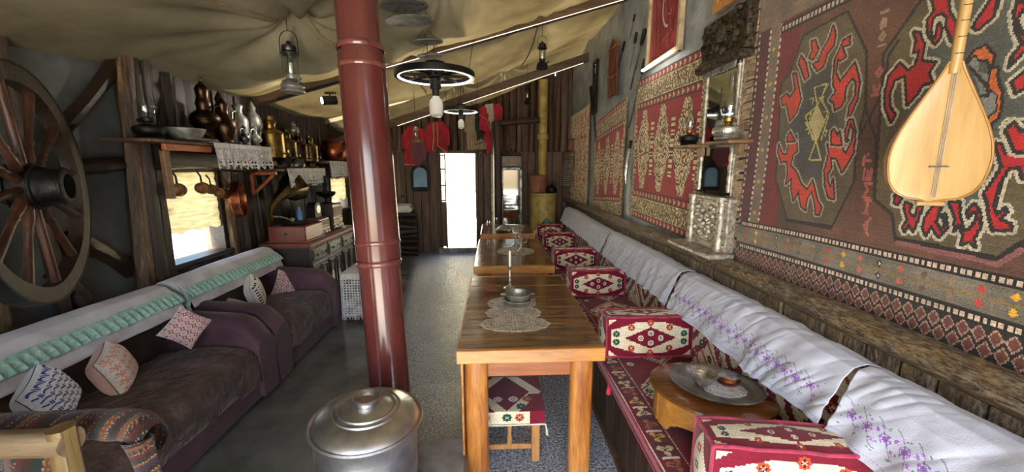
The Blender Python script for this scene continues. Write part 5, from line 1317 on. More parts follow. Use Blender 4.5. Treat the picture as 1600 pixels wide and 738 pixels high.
def box_cushion(c, W, D, H, rz, label, tilt=0.0, seed=0):
    """long side along local x, standing; c = centre of the underside"""
    t = thing('bench_cushion', label, 'cushion', c, 0, 'block cushions in red kilim fabric on the bench')
    M = np.array(Matrix.Translation(c) @ Euler((radians(tilt), 0, rz)).to_matrix().to_4x4())
    bul = .016
    def tr(X, Y, Z):
        X, Y, Z = np.broadcast_arrays(X, Y, Z); return tuple(M[i, 0]*X+M[i, 1]*Y+M[i, 2]*Z+M[i, 3] for i in range(3))
    def pf(U, V, w, h): a = U/w*2-1; b = V/h*2-1; return bul*(1-a**2)*(1-b**2)*(1+.6*vnoise(U, V, 8, seed+5))
    ch = []
    f = cushion_face(W, H, seed=seed); ch.append(sheet(f, lambda U, V: tr(U-W/2, -D/2-pf(U, V, W, H), V)))
    ch.append(sheet(cushion_face(W, H, .008, seed), lambda U, V: tr(W/2-U, D/2+pf(U, V, W, H), V)))
    tp = cushion_face(W, D, seed=seed+1); ch.append(sheet(tp, lambda U, V: tr(U-W/2, V-D/2, H+.8*pf(U, V, W, D))))
    s = side_face(D, H, seed=seed); ch.append(sheet(s, lambda U, V: tr(-W/2-pf(U, V, D, H), D/2-U, V))); ch.append(sheet(s, lambda U, V: tr(W/2+pf(U, V, D, H), U-D/2, V)))
    bt = Weave(W, D, .05, MAR); ch.append(sheet(bt, lambda U, V: tr(U-W/2, D/2-V, 0*U)))
    np_mesh('cover', ch, 'weave_fine', t)
    mb = MB(); P = lambda x, y, z: tuple(float(q) for q in tr(np.array(x), np.array(y), np.array(z)))
    for z in (0.004, H):
        q = [P(-W/2, -D/2, z), P(W/2, -D/2, z), P(W/2, D/2, z), P(-W/2, D/2, z)]
        for a, b in zip(q, q[1:]+q[:1]):
            a, b = Vector(a), Vector(b); mb.tube([a.lerp(b, s)+Vector((0, 0, .003*sin(s*17))) for s in np.linspace(0, 1, 9)], .0065, 6)
    for x in (-1, 1):
        for y in (-1, 1): mb.tube([P(x*W/2, y*D/2, 0), P(x*W/2, y*D/2, H)], .0065, 6)
    build('piping', mb, 'magenta_piping', t)
    return t
box_cushion((.95, 2.26, .487), .535, .20, .25, radians(-1), 'second block cushion from the camera, standing across the bench beside the nearest table', -6, 1)
box_cushion((.93, 3.40, .49), .50, .20, .235, radians(1), 'third block cushion from the camera, at the corner gap between first and second table', -5, 2)
box_cushion((.92, 4.32, .49), .48, .20, .23, radians(1), 'fourth block cushion from the camera, beside the middle table', -5, 3)
box_cushion((.92, 5.40, .49), .44, .20, .23, 0, 'fifth block cushion from the camera, beside the farthest table', -5, 4)
box_cushion((.92, 6.30, .49), .42, .20, .22, 0, 'farthest block cushion at the end of the bench', -5, 5)
box_cushion((1.0, 1.12, .487), .56, .15, .262, radians(-9), 'nearest block cushion, cut off by the bottom of the picture', 0, 6)
mb = MB()
def tassel(p, s, label, mat='pink_tassel'):
    t = thing('tassel', label, 'tassel', p, 0, 'pink tassels along the bench'); l = Vector(p)
    mb = MB(); mb.cyl(l, l+Vector((0, 0, -.05*s)), .002, n=5); build('cord', mb, mat, t)
    mb = MB(); mb.lathe([(.001, -.05*s), (.008*s, -.055*s), (.009*s, -.065*s), (.006*s, -.07*s), (.014*s, -.09*s), (.018*s, -.12*s), (.016*s, -.121*s), (.001, -.11*s)], l, 14); build('tuft', mb, mat, t)
tassel((.655, 1.33, .47), 1.2, 'pink tassel hanging over the bench front before the round table')
tassel((.65, 2.0, .47), .9, 'small pink tassel beside the corner of the nearest table')
tassel((1.24, 2.18, .60), 1.0, 'pink tassel at the right end of the second block cushion')

# the bench, its long seat pad and back pads
t = thing('bench', 'long built-in bench with dark vertical boards under its seat, along the right wall', 'bench', (1.0, 3.5, 0))
mb = MB(); y = .35
while y < 6.6:
    wd = .10+.05*random.random(); mb.box((.70, y+wd/2, .21), (.03, wd-.005, .38), bev=.005); y += wd
build('front_board', mb, 'bench_board', t)
mb = MB(); mb.box((1.03, 3.48, .395), (.70, 6.25, .03), bev=.005); mb.box((.682, 3.48, .02), (.03, 6.25, .04), bev=.004); build('seat_board', mb, 'plank_dark', t)
def seat_pad():
    L = 6.2; wv = Weave(.60, L, .0065, MAR); W = .60; y0 = .42
    # repeat of stepped medallions
    per = .56; k = np.floor(wv.V/per); vv = wv.V-k*per; st = .014; q = lambda a: np.floor(a/st)*st+st/2
    u = q(wv.U); v2 = q(vv)
    cu = .355; hx = (np.abs(u-cu)/.24+np.abs(v2-per/2)/.25 < 1); hx2 = (np.abs(u-cu)/.17+np.abs(v2-per/2)/.17 < 1); hx3 = (np.abs(u-cu)/.12+np.abs(v2-per/2)/.11 < 1)
    wv.put((np.abs(u-cu)/.24+np.abs(v2-per/2)/.25 < 1.12) & (u > .125), WHT); wv.put((np.abs(u-cu)/.24+np.abs(v2-per/2)/.25 < 1.06), MAR); wv.put(hx, CRM); wv.put(hx2, BLK); wv.put((np.abs(u-cu)/.17+np.abs(v2-per/2)/.17 < .86), (132, 22, 44)); wv.put(hx3, CRM); wv.put(np.abs(u-cu)/.07+np.abs(v2-per/2)/.07 < 1, MAR)
    for j in range(12):
        c0 = j*per+per/2
        if c0 > L: break
        for a, b, c in ((.20, 0, GRN), (-.20, 0, GRN), (0, .20, ORG), (0, -.20, ORG), (.11, .105, GRN), (-.11, .105, ORG), (.11, -.105, ORG), (-.11, -.105, GRN)): rosette(wv, cu+a, c0+b, .021, c)
        for a in (.16, .56): 
            rosette(wv, a if a < .3 else .56, j*per+.02, .02, WHT, MAR, MAR)
    # floral border along the front edge
    wv.rect(0, 0, .105, L, (96, 12, 34)); wv.put((wv.U > .105) & (wv.U < .113) & (((wv.V/.012) % 1) < .55), WHT); wv.put((wv.U < .006), WHT)
    for j in range(int(L/.085)):
        c0 = .04+j*.085; r = .026; col = ((190, 150, 80), (150, 84, 50), (196, 184, 150))[j % 3]
        th = np.arctan2(wv.V-c0, wv.U-.055); d = np.hypot(wv.U-.055, (wv.V-c0)); wv.put((d < r*(1+.45*np.cos(3*th+j))) & (d > r*.28), col); wv.put((d < r*.8*(np.abs(np.cos(2*th+j)))) & (d > r*.45), (26, 56, 48)); wv.put((np.abs(wv.V-c0-.04) < .006) & (np.abs(wv.U-.055) < .035), (20, 40, 36) if j % 2 else WHT)
    wv.jitter(.08, 21)
    th = .055
    def fn(U, V):
        e = np.minimum(U, W-U); return .655+U, y0+V, .47+.012*np.minimum(1, e/.03)+.008*vnoise(U, V, 4, 3)-.004*np.cos(V*2*pi/per)
    t = thing('seat_pad', 'long red kilim seat pad with cream medallions covering the bench', 'seat pad', (.95, 3.6, .42))
    np_mesh('cover', [sheet(wv, fn)], 'weave_fine', t)
    mb = MB(); mb.box((.955, y0+L/2, .44), (.60, L, .055), bev=.012); build('pad_side', mb, 'magenta_cloth', t)
    mb = MB(); mb.tube([(.652, y0+s*L, .468+.003*sin(s*70)) for s in np.linspace(0, 1, 120)], .007, 8); mb.tube([(.652, y0+s*L, .418) for s in np.linspace(0, 1, 60)], .006, 6); build('piping', mb, 'magenta_piping', t)
seat_pad()
def back_pad(y0, y1, label, seed):
    L = y1-y0; H = .47; w = Weave(L, H, .006, MAR); r = .03; per = .42
    k = np.floor(w.U/per); uu = w.U-k*per; st = .014; q = lambda a: np.floor(a/st)*st+st/2; u, v = q(uu), q(w.V)
    z = np.abs(u-per/2)/(per*.5)+np.abs(v-H/2)/(H*.52)
    w.put(z > 1.0, CRM); w.put((np.abs(z-1.0) < .07), MAR); w.put((z < .80) & (z > .55), CRM); w.put((z < .30), CRM)
    w.put((np.abs(((w.U*.8+w.V)/.11) % 1-.5) < .09) & (z > 1.07), ORG)
    for j in range(int(L/per)+1):
        c0 = j*per+per/2
        for a, b, c in ((0, 0, GRN), (.115, .07, ORG), (-.115, .07, GRN), (.115, -.08, GRN), (-.115, -.08, ORG), (.21, .13, GRN), (.21, -.13, BLK), (.21, 0, ORG), (-.07, .17, ORG), (.07, .17, GRN), (-.07, -.17, GRN), (.07, -.17, ORG)): rosette(w, c0+a, H/2+b, .022, c)
    sm = (((w.U/.035) % 1-.5)**2*1.6+((w.V/.03) % 1-.5)**2 < .07) & (z > .84) & (z < .93); w.put(sm, WHT)
    w.jitter(.08, seed)
    def fn(U, V):
        e = np.minimum(U, L-U); s = V/H; return 1.215+.05*s-.022*np.sin(pi*s)*np.minimum(1, e/.06)+.012*(e < .02), y1-U, .475+V+.004*np.sin(U*9)
    t = thing('back_pad', label, 'back cushion', (1.28, (y0+y1)/2, .475), 0, 'red kilim back cushions leaning on the boarded wall')
    np_mesh('cover', [sheet(w, fn, thick=(.10, 0, 0))], 'weave_fine', t)
    mb = MB(); mb.box((1.31, (y0+y1)/2, .70), (.10, L-.015, .45), bev=.02); build('padding', mb, 'magenta_cloth', t)
    w2 = Weave(L, .12, .006, MAR); w2.put(np.abs(((w2.U/.14) % 1)-.5) < .2, CRM); 
    for j in range(int(L/.14)+1): rosette(w2, j*.14+.07, .06, .024, (GRN, ORG)[j % 2])
    w2.jitter(.08, seed+9); np_mesh('top', [sheet(w2, lambda U, V: (1.245+V, y1-U, .945+.012*np.sin(pi*V/.12)))], 'weave_fine', t)
segs = [(.35, 1.15, 'nearest red kilim back cushion, mostly under the white cloth at the lower right'), (1.17, 2.39, 'second back cushion, behind the round table'), (2.41, 3.98, 'third back cushion, behind the second and third block cushions'), (4.0, 6.55, 'farthest back cushion, at the door end of the bench')]
for i, (a, b, lb) in enumerate(segs): back_pad(a, b, lb, 40+i)

# white embroidered covers
def runner(y0, y1, label, flowers, seed, drop=.24):
    L = y1-y0; path = [(1.352, .80), (1.355, .93), (1.33, .965), (1.285, .975), (1.245, .962), (1.218, .92), (1.205, .86), (1.185, .80), (1.168, .735)]
    ps = np.array(path); Ls = np.r_[0, np.cumsum(np.hypot(*np.diff(ps, axis=0).T))]; T = Ls[-1]
    w = Weave(L, T, .0032 if y0 < 2 else .008, (188, 193, 214))
    if flowers:
        P1, P2, GG = (150, 104, 196), (186, 152, 216), (96, 132, 110)
        r = np.random.RandomState(seed); v0 = T-.10; u = .05
        while u < L-.05:
            for a, b, rr, cc in ((0, 0, .0175, P1), (.026, .026, .0095, P2), (-.016, -.028, .008, P2), (.028, -.012, .007, P1)):
                du, dv = u+a-0, v0+b; th = np.arctan2(w.V-dv, w.U-du); d = np.hypot(w.U-du, w.V-dv); w.put(d < rr*(.90+.10*np.cos(th*6)), cc); w.put((np.abs(d-rr*.62) < rr*.09) & (np.abs(np.sin(th*3)) > .35), (206, 200, 226)); w.put(d < rr*.22, (120, 70, 160))
            for s_ in (-1, 1):
                for j in range(4):
                    bx = u+s_*(.03+.008*j)+.004*r.randn(); bv = v0+(.05-.028*j)+.004*r.randn(); w.put(((w.U-bx)**2+((w.V-bv)*1.6)**2) < .0038**2, GG)
            t_ = np.abs(w.V-v0-.045*np.sin((w.U-u)*40)) < .0018; w.put(t_ & (np.abs(w.U-u) < .04), GG)
            u += .056
        w.put((np.abs(w.V-(T-.02)) < .0015) & (((w.U/.01) % 1) < .5), (150, 140, 190))
    else:
        r = np.random.RandomState(seed)
        for k in range(int(L*26)):
            a, b = r.rand()*L, T-.12+.05*r.randn(); w.put(((w.U-a)**2+(w.V-b)**2) < .009**2, ((150, 170, 150), (176, 150, 190), (170, 150, 150))[k % 3])
    def fn(U, V):
        X = np.interp(V, Ls, ps[:, 0]); Z = np.interp(V, Ls, ps[:, 1]); s = np.clip((V-.18)/(T-.18), 0, 1)
        wr = vnoise(U*2.2+V*.8, V*.6, 6, seed); wr2 = np.abs(vnoise(U*3+V*2.4, V*.8, 9, seed+1))
        X = X-.020*s-.022*wr*(.3+s)-.018*wr2*(.4+.6*s)+.006*np.sin(U*31+3*np.sin(U*5))*s
        Z = Z+.010*vnoise(U*2, V, 7, seed+2)-.02*s*vnoise(U, V*0, 3, seed+4)+.01*np.sin(U*2.0)*(1-s)+.006*wr2
        ph = U*70+14*vnoise(U, V, 4, seed+8)+V*16; am = .0016*(1.2+2*vnoise(U, V, 6, seed+3)); Z = Z+am*np.sin(ph)*(.4+s); X = X-am*np.cos(ph)
        e = .022*(2*U/L-1)*np.clip(1-V/T*1.15, 0, 1)
        return X, y1-U-e+.008*vnoise(U, V, 6, seed+6)*s, Z
    t = thing('embroidered_cover', label, 'cloth cover', (1.27, (y0+y1)/2, .97), 0, 'white embroidered cloths over the bench back')
    np_mesh('cloth', [sheet(w, fn)], 'cloth_col', t, solid=.003)
runner(.35, 1.148, 'nearest white cloth with a spray of purple flowers, at the lower right corner', True, 5)
runner(1.18, 2.385, 'white cloth with a row of purple embroidered flowers, behind the round table', True, 9)
runner(2.42, 3.98, 'white cloth with faint small flowers, third from the camera', False, 14)
runner(4.03, 6.55, 'farthest plain white cloth over the bench back', False, 18)

# small round table on the bench with tray
RC = Vector((.985, 1.57, .487))
def round_table():
    R = .265; h = .165
    t = thing('round_tray_table', 'low round wooden table with cut-out apron standing on the bench', 'table', RC)
    mb = MB(); mb.lathe([(.001, h-.02), (R-.008, h-.02), (R, h-.014), (R, h-.004), (R-.006, h), (.001, h)], RC, 56); build('tabletop', mb, 'round_top', t)
    # four curved apron boards with arched cut-outs
    for k in range(4):
        a0 = radians(45+90*k-43); a1 = radians(45+90*k+43); n = 22; mb = MB(); vs = []; fs = []
        for i in range(n+1):
            s = i/n; a = a0+(a1-a0)*s; q = abs(s-.5)*2; zb = 0 if q > .62 else .055*(1-(q/.62)**2)**.5+.0
            rr = R*(.93-.07*q*0)
            for r_ in (R*.86, R*.91):
                for z in (zb, h-.02): vs.append((RC.x+r_*cos(a), RC.y+r_*sin(a), RC.z+z))
        for i in range(n):
            b = i*4; c = b+4
            for f in ((0, 1, 5, 4), (3, 2, 6, 7), (1, 3, 7, 5), (2, 0, 4, 6)): fs.append(tuple(b+j for j in f))
        fs.append((0, 2, 3, 1)); fs.append((n*4, n*4+1, n*4+3, n*4+2)); mb.add(vs, fs); build('leg_board', mb, 'round_wood', t)
round_table()
TC = Vector((1.0, 1.565, RC.z+.167))
t = thing('tray', 'large round engraved grey metal tray on the small round table', 'tray', TC)
mb = MB(); vs = []; fs = []; n = 72
for r, z in ((.001, .0), (.15, .0), (.165, .006), (.178, .02), (.192, .024), (.198, .022), (.193, .018), (.18, .014), (.168, .002), (.15, -.003), (.001, -.003)):
    for j in range(n): k_ = 1+.012*(r > .17)*cos(24*2*pi*j/n); vs.append((TC.x+r*k_*cos(2*pi*j/n), TC.y+r*k_*sin(2*pi*j/n), TC.z+.004+z+(.002*cos(24*2*pi*j/n) if r > .17 else 0)))
for i in range(10):
    for j in range(n): fs.append((i*n+j, i*n+(j+1) % n, (i+1)*n+(j+1) % n, (i+1)*n+j))
mb.add(vs, fs); build('dish', mb, 'tray_tin', t, 60)
doily((TC.x+.03, TC.y-.03), .10, .075, 'small white lace doily on the engraved tray', 3, .2, 'lace_white', 12, z=TC.z+.007)
q = Vector((TC.x-.062, TC.y+.005, TC.z+.009)); t = thing('silver_bowl', 'shiny ribbed silver bowl on the left of the tray', 'bowl', q)
mb = MB(); pr = [(.001, 0), (.028, 0), (.03, .004)]+[(.034+.034*i/9+.0025*(i % 2), .008+.05*i/9) for i in range(10)]+[(.073, .061), (.069, .060), (.05, .03), (.03, .01), (.001, .008)]
mb.lathe(pr, q, 36); build('body', mb, 'silver', t, 60)
q = Vector((TC.x+.07, TC.y+.02, TC.z+.009)); t = thing('copper_pan', 'small copper pan with a silvery lid and short handle, on the right of the tray', 'pan', q)
mb = MB(); mb.lathe([(.001, 0), (.035, 0), (.052, .012), (.056, .025), (.048, .038), (.046, .040), (.001, .04)], q, 30); build('body', mb, 'copper', t)
mb = MB(); mb.lathe([(.001, .05), (.02, .05), (.05, .046), (.053, .042), (.001, .04)], q, 30); build('lid', mb, 'silver', t)
mb = MB(); mb.tube([q+Vector((-.045, -.01, .036)), q+Vector((-.075, -.018, .04)), q+Vector((-.082, -.02, .036))], [.006, .005, .008], 8); build('handle', mb, 'silver', t)

# ------------------------------------------------------------------ wall hangings
XC = 1.455
def to_uv(px, py, ymax): p = atx(px, py, XC); return (ymax-p.y, p.z)
def big_carpet():
    YM, Z0, Z1, YE = 2.20, 1.058, 2.98, .22
    w = Weave(YM-YE, Z1-Z0, .0042, (90, 58, 44)); W, H = w.w, w.h
    def P(pts, box=None, s=3.355):
        out = []
        for a, b in pts:
            x, y = (a, b) if box is None else (box[0]+a/s, box[1]+b/s)
            u, v = to_uv(x, y, YM); out.append((u, v-Z0))
        return out
    A, B_, Cc, D_ = (1180, 0), (1380, 0), (1180, 180), (1380, 200)
    # abrash of the brown field
    ab = vnoise(w.U, w.V, 3, 2)[..., None]+.6*vnoise(w.U, w.V*.3, 9, 4)[..., None]; w.c = w.c*(1+.35*ab)
    # left and right borders (maroon, grey)
    for lo, hi, col in ((0, .095, (84, 18, 26)), (.095, .17, (112, 100, 86)), (.17, .30, (104, 20, 28))): w.rect(lo, .28, hi, H, col)
    w.put((w.U < .095) & (np.abs(((w.U-w.V)/.03) % 1-.5) < .12), (40, 16, 22)); w.put((np.abs(w.U-.01) < .006) & (((w.V/.035) % 1) < .45), (206, 180, 160)); w.put((np.abs(w.U-.095) < .006) & (((w.V/.03) % 1) < .5), (206, 190, 170)); w.put((np.abs(w.U-.17) < .008) & (((w.V/.034) % 1) < .5), (200, 186, 164))
    r = np.random.RandomState(4)
    for k in range(20): w.disc(.13, .35+.085*k, .011, ((206, 140, 50), (176, 56, 48))[k % 2])
    # medallion fields
    OL = (86, 74, 52)
    hexL = P([(250, 185), (480, 60), (575, 270), (575, 560)], A)+P([(535, 130), (525, 350), (410, 585), (170, 550), (105, 330)], Cc)+P([(135, 440), (185, 370)], A)
    hexR = P([(-10, 285), (190, 0), (500, -200), (900, -150), (1000, 300)], B_)+P([(900, 500), (738, 605), (620, 690), (80, 580), (62, 450), (-35, 375)], D_)+P([(-12, 420)], B_)
    for hx in (hexL, hexR):
        ins = w.inside(hx); w.put(ins, OL); w.c[ins] *= (1+.22*vnoise(w.U, w.V, 7, 6)[ins][:, None])
        w.line(hx, .012, (42, 30, 26), True)
    w.line(P([(575, 560), (595, 625), (660, 480), (690, 290), (738, 215)], A), .011, (42, 30, 26)); w.line(P([(595, 625), (535, 735)], A)+P([(535, 130)], Cc), .011, (42, 30, 26)); w.line(P([(595, 25), (638, 125), (635, 400)], Cc), .011, (42, 30, 26))
    w.line(P([(90, 583), (620, 692)], D_)+P([(738, 612)], D_), .022, (26, 20, 20)); w.line(P([(165, 548), (405, 590)], Cc), .016, (26, 20, 20))
    pk = P([(90, 600), (620, 712), (738, 640)], D_); w.line(pk, .016, (126, 80, 78))
    # dark centres
    GY = (64, 64, 62)
    w.poly(P([(300, 390), (325, 365), (350, 385), (380, 325), (412, 420), (400, 520), (420, 590), (440, 640)], A)+P([(395, 150), (350, 240), (345, 340), (285, 330), (260, 350), (210, 255), (185, 120)], Cc)+P([(180, 640), (205, 560), (240, 460)], A), GY)
    w.poly(P([(225, 225), (260, 100), (330, 60), (500, -120), (760, -60)], B_)+P([(760, 60), (600, 60), (560, 300), (530, 430), (470, 400), (100, 380), (60, 380)], D_)+P([(100, 560), (190, 330)], B_), (76, 80, 74))
    # yellow lozenge column
    YL = (176, 160, 92)
    for pts, bx in (([(325, 555), (362, 640), (320, 735), (282, 645)], A), ([(330, 0), (352, 20), (315, 130), (285, 60)], Cc)): w.poly(P(pts, bx), (170, 156, 116))
    lz = P([(310, 460), (372, 440), (345, 520), (385, 600), (345, 735)], A)
    w.line(lz, .007, YL); w.line(P([(310, 460), (325, 555), (262, 610), (300, 735)], A), .007, YL); w.line(P([(325, 555), (382, 440)], A), .006, YL); w.line(P([(362, 640), (325, 555), (282, 645), (320, 735), (362, 640)], A), .007, YL)
    w.line(P([(375, 0), (318, 140), (345, 235), (280, 235), (315, 140), (262, 40)], Cc), .007, YL)
    for a, b in ((300, 520), (350, 515), (285, 600), (372, 590), (278, 680), (368, 690)): w.line(P([(a-14, b), (a+8, b-8), (a-2, b+24)], A), .006, YL)
    RL, RR = (186, 56, 38), (170, 26, 34)
    left = [
     ([(405, 135), (418, 185), (410, 235), (375, 285), (357, 350), (325, 372), (303, 335), (330, 322), (350, 262), (383, 205)], A),
     ([(292, 215), (312, 208), (330, 260), (303, 312), (282, 300), (298, 262)], A),
     ([(240, 290), (266, 330), (272, 368), (282, 400), (262, 418), (238, 352), (226, 328)], A),
     ([(490, 190), (490, 235), (452, 248), (470, 300), (442, 320), (428, 308), (418, 378), (440, 430), (515, 328), (532, 390), (543, 440), (532, 520), (500, 600), (482, 622), (490, 560), (520, 505), (522, 430), (503, 410), (470, 460), (465, 530), (445, 562), (415, 578), (410, 540), (388, 526), (420, 480), (405, 440), (410, 370), (415, 310), (440, 258), (455, 215)], A),
     ([(135, 510), (165, 488), (182, 508), (210, 470), (198, 382), (216, 385), (226, 440), (240, 520), (215, 592), (180, 632), (168, 572), (162, 540), (142, 552)], A),
     ([(398, 92), (412, 72), (432, 114), (447, 88), (458, 170), (478, 205), (512, 130), (518, 80), (500, 45), (482, 120), (492, 135), (478, 138), (474, 80), (490, 25), (510, 25), (528, 90), (520, 200), (485, 262), (460, 302), (430, 230), (398, 222), (402, 280), (380, 312), (385, 350), (398, 378), (412, 335), (416, 395), (420, 440), (388, 435), (368, 372), (364, 292), (388, 200), (378, 152), (403, 150)], Cc),
     ([(172, 98), (186, 130), (200, 150), (212, 105), (216, 190), (195, 205), (182, 262), (215, 300), (240, 362), (272, 392), (300, 342), (330, 452), (352, 482), (340, 522), (320, 520), (315, 470), (296, 400), (272, 440), (266, 500), (242, 482), (232, 440), (226, 400), (200, 450), (186, 380), (188, 330), (160, 360), (168, 300), (162, 240), (132, 246), (115, 190), (120, 150), (138, 200), (160, 206), (170, 160)], Cc),
     ([(400, 690), (412, 676), (432, 712), (444, 690), (455, 760), (400, 760)], A), ([(165, 715), (180, 690), (205, 740), (165, 745)], A),
    ]
    for pts, bx in left: w.outlined(P(pts, bx), RL, wd=.011, wl=.026, light=(150, 140, 124))
    right = [
     ([(150, 165), (180, 170), (206, 225), (192, 318), (265, 325), (230, 380), (247, 430), (200, 440), (170, 492), (120, 550), (110, 430), (105, 395), (50, 420), (25, 500), (30, 560), (60, 600), (40, 640), (5, 560), (4, 480), (20, 400), (75, 332), (100, 350), (120, 370), (160, 340), (180, 262), (150, 272), (165, 210)], B_),
     ([(238, -60), (330, -60), (340, 60), (370, 110), (376, 180), (352, 215), (322, 140), (330, 90), (300, 62), (252, 90), (240, 140), (242, 190), (262, 200), (283, 120), (298, 150), (290, 190), (264, 230), (225, 180), (224, 100), (263, 50)], B_),
     ([(480, 108), (562, -10), (600, -30), (572, 80), (490, 152), (465, 140)], B_),
     ([(738, 20), (690, 100), (705, 150), (738, 190), (738, 255), (655, 345), (672, 290), (722, 225), (690, 150), (680, 60), (700, 0)], B_),
     ([(790, 330), (672, 425), (690, 482), (800, 420)], B_),
     ([(360, 390), (412, 385), (416, 462), (440, 540), (470, 530), (510, 472), (500, 432), (472, 442), (462, 470), (452, 440), (490, 394), (527, 452), (521, 522), (490, 582), (500, 622), (470, 592), (430, 612), (440, 562), (410, 502), (388, 540), (395, 470)], D_),
     ([(240, 462), (290, 390), (322, 392), (292, 490), (320, 542), (342, 500), (322, 452), (342, 450), (352, 522), (310, 572), (270, 512), (240, 562), (224, 520)], D_),
     ([(125, 385), (162, 400), (150, 442), (180, 470), (196, 420), (225, 395), (205, 460), (175, 540), (150, 502), (130, 542), (120, 520), (145, 480), (128, 430)], D_),
     ([(75, 350), (112, 362), (90, 400), (72, 392)], D_),
     ([(585, 78), (620, 78), (640, 132), (680, 110), (692, 70), (640, -10), (650, -30), (800, -30), (800, 260), (738, 260), (715, 200), (660, 208), (620, 280), (602, 350), (590, 420), (606, 455), (650, 418), (658, 434), (622, 478), (680, 500), (680, 532), (590, 532), (570, 462), (558, 390), (538, 340), (590, 262), (627, 200), (602, 130)], D_),
     ([(640, 680), (680, 640), (720, 690), (738, 680), (800, 640), (800, 800), (690, 790)], B_),
    ]
    for pts, bx in right: w.outlined(P(pts, bx), RR, wd=.013, wl=.030, light=(176, 168, 148))
    w.outlined(P([(425, 325), (470, 262), (530, 235), (577, 290), (562, 350), (592, 352), (592, 400), (602, 440), (617, 480), (612, 580), (600, 612), (562, 642), (552, 690), (538, 622), (585, 582), (592, 500), (548, 462), (540, 420), (560, 362), (540, 312), (490, 312), (470, 285), (440, 320)], B_), (190, 96, 40), wd=.011, wl=.012, light=(50, 40, 36))
    w.poly(P([(445, 330), (470, 290), (500, 330), (490, 370), (550, 390), (530, 440), (545, 470), (590, 500), (580, 580), (540, 610), (500, 480)], B_), (118, 120, 120)); w.line(P([(450, 350), (540, 455), (545, 500), (510, 500)], B_), .009, (40, 36, 34))
    # writing woven up the middle: each letter is a set of strokes, read turned on its side
    GL = {'A': [[(0, 0), (.5, 1), (1, 0)], [(.2, .4), (.8, .4)]], 'H': [[(0, 0), (0, 1)], [(1, 0), (1, 1)], [(0, .5), (1, .5)]], 'M': [[(0, 0), (0, 1), (.5, .4), (1, 1), (1, 0)]], 'E': [[(1, 0), (0, 0), (0, 1), (1, 1)], [(0, .5), (.8, .5)]], 'T': [[(.5, 0), (.5, 1)], [(0, 1), (1, 1)]], 'K': [[(0, 0), (0, 1)], [(1, 1), (0, .45), (1, 0)]], '0': [[(.5, 0), (0, .5), (.5, 1), (1, .5), (.5, 0)]], '1': [[(.5, 0), (.5, 1)]], '.': [[(.5, .9), (.6, 1)]], '9': [[(1, .6), (.5, .4), (0, .7), (.5, 1), (1, .7), (.8, .1), (.2, 0)]]}
    def letter(ch, px0, py0, px1, py1, col):      # px0,py0 = foot of the letter (right, lower), text runs upwards
        (u0, v0), (u1, v1) = [to_uv(px0, py0, YM), to_uv(px1, py1, YM)]; v0 -= Z0; v1 -= Z0
        for st in GL[ch]: w.line([(u0+(u1-u0)*(1-b), v0+(v1-v0)*a) for a, b in st], .011, col)
    PKC, PK2 = (158, 84, 76), (140, 116, 98)
    for ch, y0, y1 in (('A', 365, 341), ('H', 333, 313), ('M', 308, 287), ('E', 281, 265), ('T', 258, 243)): letter(ch, 1351, y0, 1364, y1, PKC)
    letter('.', 1358, 243, 1366, 239, PKC)
    letter('K', 1361, 149, 1372, 133, PKC); letter('0', 1366, 121, 1377, 104, PKC)
    letter('1', 1370, 73, 1380, 69, PK2); letter('0', 1371, 64, 1381, 50, PK2); letter('9', 1373, 46, 1383, 28, PK2); letter('1', 1375, 20, 1386, 16, PK2)
    # lower borders at their own heights
    zb = lambda z: z-Z0
    w.rect(0, 0, W, zb(1.335), (34, 24, 24))
    w.rect(0, zb(1.225), W, zb(1.322), (112, 104, 92)); ins = (w.V > zb(1.225)) & (w.V < zb(1.322)); w.c[ins] *= (1+.35*vnoise(w.U, w.V, 12, 6)[ins][:, None])
    w.line([(0, zb(1.272)), (W, zb(1.272))], .006, (134, 108, 66))
    for k in range(26):
        u = .09+k*.077; col = ((190, 60, 50), (96, 80, 60), (30, 26, 28), (216, 160, 40), (134, 112, 84), (190, 96, 60), (196, 96, 96))[(k*3) % 7]
        for vv in (1.296, 1.250): w.diamond(u, zb(vv), .012, .015, col); 
        if col[0] < 40: w.diamond(u, zb(1.296), .005, .006, WHT); w.diamond(u, zb(1.25), .005, .006, WHT)
        w.line([(u+.03, zb(1.26)), (u+.045, zb(1.285)), (u+.055, zb(1.262))], .004, (130, 106, 72))
    for z, hh in ((1.335, .0075), (1.205, .0065), (1.075, .0065)): w.beads(zb(z), .03, W, .0185, hh, (196, 172, 154), (24, 20, 20), .018)
    # diamond band
    m = (w.V > zb(1.092)) & (w.V < zb(1.190)); w.put(m, (26, 24, 22))
    for k in range(50):
        u = .02+k*.04
        for vv, c in ((1.163, 1), (1.118, 1)):
            uu = u+(.0 if vv > 1.15 else .02); mm = (np.abs(w.U-uu)/.017+np.abs(w.V-zb(vv))/.026); w.put((mm < 1.15) & m, (166, 132, 118)); w.put((mm < .86) & m, (104, 58, 50) if uu > .35 else (112, 30, 34))
    w.rect(0, 0, .35, .012, (84, 20, 28))
    # upper border rows beyond the top of the view
    w.beads(zb(2.34), .17, W, .022, .010, (186, 164, 144), (30, 22, 22), .024); w.rect(0.0, zb(2.375), W, zb(2.60), (116, 98, 80)); ins = (w.V > zb(2.375)) & (w.V < zb(2.60)); w.c[ins] *= (1+.4*vnoise(w.U, w.V, 10, 6)[ins][:, None])
    # the right medallion rises past this band where the carpet shows it
    w.jitter(.09, 8)
    def fn(U, V): return XC-.010*np.exp(-V/.2)-.006*np.sin(V*5)+.010*vnoise(U, V, 2.2, 3), YM-U+.008*vnoise(U, V, 3, 9), Z0+V+.012*vnoise(U, V*0, 2, 7)+.0*U
    t = thing('carpet', 'huge brown and red hook medallion carpet behind the long necked lute', 'carpet', (XC, (YM+YE)/2, Z0))
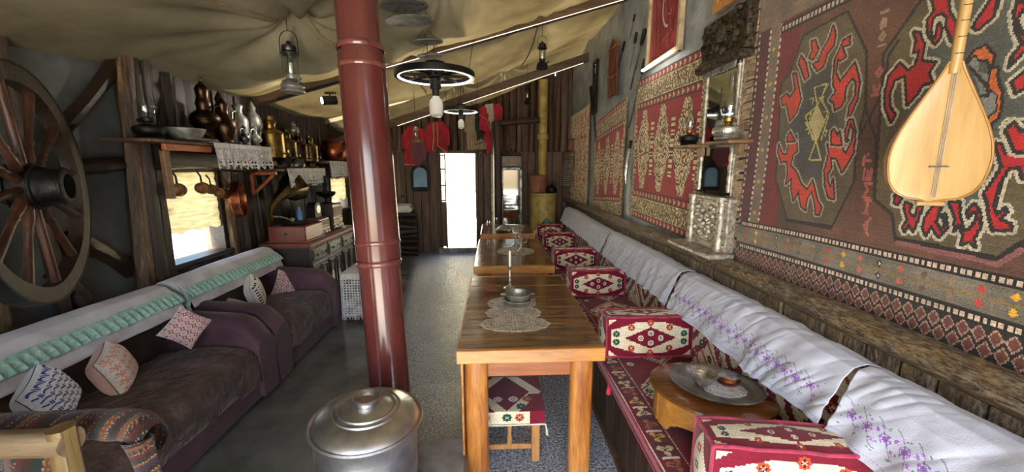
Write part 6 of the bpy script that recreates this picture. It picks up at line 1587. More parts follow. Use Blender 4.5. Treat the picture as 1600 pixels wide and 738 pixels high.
    np_mesh('pile', [sheet(w, fn, thick=(.014, 0, 0))], 'pile', t)
    # shaggy knotted fringe along its near-door edge
    mb = MB(); r = np.random.RandomState(5)
    for k in range(46):
        z = 1.07+k*.040; y = YM+.004
        for j in range(5):
            a = r.rand()*.8; l_ = .07+.05*r.rand(); zz = z+r.rand()*.03; mb.tube([(XC+.0, y, zz), (XC-.012-.01*r.rand(), y+l_*.5, zz-.008), (XC-.01, y+l_*.8, zz-.03-.03*a), (XC-.008, y+l_*.75, zz-.06-.05*a)], [.007, .008, .007, .003], 5)
    build('fringe', mb, 'fringe_yarn', t)
big_carpet()

def kilim(ya, yb, za, zb_, za2, zb2, label, style, seed):
    """ya near edge, yb far edge; za.. bottom/top near; za2.. bottom/top far"""
    W = yb-ya; H = zb_-za; w = Weave(W, H, .0055, (150, 36, 46)); r = np.random.RandomState(seed)
    U, V = w.U, w.V; st = .014; u = np.floor(U/st)*st+st/2; v = np.floor(V/st)*st+st/2; RD, CR, DK = (146, 30, 46), (216, 202, 162), (52, 32, 30)
    if style == 'red':
        RD = (158, 34, 52); w.c[:] = RD
        n = 3 if W > 1 else 3
        for k in range(n):
            cu = W*(k+.5)/n*0.92+W*.04
            ww = (.52+.22*(np.abs(((v-H*.26)/(H*.5))*5 % 1-.5)))*W/n; top = H*.76-.06*np.abs(u-cu)/(W/n)*4
            z = (np.abs(u-cu) < ww*.62*np.clip(1.15-np.abs(v-H*.5)/(H*.30), .1, 1)) & (v < H*.77) & (v > H*.23); w.put(z, CR)
            z2 = (np.abs(u-cu) < ww*.40*np.clip(1.1-np.abs(v-H*.5)/(H*.30), 0, 1)) & (v < H*.74) & (v > H*.26)
            w.put(z & ~z2 & ((np.floor(u/st)+np.floor(v/st)) % 3 == 0), (74, 92, 66)); nz = np.random.RandomState(seed+k).rand(400, 400)[(np.floor(v/st).astype(int)) % 400, (np.floor(u/st).astype(int)) % 400]
            w.put(z2 & (nz > .72), (150, 60, 50)); w.put(z2 & (nz < .2), (84, 78, 56)); w.put(z & (nz > .93), DK)
        for k in range(n+1):
            cu = W*k/n*.92+W*.04; z = (np.abs(u-cu) < .035) & (v > H*.32) & (v < H*.68) & ((np.floor(v/st) % 4) < 3); w.put(z, CR); w.put(z & ((np.floor(v/st) % 3) == 0), DK)
        for a, b in ((.0, .21), (.79, 1)):
            m = (V >= a*H) & (V < b*H); w.put(m, CR)
            vv = (V-a*H)/((b-a)*H); tri = np.abs((U/.075) % 1-.5)*2
            if a > .5: vv = vv
            for lo, hi in ((.0, .24), (.76, 1.0)):
                mm = m & (vv >= lo) & (vv < hi); w.put(mm, (148, 40, 48)); w.put(mm & (np.abs((vv-(lo+hi)/2)/.1) < tri) & (np.floor(U/.0375) % 2 == 0), (206, 186, 150)); w.put(mm & ((np.abs(vv-lo) < .03) | (np.abs(vv-hi) < .03)), DK)
            mm = m & (vv > .26) & (vv < .74); nz = np.random.RandomState(seed+7).rand(300, 300)[(np.floor(V/.012).astype(int)) % 300, (np.floor(U/.012).astype(int)) % 300]; w.put(mm & (nz > .66), (128, 112, 82)); w.put(mm & (nz < .18), (90, 64, 50)); hx = np.abs(((U/.13) % 1)-.5)*2+np.abs(vv-.5)*2.2; w.put(mm & (np.abs(hx-.85) < .09), (84, 60, 46)); w.put(mm & (hx < .3), (156, 120, 60))
        e = (U < .05) | (U > W-.05); nz = np.random.RandomState(seed+2).rand(400, 400)[(np.floor(V/.01).astype(int)) % 400, (np.floor(U/.01).astype(int)) % 400]; w.put(e, (204, 186, 148)); w.put(e & (nz > .6), (76, 60, 44))
    elif style == 'frame':
        pass
    else:
        w.c[:] = (228, 212, 176); nz = np.random.RandomState(seed).rand(400, 400)[(np.floor(V/.022).astype(int)) % 400, (np.floor(U/.03).astype(int)) % 400]
        w.put(nz > .74, (196, 110, 84)); w.put(nz < .14, (140, 128, 96)); w.put((nz > .60) & (nz < .66), (206, 150, 110)); w.put((V > H*.9), (206, 192, 156)); w.put((np.abs(((U/.26) % 1)-.5)*2+np.abs(((V/.34) % 1)-.5)*2 < .5) & (nz > .4), (186, 70, 60))
    w.jitter(.12, seed)
    def fn(U, V):
        s = 1-U/W; z = (za*(1-s)+za2*s)+V/H*((zb_-za)*(1-s)+(zb2-za2)*s); return XC+.012*vnoise(U, V, 2.5, seed)-.004, yb-U+.01*vnoise(U, V, 3, seed+1), z+.012*vnoise(U, V*0+1, 2.5, seed+2)
    t = thing('kilim', label, 'rug', (XC, (ya+yb)/2, za), 0, 'kilims hung on the right wall'); np_mesh('weave', [sheet(w, fn, thick=(.008, 0, 0))], 'weave', t)
    rr = np.random.RandomState(seed+3)
    for y, s in ((ya, -1), (yb, 1)):
        mb = MB()
        for k in range(int(H/.022)):
            z = za+k*.022; z_ = z if s < 0 else za2+(z-za)/H*(zb2-za2); mb.tube([(XC, y, z_), (XC-.008, y+s*.02, z_-.004), (XC-.006, y+s*(.03+.015*rr.rand()), z_-.02-.01*rr.rand())], [.005, .004, .002], 4)
        build('fringe', mb, 'fringe_yarn', t)
kilim(2.70, 4.02, 1.115, 2.47, 1.15, 2.50, 'large red kilim with three cream columns, left of the mirror', 'red', 1)
kilim(4.33, 5.62, 1.04, 2.40, .97, 2.27, 'smaller dark red kilim with cream bands, between tools and pale kilim', 'red', 5)
kilim(5.98, 7.42, .96, 2.60, .93, 2.58, 'pale cream and salmon kilim nearest the far wall', 'pale', 9)

# red painting in a pale frame with a picture light
def framed(ya, yb, za, zb_, label, fn_paint, fw, fmat, nm='painting', depth=.03, tilt=.0):
    t = thing(nm, label, 'painting', (XR-.02, (ya+yb)/2, za), 0); x = XR-depth
    mb = MB()
    for y in (ya+fw/2, yb-fw/2): mb.box((x, y, (za+zb_)/2), (depth*1.4, fw, zb_-za), bev=.006)
    for z in (za+fw/2, zb_-fw/2): mb.box((x, (ya+yb)/2, z), (depth*1.5, yb-ya, fw), bev=.006)
    build('frame', mb, fmat, t); W = yb-ya-2*fw; H = zb_-za-2*fw; w = Weave(W, H, .006); fn_paint(w); w.jitter(.05)
    np_mesh('canvas', [sheet(w, lambda U, V: (x+.004+0*U, yb-fw-U, za+fw+V), thick=(.01, 0, 0))], 'paint_panel', t); return t
def pr(w):
    w.c[:] = (136, 38, 56); nz = vnoise(w.U*4, w.V*.8, 12, 3); w.put(nz > .12, (158, 66, 78)); w.put(nz < -.2, (120, 26, 38)); w.rect(0, 0, .04, w.h, (176, 90, 70)); w.rect(w.w-.045, 0, w.w, w.h, (186, 160, 120))
    pts = [(w.w*.62+.12*cos(a), w.h*.55+.17*sin(a)) for a in np.linspace(radians(110), radians(265), 16)]; w.line(pts, .022, (206, 196, 196)); w.line([(w.w*.64, w.h*.8), (w.w*.68, w.h*.60)], .014, (206, 190, 190)); w.line([(w.w*.72, w.h*.48), (w.w*.68, w.h*.42), (w.w*.60, w.h*.44)], .01, (196, 120, 110))
    for k in range(7): w.disc(w.w*(.38+.06*k), w.h*(.16+.012*k), .008, (190, 130, 130))
p = framed(3.12, 3.80, 2.55, 3.35, 'red painting with a pale crescent stroke in a light frame, high on the right wall', pr, .045, 'pale_frame')
def pr2(w): w.c[:] = (128, 96, 96); w.put(vnoise(w.U, w.V, 8, 3) > .1, (150, 112, 108))
mb = MB(); mb.box((1.40, 3.46, 2.545), (.03, .60, .018), bev=.004); build('picture_light', mb, 'led', p)
framed(2.26, 2.66, 2.63, 3.1, 'pale wooden framed picture cut off at the top, above the carved mirror', pr2, .05, 'round_wood')

# carved mirror cabinet
def mirror():
    ya, yb = 2.25, 2.65; t = thing('carved_mirror', 'tall mirror in a carved frame with silvery ledge, left of the big carpet', 'mirror', (1.44, 2.45, 1.12))
    x = 1.425; YC = 2.45
    mb = MB(); mb.box((x, YC, 2.44), (.06, .48, .25), bev=.01)
    r = np.random.RandomState(2)
    for k in range(46): mb.ball((x-.03, ya+.03+.42*r.rand(), 2.34+.2*r.rand()), .014+.016*r.rand(), 8, 5)
    mb.ball((x-.035, YC, 2.46), .05, 14, 8, (.6, 1, 1)); build('carved_crest', mb, 'carved_dark', t)
    mb = MB(); mb.box((x-.02, YC, 2.285), (.09, .50, .045), bev=.01); mb.box((x-.01, YC, 2.32), (.07, .48, .02), bev=.006); build('cornice', mb, 'carved_dark', t)
    for y in (ya+.03, yb-.03):
        mb = MB(); mb.box((x+.01, y, 1.87), (.03, .04, .80), bev=.006); zz = np.linspace(1.5, 2.24, 26); mb.tube([(x-.008, y, z) for z in zz], [.010+.005*(i % 2) for i in range(26)], 10); build('side_column', mb, 'carved_silver', t)
    mb = MB(); mb.box((x-.004, YC, 1.87), (.006, .37, .78)); build('glass', mb, 'mirror_paint', t)
    mb = MB()
    for k in range(22): mb.box((x-.02, ya+.06+.34*k/21, 2.245), (.012, .009, .035))
    build('beading', mb, 'silver', t)
    mb = MB(); mb.box((x, YC, 1.30), (.06, .46, .34), bev=.008)
    for k in range(60): mb.ball((x-.03, YC+.16*(r.rand()-.5)*2*.8, 1.30+.1*(r.rand()-.5)*2), .010+.012*r.rand(), 7, 5)
    for z in (1.44, 1.46, 1.17): mb.box((x-.03, YC, z), (.02, .42, .014), bev=.003)
    build('carved_panel', mb, 'carved_silver', t)
    for y in (ya+.03, yb-.03): mb = MB(); mb.tube([(x-.04, y, z) for z in np.linspace(1.13, 1.47, 12)], [.03, .026, .028, .022, .024, .02, .024, .02, .024, .02, .026, .03], 12); build('baluster', mb, 'carved_silver', t)
    mb = MB(); mb.box((x-.07, YC, 1.12), (.16, .54, .035), bev=.006)
    for k in range(22): mb.ball((x-.15, YC-.25+.5*k/21, 1.12), .014, 7, 5)
    build('ledge', mb, 'carved_silver', t)
mirror()
def lamp_bracket(loc, L, label):
    t = thing('lamp_bracket', label, 'bracket', loc, 0, 'small lamp shelves on the right wall'); l = Vector(loc); mb = MB(); mb.box(l+Vector((0, 0, -.01)), (.14, L, .018), bev=.005); mb.box(l+Vector((.07, 0, -.035)), (.03, .06, .08), bev=.005); build('board', mb, 'bracket_wood', t)
lamp_bracket((1.33, 2.60, 1.80), .20, 'narrow wooden bracket in front of the red kilim, under the dark based lamp'); oil_lamp((1.31, 2.60, 1.803), .92, 'iron', 'oil lamp with dark base and clear chimney in front of the large red kilim', 'glass chimney oil lamps', 'copper')
lamp_bracket((1.32, 2.17, 1.80), .24, 'narrow wooden bracket across the mirror, under the silver based lamp'); oil_lamp((1.30, 2.15, 1.803), 1.15, 'silver', 'oil lamp with silvery base before the carved mirror', 'glass chimney oil lamps', 'brass')

# tools on the right wall
t = thing('leather_quiver', 'tall brown leather bundle of rods tied with cord, high on the right wall', 'quiver', (1.42, 4.75, 2.55))
mb = MB(); r = np.random.RandomState(1)
for k in range(11):
    y = 4.62+.024*k; x = 1.41+.02*r.randn()*.5; mb.tube([(x, y, 2.48+.03*r.rand()), (x-.005, y+.01, 2.8), (x, y+.02, 3.05+.08*r.rand())], [.016, .019, .014], 8)
build('rods', mb, 'leather', t)
for z in (2.7, 3.02):
    mb = MB(); mb.tube([(1.405+.03*cos(a), 4.75+.15*sin(a), z+.01*sin(3*a)) for a in np.linspace(0, 2*pi, 24)[:-1]], .007, 6, closed=True)
    build('cord', mb, 'rope', t)
def tool(name, label, a, b, r, mat, x=1.45, end=None, hnd=.3):
    pa, pb = atx(*a, x), atx(*b, x); t = thing(name, label, name.split('_')[-1], pb, 0, 'iron hand tools hung on the right wall'); mb = MB(); n = pa.lerp(pb, hnd)
    mb.cyl(n, pb, r*.5, n=8); build('shaft', mb, 'steel_dark', t); mb = MB(); mb.tube([pa, pa.lerp(n, .1), pa.lerp(n, .9), n], [r*.8, r*1.2, r*1.1, r*.7], 10); build('grip', mb, mat, t)
    if end == 'hook': mb = MB(); mb.tube([pb, pb+Vector((-.01, .03, -.03)), pb+Vector((-.01, .06, -.01)), pb+Vector((0, .06, .02))], r*.5, 8); build('hook', mb, 'steel_dark', t)
    if end == 'blade': mb = MB(); mb.box(pb, (.01, .05, .12), bev=.004); build('blade', mb, 'steel_dark', t)
tool('iron_skewer', 'thin iron skewer just right of the leather bundle', (976, 65), (964, 115), .012, 'iron')
tool('iron_poker', 'long iron poker with thick dark handle, leaning right of the skewers', (1008, 45), (985, 140), .018, 'iron', hnd=.25)
tool('iron_spit', 'thin spit with small dark grip between skewer and poker', (995, 50), (984, 110), .013, 'iron')
tool('iron_rod', 'short straight iron rod high above the skewers', (992, 22), (984, 60), .010, 'iron')
tool('iron_tongs', 'slim dark tongs slanting beside the left edge of the large red kilim', (1008, 92), (983, 200), .016, 'iron', hnd=.2)
tool('spiked_chain', 'dark spiky chain hanging between the pale kilim and the smaller red kilim', (924, 135), (931, 215), .03, 'iron', end='blade', hnd=.5)
t = thing('curved_dagger', 'small curved silver dagger hanging between the two red kilims', 'dagger', atx(980, 250, 1.44)); a = atx(984, 232, 1.44); b = atx(978, 288, 1.44)
mb = MB(); mb.tube([a, a.lerp(b, .3)+Vector((0, .03, 0)), a.lerp(b, .7)+Vector((0, .04, 0)), b], [.02, .026, .022, .006], 8); build('sheath', mb, 'silver', t)
mb = MB(); mb.tube([a, a+Vector((0, -.02, .08))], [.014, .02], 8); build('hilt', mb, 'iron', t)
t = thing('wall_lantern_box', 'small brown wooden box on the far part of the right wall', 'box', (1.38, 7.1, 2.02)); mb = MB(); mb.box((1.40, 7.15, 2.05), (.12, .16, .2), bev=.01); build('body', mb, 'leather', t); mb = MB(); mb.box((1.40, 7.15, 2.16), (.14, .18, .02), bev=.005); build('lid', mb, 'leather', t)
t = thing('narrow_mirror', 'narrow framed mirror strip beside the leather bundle', 'mirror', (1.46, 6.2, 2.9)); mb = MB()
for y in (5.66, 5.84): mb.box((1.455, y, 2.78), (.03, .03, .72), bev=.004)
mb.box((1.455, 5.75, 3.13), (.03, .2, .03)); mb.box((1.455, 5.75, 2.43), (.03, .2, .03)); build('frame', mb, 'iron', t); mb = MB(); mb.box((1.46, 5.75, 2.78), (.01, .16, .7)); build('glass', mb, 'mirror_paint', t)

# long-necked lute (saz)
def saz():
    x0 = 1.27; bot = atx(1454, 315, x0); neck0 = atx(1493, 97, x0); top = atx(1506, 12, x0)
    up = (neck0-bot); Lb = up.length; up.normalize(); nrm = Vector((-.42, -.91, 0)).normalized(); nrm = (nrm-up*nrm.dot(up)).normalized(); sd = up.cross(nrm)   # sd points to +/- y
    if sd.y > 0: sd = -sd
    pxof = lambda v: 800+FPX*(v-Vector((0, 0, EYE))).dot(_rt)/(v-Vector((0, 0, EYE))).dot(_fw)
    cc = bot+up*Lb*.33; wl = min(np.linspace(.08, .3, 200), key=lambda q: abs(abs(pxof(cc+sd*q)-pxof(cc-sd*q))-163))
    t = thing('saz', 'long-necked lute with pale wooden pear body hanging in front of the big carpet', 'lute', bot)
    prof = [(0, 0.0), (.010, .36), (.035, .60), (.08, .79), (.15, .92), (.24, .98), (.33, 1.0), (.43, .95), (.54, .83), (.65, .67), (.76, .49), (.86, .33), (.94, .20), (1.0, .13)]
    S = np.linspace(0, 1, 40); Wd = np.interp(S, [p[0] for p in prof], [p[1] for p in prof])*wl
    c = bot
    mb = MB(); vs = []; n = len(S)
    for s, wd in zip(S, Wd): vs += [c+up*(s*Lb)+sd*wd, c+up*(s*Lb)-sd*wd, c+up*(s*Lb)+nrm*.006]
    fs = []
    for i in range(n-1): a = i*3; b = a+3; fs += [(a, a+2, b+2, b), (a+2, a+1, b+1, b+2)]
    mb.add(vs, fs); build('soundboard', mb, 'saz_face', t, 60)
    mb = MB(); m = 16; vs = []; fs = []
    for s, wd in zip(S, Wd):
        dp = wd*1.0+.004
        for j in range(m+1): a = pi*j/m; vs.append(c+up*(s*Lb)+sd*(wd*cos(a)*1.0)-nrm*(dp*sin(a)**.8))
    for i in range(n-1):
        for j in range(m): fs.append((i*(m+1)+j, i*(m+1)+j+1, (i+1)*(m+1)+j+1, (i+1)*(m+1)+j))
    mb.add(vs, fs); build('bowl_back', mb, 'saz_rib', t, 30)
    mb = MB(); e = [c+up*(s*Lb)+sd*wd+nrm*.002 for s, wd in zip(S, Wd)]+[c+up*(s*Lb)-sd*wd+nrm*.002 for s, wd in zip(S[::-1], Wd[::-1])]; mb.tube(e, .0028, 6); build('edge_binding', mb, 'saz_rib', t)
    nk = .0125; mb = MB(); tip = neck0+up*.72
    q = [neck0-up*.03+nrm*.008, neck0+nrm*.01, tip+nrm*.01]; mb.tube([p-nrm*.009 for p in q], [nk*1.1, nk*1.03, nk], 12); mb.box((0, 0, 0), (.001, .001, .001), M=Matrix.Translation(neck0)); build('neck', mb, 'saz_face', t, 60)
    mb = MB()
    for k in range(26):
        p = neck0+up*(.02+.66*(1-(.955**k))/(1-.955**26)); mb.cyl(p+sd*nk*.8+nrm*.0135, p-sd*nk*.8+nrm*.0135, .0011, n=5)
    build('frets', mb, 'iron', t)
    mb = MB(); 
    for k in (-1, 0, 1): mb.cyl(bot+up*.012+sd*k*.004+nrm*.009, tip+sd*k*.006+nrm*.011, .0007, n=4)
    build('strings', mb, 'steel_dark', t)
    mb = MB(); p = bot+up*Lb*.26; mb.box((0, 0, 0), (.042, .004, .003), M=Matrix.Translation(p+nrm*.010) @ Matrix((sd, nrm, up)).transposed().to_4x4()); build('bridge', mb, 'steel_dark', t)
    mb = MB(); mb.tube([bot-up*.006+sd*.03-nrm*.004, bot-up*.006-sd*.03-nrm*.004], .007, 8); build('tailpiece', mb, 'saz_face', t)
    mb = MB(); mb.tube([tip, tip+up*.02, Vector((XC-.01, tip.y, tip.z+.10))], .003, 6); build('hanging_cord', mb, 'rope', t)
saz()

# the round table sinks into the soft pad towards the wall, and the tray with it
def lean(names, piv, ang):
    Mx = Matrix.Translation(piv) @ Matrix.Rotation(radians(-ang), 4, Vector((.84, -.54, 0))) @ Matrix.Translation(-piv)
    for o in names: o.matrix_basis = Mx @ Matrix.LocRotScale(o.location, o.rotation_euler, o.scale)
TT = [o for o in C.objects if o.parent is None and o.name.split('.')[0] in ('round_tray_table', 'tray', 'silver_bowl', 'copper_pan', 'lace_doily') and (o.name.split('.')[0] != 'copper_pan' or 'tray' in o['label']) and (o.name.split('.')[0] != 'lace_doily' or 'tray' in o['label'])]
lean(TT, Vector(RC), 4.5)
# ================================================================== FAR WALL
def garment(name, cat, label, pts, mat, y=7.34, folds=14, seed=0, group='clothes hanging on the far wall', depth=.035, extras=()):
    P = [(aty(px, py, y).x, aty(px, py, y).z) for px, py in pts]; x0 = min(p[0] for p in P); x1 = max(p[0] for p in P); z0 = min(p[1] for p in P); z1 = max(p[1] for p in P)
    t = thing(name, label, cat, ((x0+x1)/2, y, z1), 0, group)
    w = Weave(x1-x0, z1-z0, .008); mask = w.inside([(a-x0, b-z0) for a, b in P])
    def fn(U, V): s = 1-V/(z1-z0); return x0+U+.006*np.sin(V*20), y-.02-depth*(.5+.5*np.sin(U*folds*2*pi/(x1-x0+.2)+1.5*np.sin(V*4+seed)))*(.3+.7*s)-.02*vnoise(U, V, 8, seed), z0+V
    v, q, c = sheet(w, fn, mask=mask); np_mesh('cloth', [(v, q, None)], mat, t, solid=.02)
    for nm, ln, wd, mt in extras:
        mb = MB(); L = [aty(px, py, y) for px, py in ln]; mb.tube([Vector((a.x, y-.075, a.z)) for a in L], wd, 6); build(nm, mb, mt, t)
    mb = MB(); top = max(P, key=lambda p: p[1]); mb.cyl((top[0], y-.02, top[1]-.01), (top[0], y+.12, top[1]+.02), .006, n=6); build('peg', mb, 'iron', t)
garment('red_dress', 'dress', 'red dress with white trim, leftmost of the clothes on the far wall', [(640, 196), (656, 200), (668, 206), (672, 232), (662, 236), (658, 225), (650, 260), (634, 259), (634, 233), (628, 232), (629, 210)], 'red_cloth', seed=1, extras=[('trim', [(634, 257), (650, 258)], .008, 'gold_trim')])
garment('scarf', 'scarf', 'mauve gauzy scarf hanging in a point below the brass lantern', [(641, 217), (660, 218), (668, 245), (652, 263), (645, 250)], 'mauve_cloth', y=7.12, seed=2)
garment('red_jacket', 'jacket', 'short red jacket with tan edging, hanging left above the door', [(672, 193), (680, 190), (692, 190), (700, 200), (704, 226), (699, 227), (697, 213), (698, 240), (684, 229), (679, 238), (665, 238), (664, 212), (667, 198)], 'red_cloth', seed=3, extras=[('edging', [(678, 193), (679, 215), (677, 236)], .012, 'gold_trim'), ('edging', [(684, 193), (685, 214), (685, 228), (697, 238)], .012, 'gold_trim')])
garment('waistcoat', 'waistcoat', 'beige waistcoat and trousers hanging right above the door', [(729, 178), (741, 178), (746, 184), (750, 215), (757, 222), (760, 233), (731, 234), (731, 207), (724, 205), (727, 190)], 'beige_cloth', seed=4, extras=[('piping', [(733, 182), (741, 178)], .006, 'iron'), ('piping', [(742, 227), (758, 222)], .006, 'iron')])
garment('sash', 'sash', 'narrow dark green sash between beige waistcoat and red robe', [(743, 174), (748, 174), (750, 218), (745, 220), (742, 190)], 'green_cloth', y=7.2, seed=5, folds=3)
garment('red_robe', 'robe', 'long red robe with white lining, right of the green sash', [(748, 172), (758, 165), (764, 190), (769, 215), (771, 239), (761, 240), (756, 205), (748, 202)], 'red_cloth', y=7.25, seed=6, extras=[('trim', [(750, 180), (760, 188), (766, 205)], .006, 'gold_trim')])
garment('white_shirt', 'shirt', 'pale striped shirt hanging behind the red robe', [(758, 164), (771, 162), (772, 205), (768, 212), (764, 190)], 'pale_cloth', seed=7, folds=6)
garment('red_coat', 'coat', 'red coat hanging behind the dark post', [(771, 164), (780, 162), (786, 170), (784, 191), (784, 238), (779, 238), (778, 195), (771, 192)], 'red_cloth', seed=8, folds=6)

# arched little mirror, sink
c = aty(657, 279, 7.42); t = thing('arched_mirror', 'little arched window-like mirror with dark frame, left of the door', 'mirror', c); mb = MB(); o_ = []
def arch(hw, h0, h1): return [(c.x+hw*cos(a), c.z+h1+hw*sin(a)) for a in np.linspace(0, pi, 14)]+[(c.x-hw, c.z-h0), (c.x+hw, c.z-h0)]
mb.prism(arch(.185, .22, .08), 'Y', 7.40, 7.44); build('frame', mb, 'iron', t); mb = MB(); mb.prism(arch(.125, .16, .08), 'Y', 7.385, 7.40); build('glass', mb, 'blue_glass', t)
mb = MB(); mb.box((c.x, 7.37, c.z-.23), (.26, .08, .02), bev=.004); build('ledge', mb, 'iron', t)
t = thing('wash_basin', 'white ceramic wash basin on a log stand, left of the door', 'basin', (-1.72, 7.2, .95)); mb = MB(); mb.box((-1.72, 7.2, .90), (.42, .34, .12), bev=.04); mb.lathe([(.17, .0), (.19, .015), (.185, .02), (.15, .0), (.08, -.05), (.001, -.06)], (-1.72, 7.2, .96), 24); build('bowl', mb, 'ceramic', t)
mb = MB()
for k in range(8): mb.log((-2.0, 7.2, .06+k*.10), (-1.45, 7.2, .06+k*.10), .05, 90+k, 8, 5)
build('stand', mb, 'log_dark_y', t); mb = MB(); mb.tube([(-1.72, 7.38, .98), (-1.72, 7.38, 1.10), (-1.72, 7.30, 1.13), (-1.72, 7.24, 1.09)], .012, 8); build('tap', mb, 'steel_dark', t)

# drinks fridge with lit header
def fridge():
    x0, x1, y0, y1 = .12, .50, 6.98, 7.38; t = thing('drinks_fridge', 'narrow black glass door fridge with orange lettering on its header, behind the dark post', 'fridge', (.31, 7.18, 0))
    mb = MB(); mb.box(((x0+x1)/2, y1-.02, .85), (x1-x0, .04, 1.66)); mb.box((x0+.015, (y0+y1)/2, .85), (.03, y1-y0, 1.66)); mb.box((x1-.015, (y0+y1)/2, .85), (.03, y1-y0, 1.66)); mb.box(((x0+x1)/2, (y0+y1)/2, .15), (x1-x0, y1-y0, .26)); mb.box(((x0+x1)/2, (y0+y1)/2, 1.76), (x1-x0, y1-y0, .20), bev=.01); build('case', mb, 'black_paint', t)
    d = MB()
    for x in (x0+.02, x1-.02): d.box((x, y0-.015, .95), (.045, .03, 1.40), bev=.005)
    for z in (.27, 1.63): d.box(((x0+x1)/2, y0-.015, z), (x1-x0, .03, .05), bev=.005)
    dd = build('door', d, 'steel_dark', t); mb = MB(); mb.box(((x0+x1)/2, y0-.012, .95), (x1-x0-.07, .006, 1.34)); build('glass', mb, 'fridge_glass', dd); mb = MB(); mb.tube([(x1-.05, y0-.04, .8), (x1-.05, y0-.055, .95), (x1-.05, y0-.04, 1.1)], .009, 8); build('handle', mb, 'steel_dark', dd)
    for z in (.55, .82, 1.09, 1.34): mb = MB(); mb.box(((x0+x1)/2, 7.18, z), (x1-x0-.07, .32, .012)); build('shelf', mb, 'steel_dark', t)
    cu = bpy.data.curves.new('header_text', 'FONT'); cu.body = 'BURN'; cu.size = .115; cu.extrude = .003; cu.align_x = 'CENTER'; cu.align_y = 'CENTER'; cu.materials.append(MATS['burn_letters'])
    fo = bpy.data.objects.new('f', cu); C.objects.link(fo); me = bpy.data.meshes.new_from_object(fo.evaluated_get(bpy.context.evaluated_depsgraph_get())); bpy.data.objects.remove(fo); o = bpy.data.objects.new('header_lettering', me); C.objects.link(o); o.parent = t; o.location = (0.0, y0-.005-7.18, 1.775); o.rotation_euler = (pi/2, 0, 0)
    o['label'] = 'orange header lettering'
    mb = MB(); mb.box(((x0+x1)/2, y0-.002, 1.705), (.2, .004, .012)); build('header_subline', mb, 'burn_letters', t)
    # cresting of wrought scrolls
    mb = MB()
    for s in (-1, 1): mb.tube([((x0+x1)/2+s*(.02+.16*q), y0+.05, 1.88+.07*sin(q*6)*(1-q)) for q in np.linspace(0, 1, 12)], .008, 6)
    mb.ball(((x0+x1)/2, y0+.05, 1.97), .018); build('cresting', mb, 'iron', t)
    r = np.random.RandomState(3)
    for z in (.556, .826, 1.096, 1.346):
        for k in range(5):
            x = x0+.075+k*.057; y = 7.08; mb = MB(); mb.lathe([(.001, 0), (.022, 0), (.023, .10), (.010, .14), (.010, .17), (.001, .175)], (x, y, z), 12); o = build('bottle', mb, ['silver', 'clay', 'pewter', 'ceramic', 'copper_dark'][int(r.rand()*5)]); o['label'] = 'small bottle behind the glass on a shelf inside the narrow fridge'; o['category'] = 'bottle'; o['group'] = 'bottles inside the fridge'
fridge()

# yellow stove
t = thing('wood_stove', 'tall yellow painted drum stove with its flue pipe by the far right corner', 'stove', (.90, 7.08, 0)); l = Vector((.90, 7.08, 0))
mb = MB(); mb.lathe([(.001, 0), (.25, 0), (.25, .05), (.24, .06), (.24, 1.14), (.25, 1.15), (.25, 1.19), (.20, 1.2), (.001, 1.2)], l, 32); build('drum', mb, 'yellow_paint', t)
mb = MB(); mb.box((.88, 6.84, .75), (.16, .03, .2), bev=.006); build('door', mb, 'yellow_paint', t)
mb = MB(); mb.lathe([(.08, 1.2), (.08, 2.15), (.105, 2.17), (.105, 2.25), (.08, 2.27), (.08, 3.2)], (.90, 7.25, 0), 22); build('flue_pipe', mb, 'yellow_paint', t)
mb = MB(); mb.lathe([(.001, 0), (.13, 0), (.15, .02), (.16, .30), (.17, .31), (.16, .32), (.14, .30), (.001, .28)], (.78, 6.93, 1.2), 26); o = build('clay_pot', mb, 'clay'); tag(o, 'pinkish brown clay pot standing on the yellow stove', 'pot')
t = thing('kettle', 'black kettle on the right of the yellow stove top', 'kettle', (1.02, 6.95, 1.2)); l = Vector((1.03, 6.93, 1.2)); mb = MB(); mb.lathe([(r, z) for r, z in PROF['kettle']], l, 20); build('body', mb, 'iron', t); mb = MB(); mb.tube([l+Vector((-.07, 0, .1)), l+Vector((-.05, 0, .2)), l+Vector((.05, 0, .2)), l+Vector((.07, 0, .1))], .006, 6); build('handle', mb, 'iron', t)
t = thing('washboard', 'ribbed grey washboard leaning in the far right corner above the stove', 'washboard', (1.27, 6.95, 1.1)); mb = MB()
mb.box((1.22, 6.9, 1.62), (.02, .03, .62), rot=(0, radians(10), 0)); mb.box((1.38, 6.9, 1.62), (.02, .03, .62), rot=(0, radians(10), 0)); build('frame', mb, 'plank_dark', t)
mb = MB()
for k in range(14): mb.cyl((1.20+.0075*k*.8, 6.89, 1.34+.04*k), (1.36+.0075*k*.8, 6.89, 1.34+.04*k), .013, n=8)
build('ribs', mb, 'pewter', t)
t = thing('tea_cosy', 'grey green pointed felt hat lying at the door end of the bench', 'hat', (.86, 6.3, .49)); mb = MB(); mb.lathe([(.16, 0), (.15, .03), (.08, .12), (.03, .18), (.001, .20)], (.9, 6.57, .585), 20); build('cone', mb, 'green_felt', t); mb = MB(); mb.box((.9, 6.53, .535), (.46, .18, .09), bev=.03); o = build('folded_rug', mb, 'pale_cloth'); tag(o, 'folded pale cloth at the door end of the bench under the felt hat', 'cloth')
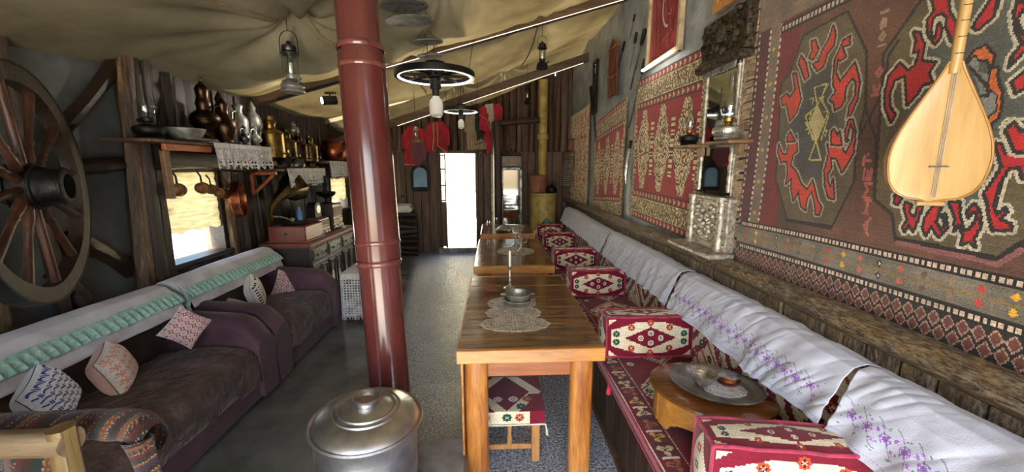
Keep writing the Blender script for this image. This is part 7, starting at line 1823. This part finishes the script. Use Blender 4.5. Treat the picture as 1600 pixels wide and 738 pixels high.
# ================================================================== STOOL COVER (uses the rosette painter)
def stool_cover():
    w = Weave(.42, .44, .004, MAR); m = np.abs(w.U-.21)/.21+np.abs(w.V-.27)/.27
    w.put((w.V < .16), CRM); w.put(m > 1.0, MAR); w.put((m < 1.0) & (m > .66), CRM); w.put(m < .66, (96, 16, 36)); w.put(w.V < .085, CRM); w.put((w.U > .335) & (w.V < .25) & (w.V > .0) & (w.U-.335 > (.25-w.V)*-.2), MAR)
    for a, b, c in ((.09, .045, ORG), (.21, .045, GRN), (.28, .045, ORG), (.09, .13, GRN), (.29, .13, GRN), (.16, .2, WHT), (.25, .2, WHT), (.33, .2, ORG)): rosette(w, a, b, .026, c)
    w.jitter(.06)
    def fn(U, V):
        f = V < .085; return -.15+U, np.where(f, 1.905, 1.905+(V-.085)), np.where(f, .328-(.085-V)*.9, .33)
    o = np_mesh('stool_cover', [sheet(w, fn, thick=(0, .004, -.004))], 'weave_fine'); tag(o, 'red and cream woven cover with white corded edge draped on the stool', 'cover')
    mb = MB(); mb.tube([(-.15, 1.90, .252), (.06, 1.90, .250), (.27, 1.90, .252)], .005, 6); mb.tube([(.27, 1.90, .255), (.282, 1.895, .22), (.285, 1.893, .185), (.279, 1.895, .19), (.276, 1.9, .25)], .004, 6)
    b = build('corded_edge', mb, 'white_yarn'); b.parent = o
stool_cover()

# ================================================================== LIGHT, SKY, CAMERA
wd = bpy.data.worlds.new('sky'); bpy.context.scene.world = wd; wd.use_nodes = True; nt = wd.node_tree; nt.nodes.clear()
out = nt.nodes.new('ShaderNodeOutputWorld'); bg = nt.nodes.new('ShaderNodeBackground'); sk = nt.nodes.new('ShaderNodeTexSky')
sk.sky_type = 'NISHITA'; sk.sun_disc = False; sk.sun_elevation = radians(48); sk.sun_rotation = radians(200); sk.air_density = 1.2; sk.dust_density = 2.0
bg.inputs['Strength'].default_value = 0.39
nt.links.new(sk.outputs[0], bg.inputs[0]); nt.links.new(bg.outputs[0], out.inputs[0])
def lamp(name, kind, loc, energy, col, **kw):
    l = bpy.data.lights.new(name, kind); l.energy = energy; l.color = col
    for k, v in kw.items(): setattr(l, k, v)
    o = bpy.data.objects.new(name, l); C.objects.link(o); o.location = loc; return o
s = lamp('sun', 'SUN', (0, 0, 10), 21, (1, .95, .86), angle=radians(1.0)); s.rotation_euler = Vector((.25, .82, -.9)).to_track_quat('-Z', 'Y').to_euler()
# track spotlight, picture light
sp = lamp('spot_beam', 'SPOT', aty(514, 157, 4.33)+dr*.09, 7, (1, .93, .82), spot_size=radians(70), spot_blend=.6, shadow_soft_size=.03); sp.rotation_euler = dr.to_track_quat('-Z', 'Y').to_euler()
cam = bpy.data.cameras.new('camera'); co = bpy.data.objects.new('camera', cam); C.objects.link(co)
cam.sensor_width = 36; cam.lens = FPX/1600*36; cam.clip_start = .02; cam.clip_end = 200
co.matrix_world = Matrix((_rt, _up, -_fw)).transposed().to_4x4(); co.location = (0, 0, EYE)
bpy.context.scene.camera = co
vs = bpy.context.scene.view_settings; vs.view_transform = 'Standard'; vs.look = 'None'; vs.exposure = 1.72; vs.gamma = 1; vs.use_curve_mapping = False
bpy.context.scene.cycles.max_bounces = 8; bpy.context.scene.cycles.transparent_max_bounces = 16
bpy.context.scene.cycles.use_denoising = True
